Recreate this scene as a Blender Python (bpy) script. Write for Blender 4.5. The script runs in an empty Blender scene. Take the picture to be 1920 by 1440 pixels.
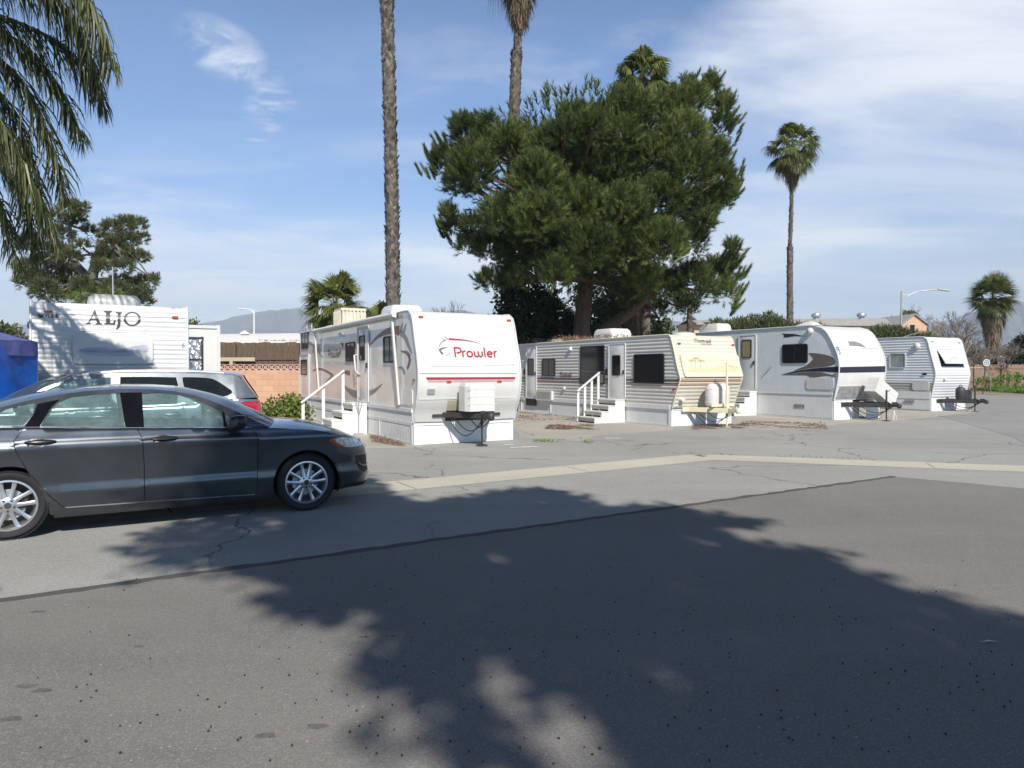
import bpy, bmesh, math, random
import numpy as np
from mathutils import Vector, Matrix, geometry
R = math.radians
PI = math.pi
random.seed(7); rng = np.random.default_rng(7)
S = bpy.context.scene
COL = S.collection

# ------------------------------------------------------------------ camera, sky, sun, exposure
F = 1336.0; CH = 1.62; PITCH = math.atan(23/F)
cam = bpy.data.cameras.new('camera'); camo = bpy.data.objects.new('camera', cam); COL.objects.link(camo)
cam.sensor_width = 36; cam.lens = 36*F/1920; cam.clip_start = .05; cam.clip_end = 60000
camo.location = (0, 0, CH); camo.rotation_euler = (PI/2-PITCH, 0, 0)
S.camera = camo
S.render.resolution_x = 1024; S.render.resolution_y = 768
SUN_EL = R(41); SUN_AZ = R(15.2)           # azimuth to the right of straight behind the camera
sd = Vector((math.sin(SUN_AZ)*math.cos(SUN_EL), -math.cos(SUN_AZ)*math.cos(SUN_EL), math.sin(SUN_EL)))
sl = bpy.data.lights.new('sun', 'SUN'); sl.energy = 4.6; sl.angle = R(.55); sl.color = (1, .95, .88)
so = bpy.data.objects.new('sun', sl); COL.objects.link(so); so.rotation_euler = sd.to_track_quat('Z', 'Y').to_euler(); so.location = (10, -20, 30)
world = bpy.data.worlds.new('World'); S.world = world; world.use_nodes = True
def sky_nodes():
    nt = world.node_tree; n = nt.nodes; l = nt.links; n.clear()
    out = n.new('ShaderNodeOutputWorld'); bg = n.new('ShaderNodeBackground'); bg.inputs[1].default_value = .085
    sky = n.new('ShaderNodeTexSky'); sky.sky_type = 'NISHITA'; sky.sun_disc = False
    sky.sun_elevation = SUN_EL; sky.sun_rotation = PI-SUN_AZ; sky.air_density = 1.0; sky.dust_density = .6; sky.ozone_density = 2.6
    tc = n.new('ShaderNodeTexCoord'); sep = n.new('ShaderNodeSeparateXYZ'); l.new(tc.outputs['Generated'], sep.inputs[0])
    def M(op, a, b=None, c=None, clamp=False):
        m = n.new('ShaderNodeMath'); m.operation = op; m.use_clamp = clamp
        for i, v in enumerate((a, b, c)):
            if v is None: continue
            if isinstance(v, (int, float)): m.inputs[i].default_value = v
            else: l.new(v, m.inputs[i])
        return m.outputs[0]
    def SM(v, a, b, c=0., d=1.):
        m = n.new('ShaderNodeMapRange'); m.interpolation_type = 'SMOOTHSTEP'
        for k, q in ((1, a), (2, b), (3, c), (4, d)):
            if isinstance(q, (int, float)): m.inputs[k].default_value = q
            else: l.new(q, m.inputs[k])
        l.new(v, m.inputs[0]); return m.outputs[0]
    # heading (u) and height (v) of the view direction over the lot
    yc = M('MAXIMUM', sep.outputs[1], .08); u = M('DIVIDE', sep.outputs[0], yc); v = M('DIVIDE', sep.outputs[2], yc)
    zz = M('ADD', M('MAXIMUM', sep.outputs[2], .03), .10); cx = M('DIVIDE', sep.outputs[0], zz); cy = M('DIVIDE', sep.outputs[1], zz)
    cb = n.new('ShaderNodeCombineXYZ'); l.new(cx, cb.inputs[0]); l.new(cy, cb.inputs[1])
    def NZ(sc, rot, scl, det=8, ro=.6, dist=.5, loc=(0, 0, 0)):
        mp = n.new('ShaderNodeMapping'); mp.inputs['Rotation'].default_value = (0, 0, R(rot)); mp.inputs['Scale'].default_value = scl; mp.inputs['Location'].default_value = loc; l.new(cb.outputs[0], mp.inputs[0])
        z = n.new('ShaderNodeTexNoise'); z.inputs['Scale'].default_value = sc; z.inputs['Detail'].default_value = det; z.inputs['Roughness'].default_value = ro; z.inputs['Distortion'].default_value = dist; l.new(mp.outputs[0], z.inputs['Vector']); return z.outputs[0]
    n1 = NZ(1.1, -35, (.6, 1.3, 1)); n2 = NZ(.5, 20, (1, 1, 1), 4, .5, .3, (4, 2, 0)); n3 = NZ(3.2, 15, (1, 1.4, 1), 9, .62, .8, (1, 7, 0))
    nv = M('MULTIPLY', M('SUBTRACT', n1, .5), .34); vb = M('ADD', SM(u, -.02, .42, .26, .62), nv)
    veil = M('MULTIPLY', SM(M('SUBTRACT', vb, v), -.02, .13), M('ADD', SM(n2, .38, .62, .0, .45), SM(n1, .40, .62, .12, .55)))
    streak = M('MULTIPLY', SM(n1, .50, .72), SM(u, -.35, .3, .12, .75))
    def puff(a, b, ra, rb, rot=0.):
        du = M('SUBTRACT', u, a); dv = M('SUBTRACT', v, b); c_, s_ = math.cos(rot), math.sin(rot)
        p = M('DIVIDE', M('ADD', M('MULTIPLY', du, c_), M('MULTIPLY', dv, s_)), ra); q = M('DIVIDE', M('SUBTRACT', M('MULTIPLY', dv, c_), M('MULTIPLY', du, s_)), rb)
        return M('MULTIPLY', SM(M('ADD', M('MULTIPLY', p, p), M('MULTIPLY', q, q)), 1., 0.), SM(n3, .36, .66))
    pf = M('MAXIMUM', puff(-.405, .450, .085, .045, -.5), M('MAXIMUM', puff(-.345, .36, .04, .07, -.3), puff(-.37, .42, .13, .03, -.75)))
    mask = M('MAXIMUM', M('MAXIMUM', veil, streak), M('MULTIPLY', pf, .75)); mask = M('MULTIPLY', M('MULTIPLY', mask, .92), SM(sep.outputs[1], -.1, .35)); mask = M('MULTIPLY', mask, SM(sep.outputs[2], .75, .45))
    hs = n.new('ShaderNodeMixRGB'); hs.inputs[2].default_value = (6.8, 7.35, 8.0, 1)
    tint = n.new('ShaderNodeMixRGB'); tint.blend_type = 'MULTIPLY'; tint.inputs[0].default_value = 1; tint.inputs[2].default_value = (.78, 1.07, 1.38, 1); l.new(sky.outputs[0], tint.inputs[1])
    dk = n.new('ShaderNodeMixRGB'); dk.blend_type = 'MULTIPLY'; dk.inputs[2].default_value = (.27, .245, .22, 1); l.new(SM(sep.outputs[2], .38, .72), dk.inputs[0]); l.new(tint.outputs[0], dk.inputs[1])   # upper sky, out of view, darkened to cut the ambient fill
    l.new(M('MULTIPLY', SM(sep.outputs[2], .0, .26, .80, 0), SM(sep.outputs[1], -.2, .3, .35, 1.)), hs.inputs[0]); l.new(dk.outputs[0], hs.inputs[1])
    mx = n.new('ShaderNodeMixRGB'); mx.inputs[2].default_value = (9.9, 10.1, 10.5, 1)
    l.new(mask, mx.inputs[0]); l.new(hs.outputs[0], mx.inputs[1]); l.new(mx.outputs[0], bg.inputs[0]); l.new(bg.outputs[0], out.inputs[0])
sky_nodes()
S.view_settings.view_transform = 'Standard'; S.view_settings.look = 'None'; S.view_settings.gamma = 1; S.view_settings.exposure = .42
S.cycles.max_bounces = 8; S.cycles.transparent_max_bounces = 12; S.cycles.volume_bounces = 0

# ------------------------------------------------------------------ surveying helpers: photo measurement -> world / plane coordinates
cpi, spi = math.cos(PITCH), math.sin(PITCH)
def ray(px, py):
    a = (px-960)/F; b = (720-py)/F
    return (a, cpi+b*spi, -spi+b*cpi)
def G(px, py, z=0.):
    d = ray(px, py); t = (z-CH)/d[2]; return Vector((d[0]*t, d[1]*t, z))
def at(px, py, Y):
    d = ray(px, py); t = Y/d[1]; return Vector((d[0]*t, Y, CH+d[2]*t))
def on_plane(px, py, P0, D):
    d = ray(px, py); det = -d[0]*D[1]+D[0]*d[1]
    t = (-P0[0]*D[1]+D[0]*P0[1])/det
    return (t*d[0]-P0[0])*D[0]+(t*d[1]-P0[1])*D[1], CH+t*d[2]
c1 = lambda x, y: (x/2.66667, 540+y/2.66667)
c2 = lambda x, y: (540+x/3.7895, 480+y/3.7895)
c3 = lambda x, y: (960+x/4, 560+y/4)
c4 = lambda x, y: (1360+x/3.42857, 520+y/3.42857)
c6 = lambda x, y: (780+x/2.483, 80+y/2.483)
c7 = lambda x, y: (x/4, 540+y/4)
c8 = lambda x, y: (380+x/4.5, 480+y/4.5)
c9 = lambda x, y: (1560+x/4.5, 460+y/4.5)

# ------------------------------------------------------------------ object helpers
def tag(o, label=None, cat=None, group=None, kind=None):
    if label: o['label'] = label
    if cat: o['category'] = cat
    if group: o['group'] = group
    if kind: o['kind'] = kind
    return o
def empty(name, loc=(0, 0, 0), rz=0., label=None, cat=None, group=None):
    o = bpy.data.objects.new(name, None); COL.objects.link(o); o.location = loc; o.rotation_euler = (0, 0, rz)
    o.empty_display_size = .2
    return tag(o, label, cat, group)
def link_mesh(name, me, m=None, parent=None):
    o = bpy.data.objects.new(name, me); COL.objects.link(o)
    if m: me.materials.append(m)
    if parent: o.parent = parent
    return o
class MB:
    def __init__(s): s.v = []; s.f = []; s.nf = {}
    def add(s, vs, fs):
        b = len(s.v); s.v += [tuple(p) for p in vs]; s.f += [tuple(i+b for i in f) for f in fs]; return s
    def box(s, c, d, rot=None):
        x, y, z = d[0]/2, d[1]/2, d[2]/2
        vs = [Vector((a, b, e)) for a in (-x, x) for b in (-y, y) for e in (-z, z)]
        if rot: vs = [rot @ p for p in vs]
        c = Vector(c)
        return s.add([p+c for p in vs], [(0, 1, 3, 2), (4, 6, 7, 5), (0, 4, 5, 1), (2, 3, 7, 6), (0, 2, 6, 4), (1, 5, 7, 3)])
    def bx(s, x0, x1, y0, y1, z0, z1): return s.box(((x0+x1)/2, (y0+y1)/2, (z0+z1)/2), (abs(x1-x0), abs(y1-y0), abs(z1-z0)))
    def bar(s, p, q, w, h, up=(0, 0, 1)):
        p = Vector(p); q = Vector(q); d = (q-p); L = d.length; d.normalize()
        a = d.cross(Vector(up))
        if a.length < 1e-4: a = d.cross(Vector((1, 0, 0)))
        a.normalize(); b = a.cross(d)
        return s.box((p+q)/2, (L, w, h), Matrix((d, a, b)).transposed())
    def tube(s, path, r, n=8, cap=True):
        path = [Vector(p) for p in path]; m = len(path)
        if not hasattr(r, '__len__'): r = [r]*m
        vs = []; fs = []; prev = None
        for i, p in enumerate(path):
            t = (path[min(i+1, m-1)]-path[max(i-1, 0)]).normalized()
            a = prev if prev is not None else (Vector((1, 0, 0)) if abs(t.x) < .8 else Vector((0, 1, 0)))
            a = (a-t*a.dot(t)).normalized(); prev = a; b = t.cross(a)
            for k in range(n):
                w = 2*PI*k/n; vs.append(p+(a*math.cos(w)+b*math.sin(w))*r[i])
        for i in range(m-1):
            for k in range(n):
                k2 = (k+1) % n; fs.append((i*n+k, i*n+k2, (i+1)*n+k2, (i+1)*n+k))
        if cap: fs.append(tuple(range(n))[::-1]); fs.append(tuple((m-1)*n+k for k in range(n)))
        return s.add(vs, fs)
    def lathe(s, prof, n=32, M=None, closed=False):      # prof: (r, h) about local z
        vs = []; fs = []; m = len(prof)
        for r, h in prof:
            for k in range(n):
                w = 2*PI*k/n; p = Vector((r*math.cos(w), r*math.sin(w), h)); vs.append(M @ p if M else p)
        rr = m if closed else m-1
        for i in range(rr):
            j = (i+1) % m
            for k in range(n):
                k2 = (k+1) % n; fs.append((i*n+k, i*n+k2, j*n+k2, j*n+k))
        return s.add(vs, fs)
    def grid(s, rows):
        n = len(rows[0]); vs = [p for r in rows for p in r]; fs = []
        for i in range(len(rows)-1):
            for j in range(n-1): fs.append((i*n+j, i*n+j+1, (i+1)*n+j+1, (i+1)*n+j))
        return s.add(vs, fs)
    def build(s, name, m=None, parent=None, smooth=None, bevel=0., label=None, merge=1e-4):
        me = bpy.data.meshes.new(name); me.from_pydata(s.v, [], s.f)
        if s.nf:
            me.shade_smooth(); me.set_sharp_from_angle(angle=R(smooth or 30)); ln = []
            for i, p in enumerate(me.polygons):
                ln += [tuple(q) for q in s.nf[i]] if i in s.nf else [(0, 0, 0)]*p.loop_total
            me.normals_split_custom_set(ln); o = link_mesh(name, me, m, parent)
            if label: o['label'] = label
            return o
        bm = bmesh.new(); bm.from_mesh(me)
        if merge: bmesh.ops.remove_doubles(bm, verts=bm.verts, dist=merge)
        if bevel:
            es = [e for e in bm.edges if len(e.link_faces) == 2 and e.calc_face_angle(0) > R(35)]
            bmesh.ops.bevel(bm, geom=es, offset=bevel, segments=2, profile=.5, affect='EDGES', clamp_overlap=True)
        bmesh.ops.recalc_face_normals(bm, faces=bm.faces); bm.to_mesh(me); bm.free()
        if smooth is not None:
            me.shade_smooth(); me.set_sharp_from_angle(angle=R(smooth))
        o = link_mesh(name, me, m, parent)
        if label: o['label'] = label
        return o
def inside(P, poly):
    P = np.asarray(P, float); x, y = P[:, 0], P[:, 1]; c = np.zeros(len(P), bool); n = len(poly)
    for i in range(n):
        x1, y1 = poly[i]; x2, y2 = poly[(i+1) % n]
        if y1 == y2: continue
        c ^= ((y1 > y) != (y2 > y)) & (x < (x2-x1)*(y-y1)/(y2-y1)+x1)
    return c
def resamp(poly, step, closed=True):
    out = []; n = len(poly)
    for i in range(n if closed else n-1):
        a = poly[i]; b = poly[(i+1) % n]; d = math.hypot(b[0]-a[0], b[1]-a[1]); k = max(1, int(math.ceil(d/step)))
        for j in range(k): out.append((a[0]+(b[0]-a[0])*j/k, a[1]+(b[1]-a[1])*j/k))
    if not closed: out.append(tuple(poly[-1]))
    return out
def panel(mb, outline, fmap, step=.1, thick=.0, holes=(), off=0., grid=True, nrm=False):
    """a 2-D outline (with holes) triangulated and laid on the surface fmap(a, b, offset)"""
    loops = [resamp(outline, step)]+[resamp(h, step) for h in holes]
    pts = []; ed = []
    for lp in loops:
        b = len(pts); pts += lp; ed += [(b+i, b+(i+1) % len(lp)) for i in range(len(lp))]
    nb = len(pts)
    if grid:
        A = np.array(pts); x0, y0 = A.min(0); x1, y1 = A.max(0)
        gx, gy = np.meshgrid(np.arange(x0+step*.5, x1, step), np.arange(y0+step*.5, y1, step)); g = np.stack([gx.ravel(), gy.ravel()], 1)
        if len(g):
            ok = inside(g, loops[0])
            for h in loops[1:]: ok &= ~inside(g, h)
            g = g[ok]
            if len(g):
                dd = np.min(((g[:, None]-A[None])**2).sum(2), 1); g = g[dd > (step*.45)**2]; pts += [tuple(q) for q in g]
    r = geometry.delaunay_2d_cdt([Vector(p) for p in pts], ed, [], 0, 1e-6)
    V = np.array([tuple(v) for v in r[0]]); T = [tuple(t) for t in r[2]]
    C = np.array([V[list(t)].mean(0) for t in T]); ok = inside(C, loops[0])
    for h in loops[1:]: ok &= ~inside(C, h)
    T = [t for t, o in zip(T, ok) if o]
    vs = [fmap(a, b, off) for a, b in V]; n = len(vs)
    if thick:
        vs += [fmap(a, b, off-thick) for a, b in V]; cnt = {}
        for t in T:
            for i in range(3):
                e = (t[i], t[(i+1) % 3]); k = (min(e), max(e)); cnt[k] = cnt.get(k, 0)+1 if k in cnt else 1; 
        fs = T+[tuple(i+n for i in t[::-1]) for t in T]
        for t in T:
            for i in range(3):
                a, b = t[i], t[(i+1) % 3]
                if cnt[(min(a, b), max(a, b))] == 1: fs.append((b, a, a+n, b+n))
    else: fs = T
    if nrm:
        e = .012; N = []
        for a, b in V:
            da = Vector(fmap(a+e, b, off))-Vector(fmap(a-e, b, off)); db = Vector(fmap(a, b+e, off))-Vector(fmap(a, b-e, off)); n_ = da.cross(db).normalized(); o_ = Vector(fmap(a, b, off+.02))-Vector(fmap(a, b, off)); N.append(-n_ if n_.dot(o_) < 0 else n_)
        f0 = len(mb.f); fs = [tuple(q) for q in fs]
        for i in range(len(T)):
            t = fs[i]; g = (Vector(vs[t[1]])-Vector(vs[t[0]])).cross(Vector(vs[t[2]])-Vector(vs[t[0]]))
            if g.dot(N[t[0]]) < 0: fs[i] = t = t[::-1]
            mb.nf[f0+i] = [N[k] for k in t]
    return mb.add(vs, fs)
def pchip(xs, ys):
    xs = np.array(xs, float); ys = np.array(ys, float); h = np.diff(xs); d = np.diff(ys)/h; m = np.zeros(len(xs))
    for i in range(1, len(xs)-1):
        if d[i-1]*d[i] > 0:
            w1 = 2*h[i]+h[i-1]; w2 = h[i]+2*h[i-1]; m[i] = (w1+w2)/(w1/d[i-1]+w2/d[i])
    m[0] = d[0]; m[-1] = d[-1]
    def f(x):
        x = min(max(x, xs[0]), xs[-1]); i = min(max(int(np.searchsorted(xs, x))-1, 0), len(h)-1); t = (x-xs[i])/h[i]
        return float((2*t**3-3*t*t+1)*ys[i]+(t**3-2*t*t+t)*h[i]*m[i]+(-2*t**3+3*t*t)*ys[i+1]+(t**3-t*t)*h[i]*m[i+1])
    return f
def rr(x0, y0, x1, y1, r, n=4):
    if x0 > x1: x0, x1 = x1, x0
    if y0 > y1: y0, y1 = y1, y0
    r = min(r, (x1-x0)/2.05, (y1-y0)/2.05); o = []
    for cx, cy, a in ((x1-r, y0+r, -90), (x1-r, y1-r, 0), (x0+r, y1-r, 90), (x0+r, y0+r, 180)):
        for k in range(n+1): w = R(a+90*k/n); o.append((cx+r*math.cos(w), cy+r*math.sin(w)))
    return o
def smooth_poly(p, k=4):         # closed catmull-rom
    n = len(p); o = []
    for i in range(n):
        a, b, c, d = [np.array(p[(i+j-1) % n], float) for j in range(4)]
        for t in np.linspace(0, 1, k, endpoint=False): o.append(tuple(.5*((2*b)+(-a+c)*t+(2*a-5*b+4*c-d)*t*t+(-a+3*b-3*c+d)*t**3)))
    return o
def smooth_line(p, k=6):
    p = [np.array(q, float) for q in p]; q = [2*p[0]-p[1]]+p+[2*p[-1]-p[-2]]; o = []
    for i in range(1, len(q)-2):
        a, b, c, d = q[i-1:i+3]
        for t in np.linspace(0, 1, k, endpoint=False): o.append(.5*((2*b)+(-a+c)*t+(2*a-5*b+4*c-d)*t*t+(-a+3*b-3*c+d)*t**3))
    o.append(p[-1]); return o
def ribbon(path, w0, w1=None, wm=None):      # 2-D line to a tapered outline
    P = smooth_line(path, 5); n = len(P); L = []; Rr = []
    w1 = w0 if w1 is None else w1
    for i, p in enumerate(P):
        t = P[min(i+1, n-1)]-P[max(i-1, 0)]; t = t/(np.hypot(*t)+1e-9); nn = np.array((-t[1], t[0])); u = i/(n-1)
        w = (w0*(1-u)+w1*u) if wm is None else (w0*(1-2*u)+wm*2*u if u < .5 else wm*(2-2*u)+w1*(2*u-1))
        L.append(tuple(p+nn*w/2)); Rr.append(tuple(p-nn*w/2))
    return L+Rr[::-1]
# clouds of small faces (leaves, needles, chips) kept in numpy
class Cloud:
    def __init__(s): s.V = []; s.N = []; s.r = []
    def tris(s, a, b, c, rnd): s.V.append(np.stack([a, b, c], 1)); s.N.append(3); s.r.append(np.broadcast_to(rnd, (len(a),)).astype(float))
    def quads(s, a, b, c, d, rnd): s.V.append(np.stack([a, b, c, d], 1)); s.N.append(4); s.r.append(np.broadcast_to(rnd, (len(a),)).astype(float))
    def build(s, name, m, parent=None, label=None):
        me = bpy.data.meshes.new(name); co = np.concatenate([v.reshape(-1, 3) for v in s.V]); nv = len(co)
        tot = np.concatenate([np.full(len(v), n) for v, n in zip(s.V, s.N)]); st = np.concatenate([[0], np.cumsum(tot)[:-1]])
        me.vertices.add(nv); me.vertices.foreach_set('co', co.astype(np.float32).ravel()); me.loops.add(nv); me.loops.foreach_set('vertex_index', np.arange(nv, dtype=np.int32))
        me.polygons.add(len(tot)); me.polygons.foreach_set('loop_start', st.astype(np.int32)); me.polygons.foreach_set('loop_total', tot.astype(np.int32))
        me.update(calc_edges=True)
        at_ = me.attributes.new('rnd', 'FLOAT', 'POINT'); at_.data.foreach_set('value', np.concatenate([np.repeat(r, n) for r, n in zip(s.r, s.N)]).astype(np.float32))
        o = link_mesh(name, me, m, parent)
        if label: o['label'] = label
        return o
def unit(a): return a/(np.linalg.norm(a, axis=-1, keepdims=True)+1e-9)
def rdir(n): return unit(rng.normal(size=(n, 3)))
def blades(cl, P, A, ax, n, ln, w, spread=.7, t0=.1, tone=0.):
    """needle brushes: shoots at P along A of length ax, n needles each"""
    N = len(P); k = np.repeat(np.arange(N), n); t = rng.uniform(t0, 1, N*n); a = A[k]
    base = P[k]+a*(ax[k]*t)[:, None]; rd = rdir(N*n); rd = unit(rd-a*(rd*a).sum(1, keepdims=True))
    an = spread*rng.uniform(.6, 1.3, N*n)*(1.15-.6*t); d = unit(a*np.cos(an)[:, None]+rd*np.sin(an)[:, None]); s = unit(np.cross(d, rdir(N*n)))
    L = ln*rng.uniform(.7, 1.2, N*n)[:, None]; r = np.repeat(rng.uniform(0, 1, N)+tone, n)
    cl.tris(base-s*w/2, base+s*w/2, base+d*L, r)
def leaves(cl, P, size, up=0., rnd=None, asp=.5, flat=1.):
    n = len(P); d = rdir(n); d[:, 2] += up; d[:, 2] *= flat; d = unit(d); e_ = rdir(n); e_[:, 2] /= flat; s = unit(np.cross(d, e_)); L = size*rng.uniform(.6, 1.3, n)[:, None]
    m = P+d*L*.5; cl.quads(P, m+s*L*asp*.5, P+d*L, m-s*L*asp*.5, rng.uniform(0, 1, n) if rnd is None else rnd)
def ball_pts(c, r, n, shell=.55, up=0.):
    d = rdir(n)
    if up: d[:, 2] += up; d = unit(d)
    q = rng.uniform(shell, 1, n)[:, None]; return np.array(c)+d*q*np.array(r), d

# ------------------------------------------------------------------ materials
def nt_of(name):
    m = bpy.data.materials.new(name); m.use_nodes = True; nt = m.node_tree; b = nt.nodes['Principled BSDF']; return m, nt, b
def nd(nt, t, **k):
    n = nt.nodes.new(t)
    for a, v in k.items():
        if a in n.inputs: n.inputs[a].default_value = v
        else: setattr(n, a, v)
    return n
def noise(nt, vec, scale, detail=4, rough=.55, dist=0., st=None):
    n = nt.nodes.new('ShaderNodeTexNoise'); n.inputs['Scale'].default_value = scale; n.inputs['Detail'].default_value = detail; n.inputs['Roughness'].default_value = rough; n.inputs['Distortion'].default_value = dist
    if st:
        mp = nt.nodes.new('ShaderNodeMapping'); mp.inputs['Scale'].default_value = st; nt.links.new(vec, mp.inputs[0]); vec = mp.outputs[0]
    nt.links.new(vec, n.inputs['Vector']); return n.outputs[0]
def ramp(nt, fac, stops, interp='LINEAR'):
    r = nt.nodes.new('ShaderNodeValToRGB'); e = r.color_ramp; e.interpolation = interp
    while len(e.elements) < len(stops): e.elements.new(.5)
    for el, (p, c) in zip(e.elements, stops): el.position = p; el.color = (*c, 1) if len(c) == 3 else c
    nt.links.new(fac, r.inputs[0]); return r.outputs[0]
def mixc(nt, f, a, b, mode='MIX'):
    m = nt.nodes.new('ShaderNodeMixRGB'); m.blend_type = mode
    for i, v in enumerate((f, a, b)):
        if hasattr(v, 'links') or isinstance(v, bpy.types.NodeSocket): nt.links.new(v, m.inputs[i])
        else: m.inputs[i].default_value = v if i == 0 else (*v, 1)
    return m.outputs[0]
def rng_map(nt, v, a, b, c=0., d=1.):
    m = nt.nodes.new('ShaderNodeMapRange'); m.inputs[1].default_value = a; m.inputs[2].default_value = b; m.inputs[3].default_value = c; m.inputs[4].default_value = d; nt.links.new(v, m.inputs[0]); return m.outputs[0]
def bump(nt, b, h, s, d=.01):
    n = nt.nodes.new('ShaderNodeBump'); n.inputs['Strength'].default_value = s; n.inputs['Distance'].default_value = d; nt.links.new(h, n.inputs['Height']); nt.links.new(n.outputs[0], b.inputs['Normal']); return n
def objv(nt): return nt.nodes.new('ShaderNodeTexCoord').outputs['Object']
def mat(name, c, rough=.5, metal=0., var=.12, sc=3., bs=0., bsc=60., coat=0., dirt=0., dirtc=(.2, .17, .12), stretch=None, spec=.5, bd=.01):
    m, nt, b = nt_of(name); v = objv(nt); f = noise(nt, v, sc, 5, .6, 0, stretch)
    c = np.array(c); o = ramp(nt, f, [(.3, tuple(c*(1-var))), (.7, tuple(np.minimum(c*(1+var), 1)))])
    if dirt:
        g = noise(nt, v, 1.3, 8, .7, .4, (1.5, 1.5, .45)); o = mixc(nt, rng_map(nt, g, .48, .78, 0, dirt), o, dirtc)
    nt.links.new(o, b.inputs['Base Color']); b.inputs['Roughness'].default_value = rough; b.inputs['Metallic'].default_value = metal
    b.inputs['Coat Weight'].default_value = coat; b.inputs['Coat Roughness'].default_value = .05; b.inputs['Specular IOR Level'].default_value = spec
    if bs: bump(nt, b, noise(nt, v, bsc, 5), bs, bd)
    return m
def foliage(name, lo, mid, hi, sc=.5, trans=.28, rough=.55):
    m, nt, b = nt_of(name); v = objv(nt); a = nt.nodes.new('ShaderNodeAttribute'); a.attribute_name = 'rnd'
    n = noise(nt, v, sc, 4); s = nt.nodes.new('ShaderNodeMath'); s.operation = 'MULTIPLY_ADD'; nt.links.new(a.outputs['Fac'], s.inputs[0]); s.inputs[1].default_value = .45
    t = nt.nodes.new('ShaderNodeMath'); t.operation = 'MULTIPLY'; nt.links.new(n, t.inputs[0]); t.inputs[1].default_value = .6; nt.links.new(t.outputs[0], s.inputs[2])
    o = ramp(nt, s.outputs[0], [(.2, lo), (.52, mid), (.85, hi)]); nt.links.new(o, b.inputs['Base Color']); b.inputs['Roughness'].default_value = rough; b.inputs['Specular IOR Level'].default_value = .35
    tr = nt.nodes.new('ShaderNodeBsdfTranslucent'); nt.links.new(mixc(nt, 1., o, (1.2, 1.3, .6), 'MULTIPLY'), tr.inputs[0]); mx = nt.nodes.new('ShaderNodeMixShader'); mx.inputs[0].default_value = trans
    nt.links.new(b.outputs[0], mx.inputs[1]); nt.links.new(tr.outputs[0], mx.inputs[2]); nt.links.new(mx.outputs[0], nt.nodes['Material Output'].inputs[0]); return m
def glass_clear(name, tint, refl=.5, dust_glare=.065):
    m, nt, b = nt_of(name); nt.nodes.remove(b); tr = nt.nodes.new('ShaderNodeBsdfTransparent'); tr.inputs[0].default_value = (*tint, 1)
    gl = nt.nodes.new('ShaderNodeBsdfGlossy'); gl.inputs['Roughness'].default_value = .02; fr = nt.nodes.new('ShaderNodeLayerWeight'); fr.inputs['Blend'].default_value = .28
    k = rng_map(nt, fr.outputs['Fresnel'], 0, 1, .05*refl*2, 1.); mx = nt.nodes.new('ShaderNodeMixShader'); nt.links.new(k, mx.inputs[0]); nt.links.new(tr.outputs[0], mx.inputs[1]); nt.links.new(gl.outputs[0], mx.inputs[2])
    df = nt.nodes.new('ShaderNodeBsdfDiffuse'); df.inputs[0].default_value = (.74, .98, .95, 1); m2 = nt.nodes.new('ShaderNodeMixShader'); nt.links.new(rng_map(nt, noise(nt, objv(nt), 3, 6, .7), .35, .75, dust_glare*.5, dust_glare*1.6), m2.inputs[0]); nt.links.new(mx.outputs[0], m2.inputs[1]); nt.links.new(df.outputs[0], m2.inputs[2])  # pale cyan film: dust, plus bright reflections put into the colour
    nt.links.new(m2.outputs[0], nt.nodes['Material Output'].inputs[0]); return m
def carpaint(name, c, flake=.5, rough=.32):
    m, nt, b = nt_of(name); v = objv(nt); b.inputs['Base Color'].default_value = (*c, 1); b.inputs['Metallic'].default_value = flake; b.inputs['Roughness'].default_value = rough
    b.inputs['Coat Weight'].default_value = 1.; b.inputs['Coat Roughness'].default_value = .03
    fl = noise(nt, v, 900, 2); f2 = noise(nt, v, 2.2, 6, .6); o = ramp(nt, fl, [(.35, tuple(np.array(c)*.8)), (.65, tuple(np.array(c)*1.25))])
    dust_glare = rng_map(nt, f2, .4, .8, 0, .05); o = mixc(nt, dust_glare, o, (.30, .28, .25)); nt.links.new(o, b.inputs['Base Color'])
    nt.links.new(rng_map(nt, f2, .3, .8, rough-.04, rough+.14), b.inputs['Roughness']); bump(nt, b, noise(nt, v, 5, 2), .03, .01)
    return m
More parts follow.
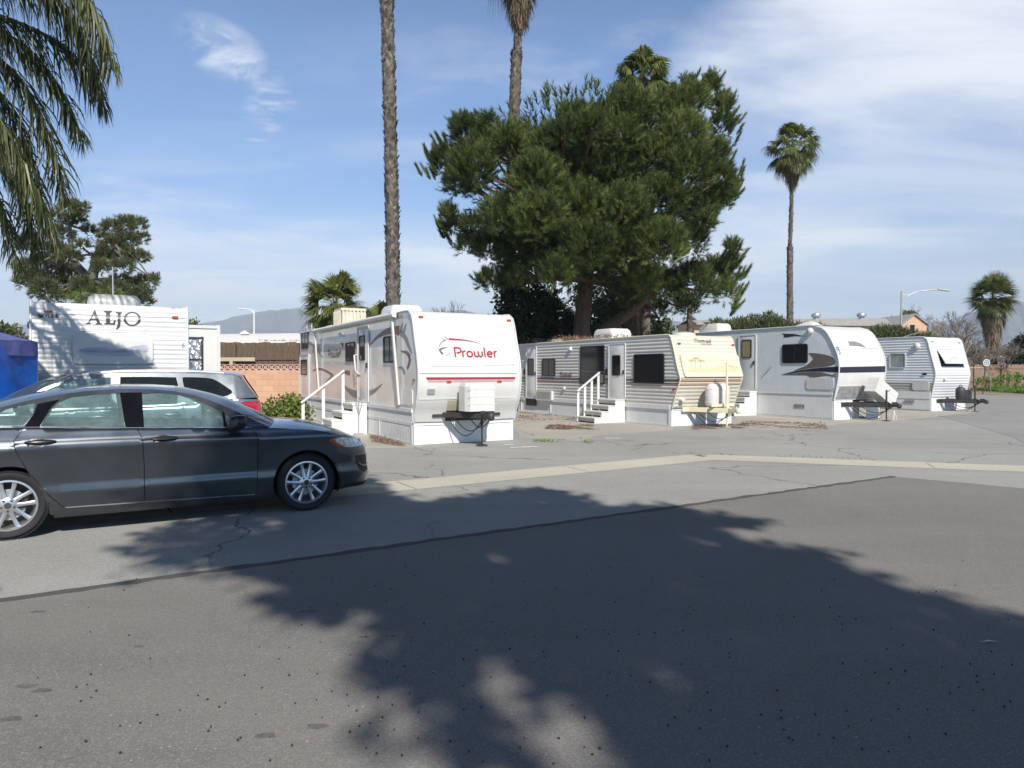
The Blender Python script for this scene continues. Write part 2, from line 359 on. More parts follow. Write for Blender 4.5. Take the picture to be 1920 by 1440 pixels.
def asphalt(name, base, speck, pale, agg=140., tone=1., crack=True, tint=(1, 1, 1)):
    m, nt, b = nt_of(name); v = nt.nodes.new('ShaderNodeNewGeometry').outputs['Position']
    big = noise(nt, v, .22, 6, .6, .6); mid = noise(nt, v, 1.6, 7, .65, .3); st = noise(nt, v, .9, 5, .6, .5, (.25, 1.3, 1))
    c = ramp(nt, big, [(.32, tuple(np.array(base)*.80)), (.68, tuple(np.array(base)*1.16))])
    c = mixc(nt, rng_map(nt, mid, .3, .7, 0, .30), c, tuple(np.array(base)*.72)); c = mixc(nt, rng_map(nt, st, .45, .75, 0, .35), c, tuple(np.array(pale)))
    vo = nt.nodes.new('ShaderNodeTexVoronoi'); vo.inputs['Scale'].default_value = agg; nt.links.new(v, vo.inputs['Vector'])
    g1 = noise(nt, v, agg*.9, 3, .7); g2 = noise(nt, v, agg*.35, 3, .7)
    sep = nt.nodes.new('ShaderNodeSeparateColor'); nt.links.new(vo.outputs['Color'], sep.inputs[0])
    c = mixc(nt, rng_map(nt, sep.outputs[0], .5, 1., 0, .7), c, speck); c = mixc(nt, rng_map(nt, g1, .35, .62, .40, 0), c, tuple(np.array(base)*.42)); c = mixc(nt, rng_map(nt, g2, .6, .75, 0, .35), c, speck)
    if crack:
        w = nt.nodes.new('ShaderNodeTexVoronoi'); w.feature = 'DISTANCE_TO_EDGE'; w.inputs['Scale'].default_value = .28
        wn = nt.nodes.new('ShaderNodeTexNoise'); wn.inputs['Scale'].default_value = 1.3; wn.inputs['Detail'].default_value = 6; nt.links.new(v, wn.inputs['Vector'])
        ad = nt.nodes.new('ShaderNodeVectorMath'); ad.operation = 'MULTIPLY_ADD'; nt.links.new(wn.outputs['Color'], ad.inputs[0]); ad.inputs[1].default_value = (1.1, 1.1, 0); nt.links.new(v, ad.inputs[2]); nt.links.new(ad.outputs[0], w.inputs['Vector'])
        k = rng_map(nt, w.outputs['Distance'], .0, .0065, 1, 0); sel = rng_map(nt, noise(nt, v, .35, 2), .44, .56, 0, .8); mm = nt.nodes.new('ShaderNodeMath'); mm.operation = 'MULTIPLY'; nt.links.new(k, mm.inputs[0]); nt.links.new(sel, mm.inputs[1])
        c = mixc(nt, mm.outputs[0], c, (.035, .033, .03))
    nt.links.new(c, b.inputs['Base Color']); b.inputs['Roughness'].default_value = .88; b.inputs['Specular IOR Level'].default_value = .3
    bump(nt, b, mixc(nt, .5, g1, sep.outputs[0]), .55, .006); return m

M_old = asphalt('old_asphalt', (.300, .294, .272), (.46, .45, .42), (.41, .40, .378), 110)
M_new = asphalt('new_asphalt', (.190, .179, .165), (.30, .285, .26), (.262, .243, .22), 150, crack=False)
M_seam = asphalt('tar_seam', (.085, .08, .075), (.12, .115, .11), (.12, .11, .10), 120, crack=False)
M_conc = asphalt('gutter_concrete', (.49, .455, .37), (.56, .53, .45), (.54, .51, .43), 60, crack=False)
M_pad = asphalt('pad_concrete', (.40, .375, .325), (.52, .48, .41), (.27, .24, .20), 60)
M_dirt = mat('dirt', (.22, .18, .12), .95, sc=.6, var=.3, bs=.4, bsc=8)
M_white = mat('white_gelcoat', (.60, .59, .56), .32, var=.04, sc=1.2, bs=.06, bsc=2.2, coat=.3, dirt=.26, dirtc=(.36, .33, .27), bd=.02)
M_wside = mat('white_fibreglass', (.68, .67, .63), .22, var=.05, sc=1.0, bs=.35, bsc=.9, coat=.5, dirt=.16, dirtc=(.42, .38, .30), bd=.03)
M_alu = mat('white_siding', (.57, .58, .57), .42, var=.05, sc=1.5, dirt=.3, dirtc=(.36, .34, .29))
M_paintw = mat('white_paint', (.66, .65, .62), .6, var=.06, sc=4, dirt=.2, dirtc=(.42, .40, .36), bs=.1)
M_skirt = mat('skirt_paint', (.64, .65, .65), .6, var=.05, sc=3, dirt=.18, dirtc=(.45, .42, .36))
M_cream = mat('cream_paint', (.66, .60, .42), .5, var=.07, sc=2, dirt=.25, dirtc=(.38, .32, .2))
M_black = mat('black_rubber', (.018, .018, .018), .6, var=.3)
M_blackm = mat('black_iron', (.03, .03, .03), .55, var=.3, dirt=.3, dirtc=(.10, .07, .05))
M_tyre = mat('tyre_rubber', (.012, .012, .013), .8, var=.25, sc=8, dirt=.2, dirtc=(.07, .065, .055))
M_glassd = mat('dark_glass', (.008, .010, .012), .08, var=.2, sc=1, bs=.1, bsc=1.2, spec=.35)
M_glassm = mat('milky_glass', (.35, .38, .38), .15, var=.15, sc=1.4)
M_amber = mat('amber_lens', (.36, .06, .012), .25, var=.1, coat=.5)
M_chrome = mat('chrome', (.75, .76, .78), .12, 1., var=.05)
M_alloy = mat('machined_alloy', (.56, .56, .57), .28, .85, var=.06, sc=9)
M_steel = mat('galvanised_steel', (.42, .43, .44), .45, .6, var=.12)
M_red = mat('maroon_vinyl', (.30, .025, .045), .4, var=.08)
M_grey = mat('grey_vinyl', (.22, .215, .21), .4, var=.1)
M_taupe = mat('taupe_vinyl', (.13, .11, .10), .35, var=.1)
M_navy = mat('black_vinyl', (.018, .02, .03), .35, var=.1)
M_sedan = carpaint('graphite_paint', (.062, .070, .080), .85, .30)
M_suv = carpaint('silver_paint', (.27, .29, .31), .8, .28)
M_glasst = glass_clear('tinted_car_glass', (.88, .97, .955), 1.3)
M_glassdk = glass_clear('privacy_glass', (.10, .13, .13), .8, .012)
M_plastic = mat('black_plastic', (.015, .015, .016), .3, var=.2)
M_gloss = mat('gloss_black', (.006, .006, .007), .05, var=.2, spec=.3)
M_cloth = mat('dark_upholstery', (.03, .03, .032), .9, var=.3, sc=30)
M_wood = mat('weathered_fence_wood', (.105, .068, .045), .85, var=.35, sc=6, stretch=(9, 9, .6), bs=.3, bsc=14)
M_wood2 = mat('cedar_fence_wood', (.26, .165, .105), .85, var=.3, sc=5, stretch=(9, 9, .6), bs=.3, bsc=14)
M_bark = mat('pine_bark', (.10, .058, .042), .9, var=.45, sc=7, stretch=(1, 1, .35), bs=.8, bsc=18, bd=.04)
M_palmb = mat('palm_bark', (.12, .10, .08), .92, var=.5, sc=9, bs=.9, bsc=22, bd=.05)
M_twig = mat('bare_twigs', (.20, .165, .135), .9, var=.3)
M_pine = foliage('pine_needles', (.016, .032, .010), (.07, .100, .025), (.21, .245, .07), .7)
M_pine2 = foliage('thin_pine_needles', (.04, .052, .02), (.09, .105, .04), (.17, .18, .075), .6)
M_fan = foliage('fan_palm_leaf', (.04, .06, .015), (.10, .125, .03), (.22, .23, .07), 1.2, .3, .42)
M_thatch = foliage('dead_palm_thatch', (.07, .05, .03), (.17, .125, .08), (.34, .26, .17), 2., .1, .8)
M_boot = foliage('grey_boot_chips', (.035, .028, .022), (.13, .11, .09), (.30, .27, .23), 4., .0, .9)
M_queen = foliage('feather_palm_leaf', (.02, .032, .014), (.05, .065, .025), (.17, .17, .06), 1.4, .3, .38)
M_bush = foliage('shrub_leaf', (.045, .08, .014), (.12, .165, .032), (.24, .30, .07), 2.)
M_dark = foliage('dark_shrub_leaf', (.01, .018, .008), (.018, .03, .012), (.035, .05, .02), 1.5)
M_olea = foliage('oleander_leaf', (.04, .055, .02), (.085, .105, .04), (.15, .17, .07), 1.)
M_grassm = foliage('weed_grass', (.05, .10, .015), (.11, .20, .03), (.20, .32, .06), .8)
M_litter = foliage('dry_needles', (.10, .05, .03), (.19, .11, .07), (.30, .19, .12), 3., .05, .9)

# ------------------------------------------------------------------ setting: ground, road, gutter, pads, hills
def sheet(name, pts, z, m, thick=.004, kind='structure'):
    mb = MB(); n = len(pts); mb.add([(p[0], p[1], z) for p in pts]+[(p[0], p[1], z-thick) for p in pts], [tuple(range(n)), tuple(range(n, 2*n))[::-1]]+[(i, i+n, (i+1) % n+n, (i+1) % n) for i in range(n)])
    o = mb.build(name, m); tag(o, kind=kind); return o
g_ = MB(); g_.add([(-6400, -78, -.012), (6400, -78, -.012), (6400, 6620, -.012), (-6400, 6620, -.012)], [(0, 1, 2, 3)]); tag(g_.build('ground', M_dirt), kind='structure')
sheet('road', [(-45, -30), (75, -30), (75, 43), (-45, 43)], 0, M_old, .01)
def wob(a, b, n, amp):
    a = np.array(a[:2]); b = np.array(b[:2]); d = b-a; nn = np.array((-d[1], d[0]))/np.hypot(*d)
    return [tuple(a+d*i/n+nn*random.uniform(-amp, amp)) for i in range(n)]
e0, e1, e2 = G(0, 1131), G(1680, 895), G(1920, 917); ea = e0+(e0-e1)*.7; eb = e2+(e2-e1)*8
edge = wob(ea, e1, 130, .018)+wob(e1, eb, 80, .02)
sheet('driveway', edge+[(eb.x, -28), (ea.x, -28)], .012, M_new, .012)
ins = [(p[0]+.0, p[1]-.0) for p in edge]
def strip(a, b, w, n, amp): # band along a->b
    a = np.array(a[:2]); b = np.array(b[:2]); d = (b-a)/np.hypot(*(b-a)); nn = np.array((-d[1], d[0]))
    L = [tuple(a+(b-a)*i/n+nn*(w+random.uniform(-amp, amp))) for i in range(n+1)]; Q = [tuple(a+(b-a)*i/n-nn*(w*.3+random.uniform(-amp, amp))) for i in range(n+1)]
    return L+Q[::-1]
sheet('asphalt_seam', strip(ea, e1, .075, 160, .022), .0145, M_seam, .002)
# concrete gutter, a swale strip in slabs, bending to the right
ga, gb, gc = G(640, 922), G(1322, 857.5), G(1920, 880); gs = ga+(ga-gb)*1.6; ge = gc+(gc-gb)*1.2
def offset_line(pts, w):
    o = []
    for i, p in enumerate(pts):
        t = (pts[min(i+1, len(pts)-1)]-pts[max(i-1, 0)]).normalized(); o.append(Vector((p.x-t.y*w, p.y+t.x*w, 0)))
    return o
gl_ = [gs, gb, ge]
def gutter():
    mb = MB()
    for a, b in ((gs, gb), (gb, ge)):
        L = (b-a).length; n = max(1, int(L/3.05)); d = (b-a)/L; nn = Vector((-d.y, d.x, 0))
        for i in range(n):
            p = a+d*(L*i/n+.008); q = a+d*(L*(i+1)/n-.008); w = .42
            mb.add([p-nn*w*.9+Vector((0, 0, .003)), q-nn*w*.9+Vector((0, 0, .003)), q+Vector((0, 0, .006)), p+Vector((0, 0, .006)), q+nn*w*.9+Vector((0, 0, .016)), p+nn*w*.9+Vector((0, 0, .016))], [(0, 1, 2, 3), (3, 2, 4, 5)])
    o = mb.build('gutter', M_conc, smooth=None, merge=0); tag(o, kind='structure')
gutter()
sheet('gutter_joint', [tuple((gs+(gb-gs)*t+n_)[:2]) for t, n_ in ((0, Vector((.2, -.36, 0))), (1, Vector((0, -.36, 0))), (1, Vector((0, .36, 0))), (0, Vector((-.2, .36, 0))))], .002, M_seam, .002)
# ------------------------------------------------------------------ trailers
TA = R(29); TX = Vector((math.cos(TA), math.sin(TA), 0)); TY = Vector((-math.sin(TA), math.cos(TA), 0))
class Trailer:
    def __init__(s, name, corner, W, L, prof, z0, z1, label, crop, corr=0., pitch=.09, mside=None, mfront=None, mroof=None, rake=0.):
        s.P0 = Vector((corner[0], corner[1], 0)); s.W, s.L, s.z0, s.z1, s.crop = W, L, z0, z1, crop; s.corr, s.pitch = corr, pitch
        s.prof = pchip([p[0] for p in prof], [p[1] for p in prof]); s.root = empty(name, s.P0, TA, label, 'travel trailer'); s.root['group'] = 'travel trailers parked in a row'
        body = MB(); zs = sorted(set(list(np.arange(z0, z1, .0225 if corr else .06))+[z1])); 
        def rowx(z): return -s.cz(z)
        for side in (0, 1):
            rows = []
            for z in zs:
                y0 = -s.prof(z); x = -s.cz(z) if side == 0 else W+s.cz(z)
                rows.append([(x, y0+(L-y0)*t, z) for t in np.linspace(0, 1, 12)])
            body.grid(rows)
        s.part(body, 'side_wall', mside, smooth=30 if corr else 60)
        fr = MB(); rows = [[(x, -s.prof(z)-s.cz(z, True), z) for x in np.linspace(0, W, 14)] for z in zs]; fr.grid(rows); s.part(fr, 'front_wall', mfront or mside, smooth=30 if corr else 60)
        bk = MB(); bk.bx(-.0, W, L, L+.02, z0, z1); s.part(bk, 'rear_wall', mside)
        rf = MB(); yt = -s.prof(z1); rf.grid([[(x, y, z1+.05*min(1, (y-yt)/1.2)*math.sin(PI*(x+.02)/(W+.04))) for x in np.linspace(-.02, W+.02, 9)] for y in np.linspace(yt-.01, L+.03, 24)]); s.part(rf, 'roof', mroof or M_paintw, smooth=60)
        un = MB(); un.bx(.03, W-.03, .1, L-.1, z0-.06, z0+.01); s.part(un, 'underframe', M_blackm)
        # edge trim along roof and front corners
        tr = MB()
        for x in (-.018, W+.018):
            pts = [(x, -s.prof(z)-.012, z) for z in np.linspace(z0, z1, 26)]+[(x, y, z1+.01) for y in np.linspace(-s.prof(z1)+.15, L, 8)]
            tr.tube(pts, .022, 6)
        s.part(tr, 'corner_trim', M_alu if name != 'beige_trailer' else M_cream, smooth=50)
    def cz(s, z, front=False):
        if not s.corr: return 0.
        u = (z-s.z0)/s.pitch % 1.; k = (1-abs(2*u-1)); return s.corr*min(1, k*1.5)
    def part(s, mb, name, m, **k): return mb.build(name, m, s.root, **k)
    def sp(s, *p):                       # photo measure -> (distance back from the corner, height) on the side wall
        q = s.crop(*p); a, z = on_plane(q[0], q[1], s.P0, TY); return a, z
    def fp(s, *p):                       # photo measure -> (across, height) on the front wall
        q = s.crop(*p); u = .1
        for _ in range(5):
            a, z = on_plane(q[0], q[1], s.P0-TY*u, TX); u = s.prof(z)
        return a, z
    def sm(s, a, z, o=0.): return (-(s.corr+.002)-o, a, z)
    def fm(s, x, z, o=0.): return (x, -s.prof(z)-(s.corr+.002)-o, z)
    def loc(s, x, y, z): return s.P0+TX*x+TY*y+Vector((0, 0, z))
    def decal(s, name, polys, m, side=True, off=.003, step=.08, thick=.002, parent=None):
        f = s.sm if side else s.fm
        if name in ('corner_flap', 'side_swoosh', 'grey_swoosh', 'brown_swoosh', 'black_swoosh'):
            for p in polys: mb = MB(); panel(mb, p, f, step, thick, off=off); o = mb.build(name, m, parent or s.root)
            return o
        mb = MB()
        for p in polys: panel(mb, p, f, step, thick, off=off)
        return mb.build(name, m, parent or s.root)
    def window(s, a, b, side=True, r=.06, fw=.035, mg=None, mf=None, name='window', split=0, proud=.025, parent=None):
        g = s.sp if side else s.fp; f = s.sm if side else s.fm; (x0, z0), (x1, z1) = g(*a), g(*b); 
        if x0 > x1: x0, x1 = x1, x0
        if z0 > z1: z0, z1 = z1, z0
        mb = MB(); panel(mb, rr(x0, z0, x1, z1, r), f, .12, proud, holes=[rr(x0+fw, z0+fw, x1-fw, z1-fw, r*.6)], off=proud, grid=False)
        w = mb.build(name, mf or M_black, parent or s.root, smooth=40)
        mb = MB(); panel(mb, rr(x0+fw*.9, z0+fw*.9, x1-fw*.9, z1-fw*.9, r*.6), f, .2, .004, off=.008); mb.build('pane', mg or M_glassd, w)
        if split:
            mb = MB()
            for k in range(1, split+1): xm = x0+(x1-x0)*k/(split+1); panel(mb, [(xm-.012, z0+fw), (xm+.012, z0+fw), (xm+.012, z1-fw), (xm-.012, z1-fw)], f, .2, .012, off=.016, grid=False)
            mb.build('mullion', mf or M_black, w)
        return w
    def door(s, a, b, win, m=None, r=.03, proud=.03, knob=True, mg=None):
        (x0, z0), (x1, z1) = s.sp(*a), s.sp(*b); x0, x1 = sorted((x0, x1)); z0, z1 = sorted((z0, z1))
        mb = MB(); panel(mb, rr(x0, z0, x1, z1, r), s.sm, .3, proud, off=proud, grid=False); d = mb.build('door', m or M_wside, s.root, smooth=40, bevel=.004)
        fr = MB(); panel(fr, rr(x0-.035, z0-.03, x1+.035, z1+.035, r+.03), s.sm, .3, .03, holes=[rr(x0+.004, z0+.004, x1-.004, z1-.004, r)], off=proud+.012, grid=False); fr.build('door_frame', M_alu, d, smooth=40)
        if win:
            (a0, b0), (a1, b1) = s.sp(*win[0]), s.sp(*win[1]); a0, a1 = sorted((a0, a1)); b0, b1 = sorted((b0, b1))
            w = MB(); panel(w, rr(a0, b0, a1, b1, .05), s.sm, .2, .02, holes=[rr(a0+.03, b0+.03, a1-.03, b1-.03, .04)], off=proud+.018, grid=False); w.build('window_frame', M_black, d, smooth=40)
            w = MB(); panel(w, rr(a0+.02, b0+.02, a1-.02, b1-.02, .04), s.sm, .2, .004, off=proud+.005, grid=False); w.build('pane', mg or M_glassd, d)
        if knob:
            h = MB(); xk = x0+.07; h.bx(-proud-.045, -proud, xk-.03, xk+.03, .45*z0+.55*z1-.18, .45*z0+.55*z1-.05); h.build('handle', M_blackm, d, bevel=.006)
        return d
    def marker(s, *p, side=False, m=None):
        g = s.sp if side else s.fp; f = s.sm if side else s.fm; x, z = g(*p); mb = MB()
        panel(mb, rr(x-.055, z-.022, x+.055, z+.022, .015), f, .1, .022, off=.025, grid=False); return mb.build('marker_light', m or M_amber, s.root, smooth=40, bevel=.004)
    def skirt(s, zt, x0=0., x1=None, yb=None, ribs=True, front=True, mid=None):
        yb = yb or s.L; mb = MB(); x1 = x1 or s.W
        n = int(yb/.10) if ribs else 1; rows = []
        ys = []
        for k in range(n): y = yb*k/n; ys += [(y, 0), (y+.09, 0), (y+.092, .008), (y+.098, .008)]
        ys.append((yb, 0)); mb.grid([[(-.012+d, y, z) for y, d in ys] for z in (.006, zt)]); mb.bx(-.03, -.014, 0, yb, zt-.07, zt); mb.bx(-.03, -.014, 0, yb, .01, .06)
        for y in np.arange(0, yb, 2.2): mb.bx(-.033, -.0145, y, y+.07, .06, zt-.07)
        if front:
            mb.bx(0, x1, -.012, 0, .006, zt); mb.bx(-.01, x1, -.03, -.013, zt-.07, zt-.002)
            for x in (0, x1-.07): mb.bx(x, x+.07, -.03, -.013, .01, zt-.07)
        mb.grid([[(x1, y, z) for y in (0, yb)] for z in (.006, zt)])
        o = s.part(mb, 'skirting', M_skirt); return o
    def ac(s, x, y, w=.7, l=.95, h=.28, m=None, name='roof_air_conditioner', shell=True):
        mb = MB(); z = s.z1+.03; rows = []
        for k, (sc, zz) in enumerate(((1, 0), (1, .45), (.94, .8), (.82, 1.), (.0, 1.03))):
            ring = rr(-l/2*sc-.001, -w/2*sc-.001, l/2*sc+.001, w/2*sc+.001, .14*sc+.001, 4); rows.append([(x+q[1], y+q[0], z+h*zz) for q in ring+[ring[0]]])
        mb.grid(rows); return s.part(mb, name, m or M_white, smooth=45)

# glyphs as strokes in a unit em (height 1)
def arc(cx, cy, rx, ry, a0, a1, n=10): return [(cx+rx*math.cos(R(a0+(a1-a0)*k/n)), cy+ry*math.sin(R(a0+(a1-a0)*k/n))) for k in range(n+1)]
GL = {
 'P': (.62, [[(.08, 0), (.08, 1)], [(.08, .93)]+arc(.33, .68, .25, .25, 90, -90)+[(.2, .43)]]),
 'r': (.36, [[(.08, 0), (.08, .62)], arc(.26, .4, .18, .2, 180, 70, 6)]),
 'o': (.60, [arc(.28, .31, .22, .27, 0, 360, 16)]),
 'w': (.86, [[(.08, .6), (.08, .3)]+arc(.24, .26, .16, .2, 180, 360, 8)+[(.4, .6)], [(.4, .3)]+arc(.56, .26, .16, .2, 180, 360, 8)+[(.72, .6)]]),
 'l': (.22, [[(.08, 0), (.08, 1)]]),
 'e': (.58, [[(.08, .33), (.48, .33)], arc(.28, .31, .21, .27, 5, 320, 14)]),
 'S': (.8, [[(.68, .93), (.1, .93), (.1, .52), (.68, .48), (.68, .07), (.05, .07)]]),
 'K': (.8, [[(.1, 0), (.1, 1)], [(.68, 1), (.15, .5), (.7, 0)]]),
 'Y': (.8, [[(.08, 1), (.38, .5), (.68, 1)], [(.38, .5), (.38, 0)]]),
 'L': (.7, [[(.1, 1), (.1, .07), (.62, .07)]]),
 'i': (.3, [[(.12, 0), (.12, .72)], [(.12, .86), (.12, 1)]]),
 'N': (.85, [[(.1, 0), (.1, 1), (.68, 0), (.68, 1)]]),
 'E': (.75, [[(.66, .07), (.1, .07), (.1, .93), (.66, .93)], [(.1, .5), (.56, .5)]]),
 'a': (.52, [arc(.24, .28, .17, .25, 0, 360, 12), [(.41, .55), (.41, .05), (.5, 0)]]),
 'm': (.8, [[(.08, 0), (.08, .58)], [(.08, .4)]+arc(.21, .42, .13, .15, 180, 0, 6)+[(.34, 0)], [(.34, .4)]+arc(.48, .42, .13, .15, 180, 0, 6)+[(.62, 0)]]),
 'd': (.56, [arc(.24, .28, .17, .25, 0, 360, 12), [(.42, 0), (.42, .75), (.30, 1.0)]]),
 'n2': (.72, [[(.12, 0), (.12, .9)], [(-.02, .78), (.12, .9), (.2, .72)]+[(.28, .86), (.42, .92), (.52, .8), (.52, 0)]]),
 '6': (.6, [[(.5, .98), (.3, .86), (.12, .55), (.1, .32)], arc(.29, .28, .2, .25, 0, 360, 14)]),
 '9': (.6, [arc(.28, .7, .2, .26, 0, 360, 14), [(.48, .7), (.46, .35), (.34, 0)]]),
 '3': (.58, [[(.08, .95), (.42, .95), (.22, .58)]+arc(.24, .3, .22, .28, 80, -120, 10)]),
 'C': (.6, [arc(.32, .5, .25, .45, 50, 310, 12)]), 'T': (.6, [[(.02, .95), (.55, .95)], [(.28, .95), (.28, 0)]]), 'U': (.65, [[(.1, 1), (.1, .3)]+arc(.3, .3, .2, .26, 180, 360, 8)+[(.5, 1)]]),
 'R': (.62, [[(.1, 0), (.1, 1)], [(.1, .95)]+arc(.3, .73, .2, .22, 90, -90, 8)+[(.1, .51)], [(.28, .5), (.52, 0)]]),
 'J': (.5, [[(.3, 1), (.3, -.1), (.2, -.3), (.02, -.3)]]), 'O': (1.0, [arc(.48, .5, .4, .46, 0, 360, 24)]),
}
def stroke_quads(path, w, width_fn=None):
    P = [np.array(p, float) for p in path]; n = len(P); out = []; L = []; Q = []
    for i in range(n):
        t = P[min(i+1, n-1)]-P[max(i-1, 0)]
        if n > 2 and np.allclose(P[0], P[-1]) and i in (0, n-1): t = P[1]-P[-2]
        t = t/(np.hypot(*t)+1e-9); nn = np.array((-t[1], t[0])); k = w
        if 0 < i < n-1:
            t1 = P[i]-P[i-1]; t1 = t1/(np.hypot(*t1)+1e-9); c = abs(np.dot(np.array((-t1[1], t1[0])), nn)); k = w/max(c, .55)
        if width_fn: k = width_fn(i/(n-1), t)*1.
        L.append(P[i]+nn*k/2); Q.append(P[i]-nn*k/2)
    return [[tuple(L[i]), tuple(Q[i]), tuple(Q[i+1]), tuple(L[i+1])] for i in range(n-1)]
def lettering(T, text, a, b, z_h, name, m, side, w=.12, off=.004, slant=0., fit=True, flip=False):
    """text between photo points a (start of baseline) and b (end of baseline)"""
    g = T.sp if side else T.fp; f = T.sm if side else T.fm; p, q = np.array(g(*a)), np.array(g(*b)); mb = MB(); tw = sum(GL[c][0] for c in text); ux = (q-p)/tw; h = z_h
    x = 0.; k = 0
    for c in text:
        for path in GL[c][1]:
            pts = [(p[0]+ux[0]*(x+u+slant*v), p[1]+ux[1]*(x+u)+v*h) for u, v in path]; k += 1
            for qd in stroke_quads(pts, w*h):
                mb.add([f(a_, b_, off+.0002*(k % 4)) for a_, b_ in qd], [(0, 1, 2, 3)])
        x += GL[c][0]
    return mb.build(name, m, T.root, merge=0)

# ------------------------------------------------------------------ trailer fittings
def tongue(T, z, reach, spread=.75, m=M_blackm, xc=None, jack_h=(.0, 1.3), jm=None, h=.11, cable=True):
    xc = xc or T.W/2; mb = MB(); y0 = -T.prof(z)+.25
    for sx in (-1, 1): mb.bar((xc+sx*spread, y0, z), (xc+sx*.06, -reach+.18, z), .07, h)
    mb.bx(xc-spread-.1, xc+spread+.1, y0-.28, y0-.20, z-h/2+.004, z+h/2-.004); t = T.part(mb, 'tongue', m, bevel=.004)
    cp = MB(); cp.bx(xc-.06, xc+.06, -reach-.12, -reach+.16, z-.05, z+.05); cp.lathe([(.001, .07), (.05, .06), (.075, .02), (.075, -.05), (.05, -.09), (.001, -.1)], 14, Matrix.Translation((xc, -reach-.16, z+.01))); cp.bx(xc-.02, xc+.02, -reach-.1, -reach+.08, z+.055, z+.11); cp.build('coupler', m, t, smooth=40)
    jk = MB(); yj = -reach+.28; jk.tube([(xc, yj, jack_h[1]), (xc, yj, z-.2)], .032, 10); jk.tube([(xc, yj, z-.2), (xc+.01, yj, .03)], .022, 8); jk.bx(xc-.1, xc+.1, yj-.1, yj+.1, .0, .025)
    jk.tube([(xc, yj, jack_h[1]-.05), (xc+.12, yj-.02, jack_h[1]-.03), (xc+.14, yj-.02, jack_h[1]+.02)], .012, 6); jk.bx(xc-.05, xc+.05, yj-.06, yj+.06, z+.055, z+.11); jk.build('jack', jm or m, T.root, smooth=40)
    if cable:
        cb = MB()
        for k, (a, b_, s_) in enumerate(((-.5, -.04, .42), (-.35, .05, .32), (.02, .16, .25))):
            p0 = Vector((xc+a, y0-.3, z-.03)); p1 = Vector((xc+b_, -reach+.1, z-.02)); cb.tube([p0.lerp(p1, t_)+Vector((0, 0, -s_*math.sin(PI*t_))) for t_ in np.linspace(0, 1, 14)], .011, 6)
        cb.build('cable', M_black, t, smooth=60)
    return t
def stairs(T, s0, width, n, zt, run, name, label, mside, mtread, railing=True, gap=.02, rail_len=None, posts=3):
    """steps climbing to the trailer's side door; local frame of the trailer"""
    root = empty(name, T.loc(-.06, s0, 0), TA, label, 'steps'); rise = zt/n; W = run*n+.1
    b = MB()
    for k in range(n):
        x0 = -(run*(n-k)+.1) ; x1 = x0+run if k < n-1 else 0.
        z = rise*(k+1); b.bx(x0, x1 if k < n-1 else 0, 0, width, 0.0, z-.045) if False else None
    # profile side boards (front and back) plus risers
    prof = [(-W, 0)]
    for k in range(n): x = -(W-run*k); prof += [(x, rise*(k+1)-.04), (x+run if k < n-1 else 0, rise*(k+1)-.04)]
    prof += [(0, 0)]
    for y in (0., width-.03):
        m_ = len(prof); b.add([(x, y, z) for x, z in prof]+[(x, y+.03, z) for x, z in prof], [tuple(range(m_)), tuple(range(m_, 2*m_))[::-1]]+[(i, i+m_, (i+1) % m_+m_, (i+1) % m_) for i in range(m_)])
    b.build('stringer', mside, root, merge=0)
    rs = MB(); tr = MB()
    for k in range(n):
        x = -(W-run*k); rs.bx(x+.005, x+.02, .031, width-.031, rise*k+.05, rise*(k+1)-.041); tr.bx(x-.025, (x+run+.0) if k < n-1 else 0, -.015, width+.015, rise*(k+1)-.04, rise*(k+1))
    rs.build('riser', mtread, root, merge=0); tr.build('tread', mtread, root, bevel=.004, merge=0)
    if railing:
        yr = width-.06; xa = -W-.05; xb = -.35; hr = .92
        if rail_len: xa = -W-rail_len
        zr = lambda x: hr+(x+W)/run*rise+rise*.6
        r_ = MB(); r_.bar((xa, yr-.03, zr(xa)), (xb, yr-.03, zr(xb)), .075, .045); r_.build('handrail', M_paintw, root, bevel=.006)
        for k in range(posts):
            x = xa+.06+(xb-.08-xa)*k/(posts-1); zb = 0 if x < -W else rise*(min(int((x+W)/run), n-1)+1)
            p = MB(); p.bx(x-.04, x+.04, yr-.008, yr+.028, max(zb-.25, 0.02), zr(x)-.0); p.build('post', M_paintw, root, bevel=.004)
    return root

# ------------------------------------------------------------------ white trailer with the maroon lettering
T1 = Trailer('white_trailer', G(*c2(890, 1345)), 2.50, 11.0, [(.5, .04), (.7, .12), (1., .27), (1.35, .345), (1.6, .35), (1.9, .30), (2.32, .16), (2.75, .02), (2.88, -.05), (2.94, -.11), (2.975, -.22)], .5, 2.975,
    'long white trailer with maroon lettering and wolf outline on its bulging front', c2, mside=M_wside, mfront=M_white)
T1.skirt(.50, yb=10.9)
mb = MB(); mb.bx(-.015, -.003, .02, 10.9, .45, .80); T1.part(mb, 'skirt_board', M_skirt)
mb = MB(); ys = [(y, d) for k in range(108) for y, d in ((k*.1, 0), (k*.1+.088, 0), (k*.1+.091, .006), (k*.1+.098, .006))]; mb.grid([[(-.022+d, y, z) for y, d in ys] for z in (.06, .72)]); mb.bx(-.045, -.024, 0, 10.8, .72, .80); T1.part(mb, 'side_skirting', M_skirt)
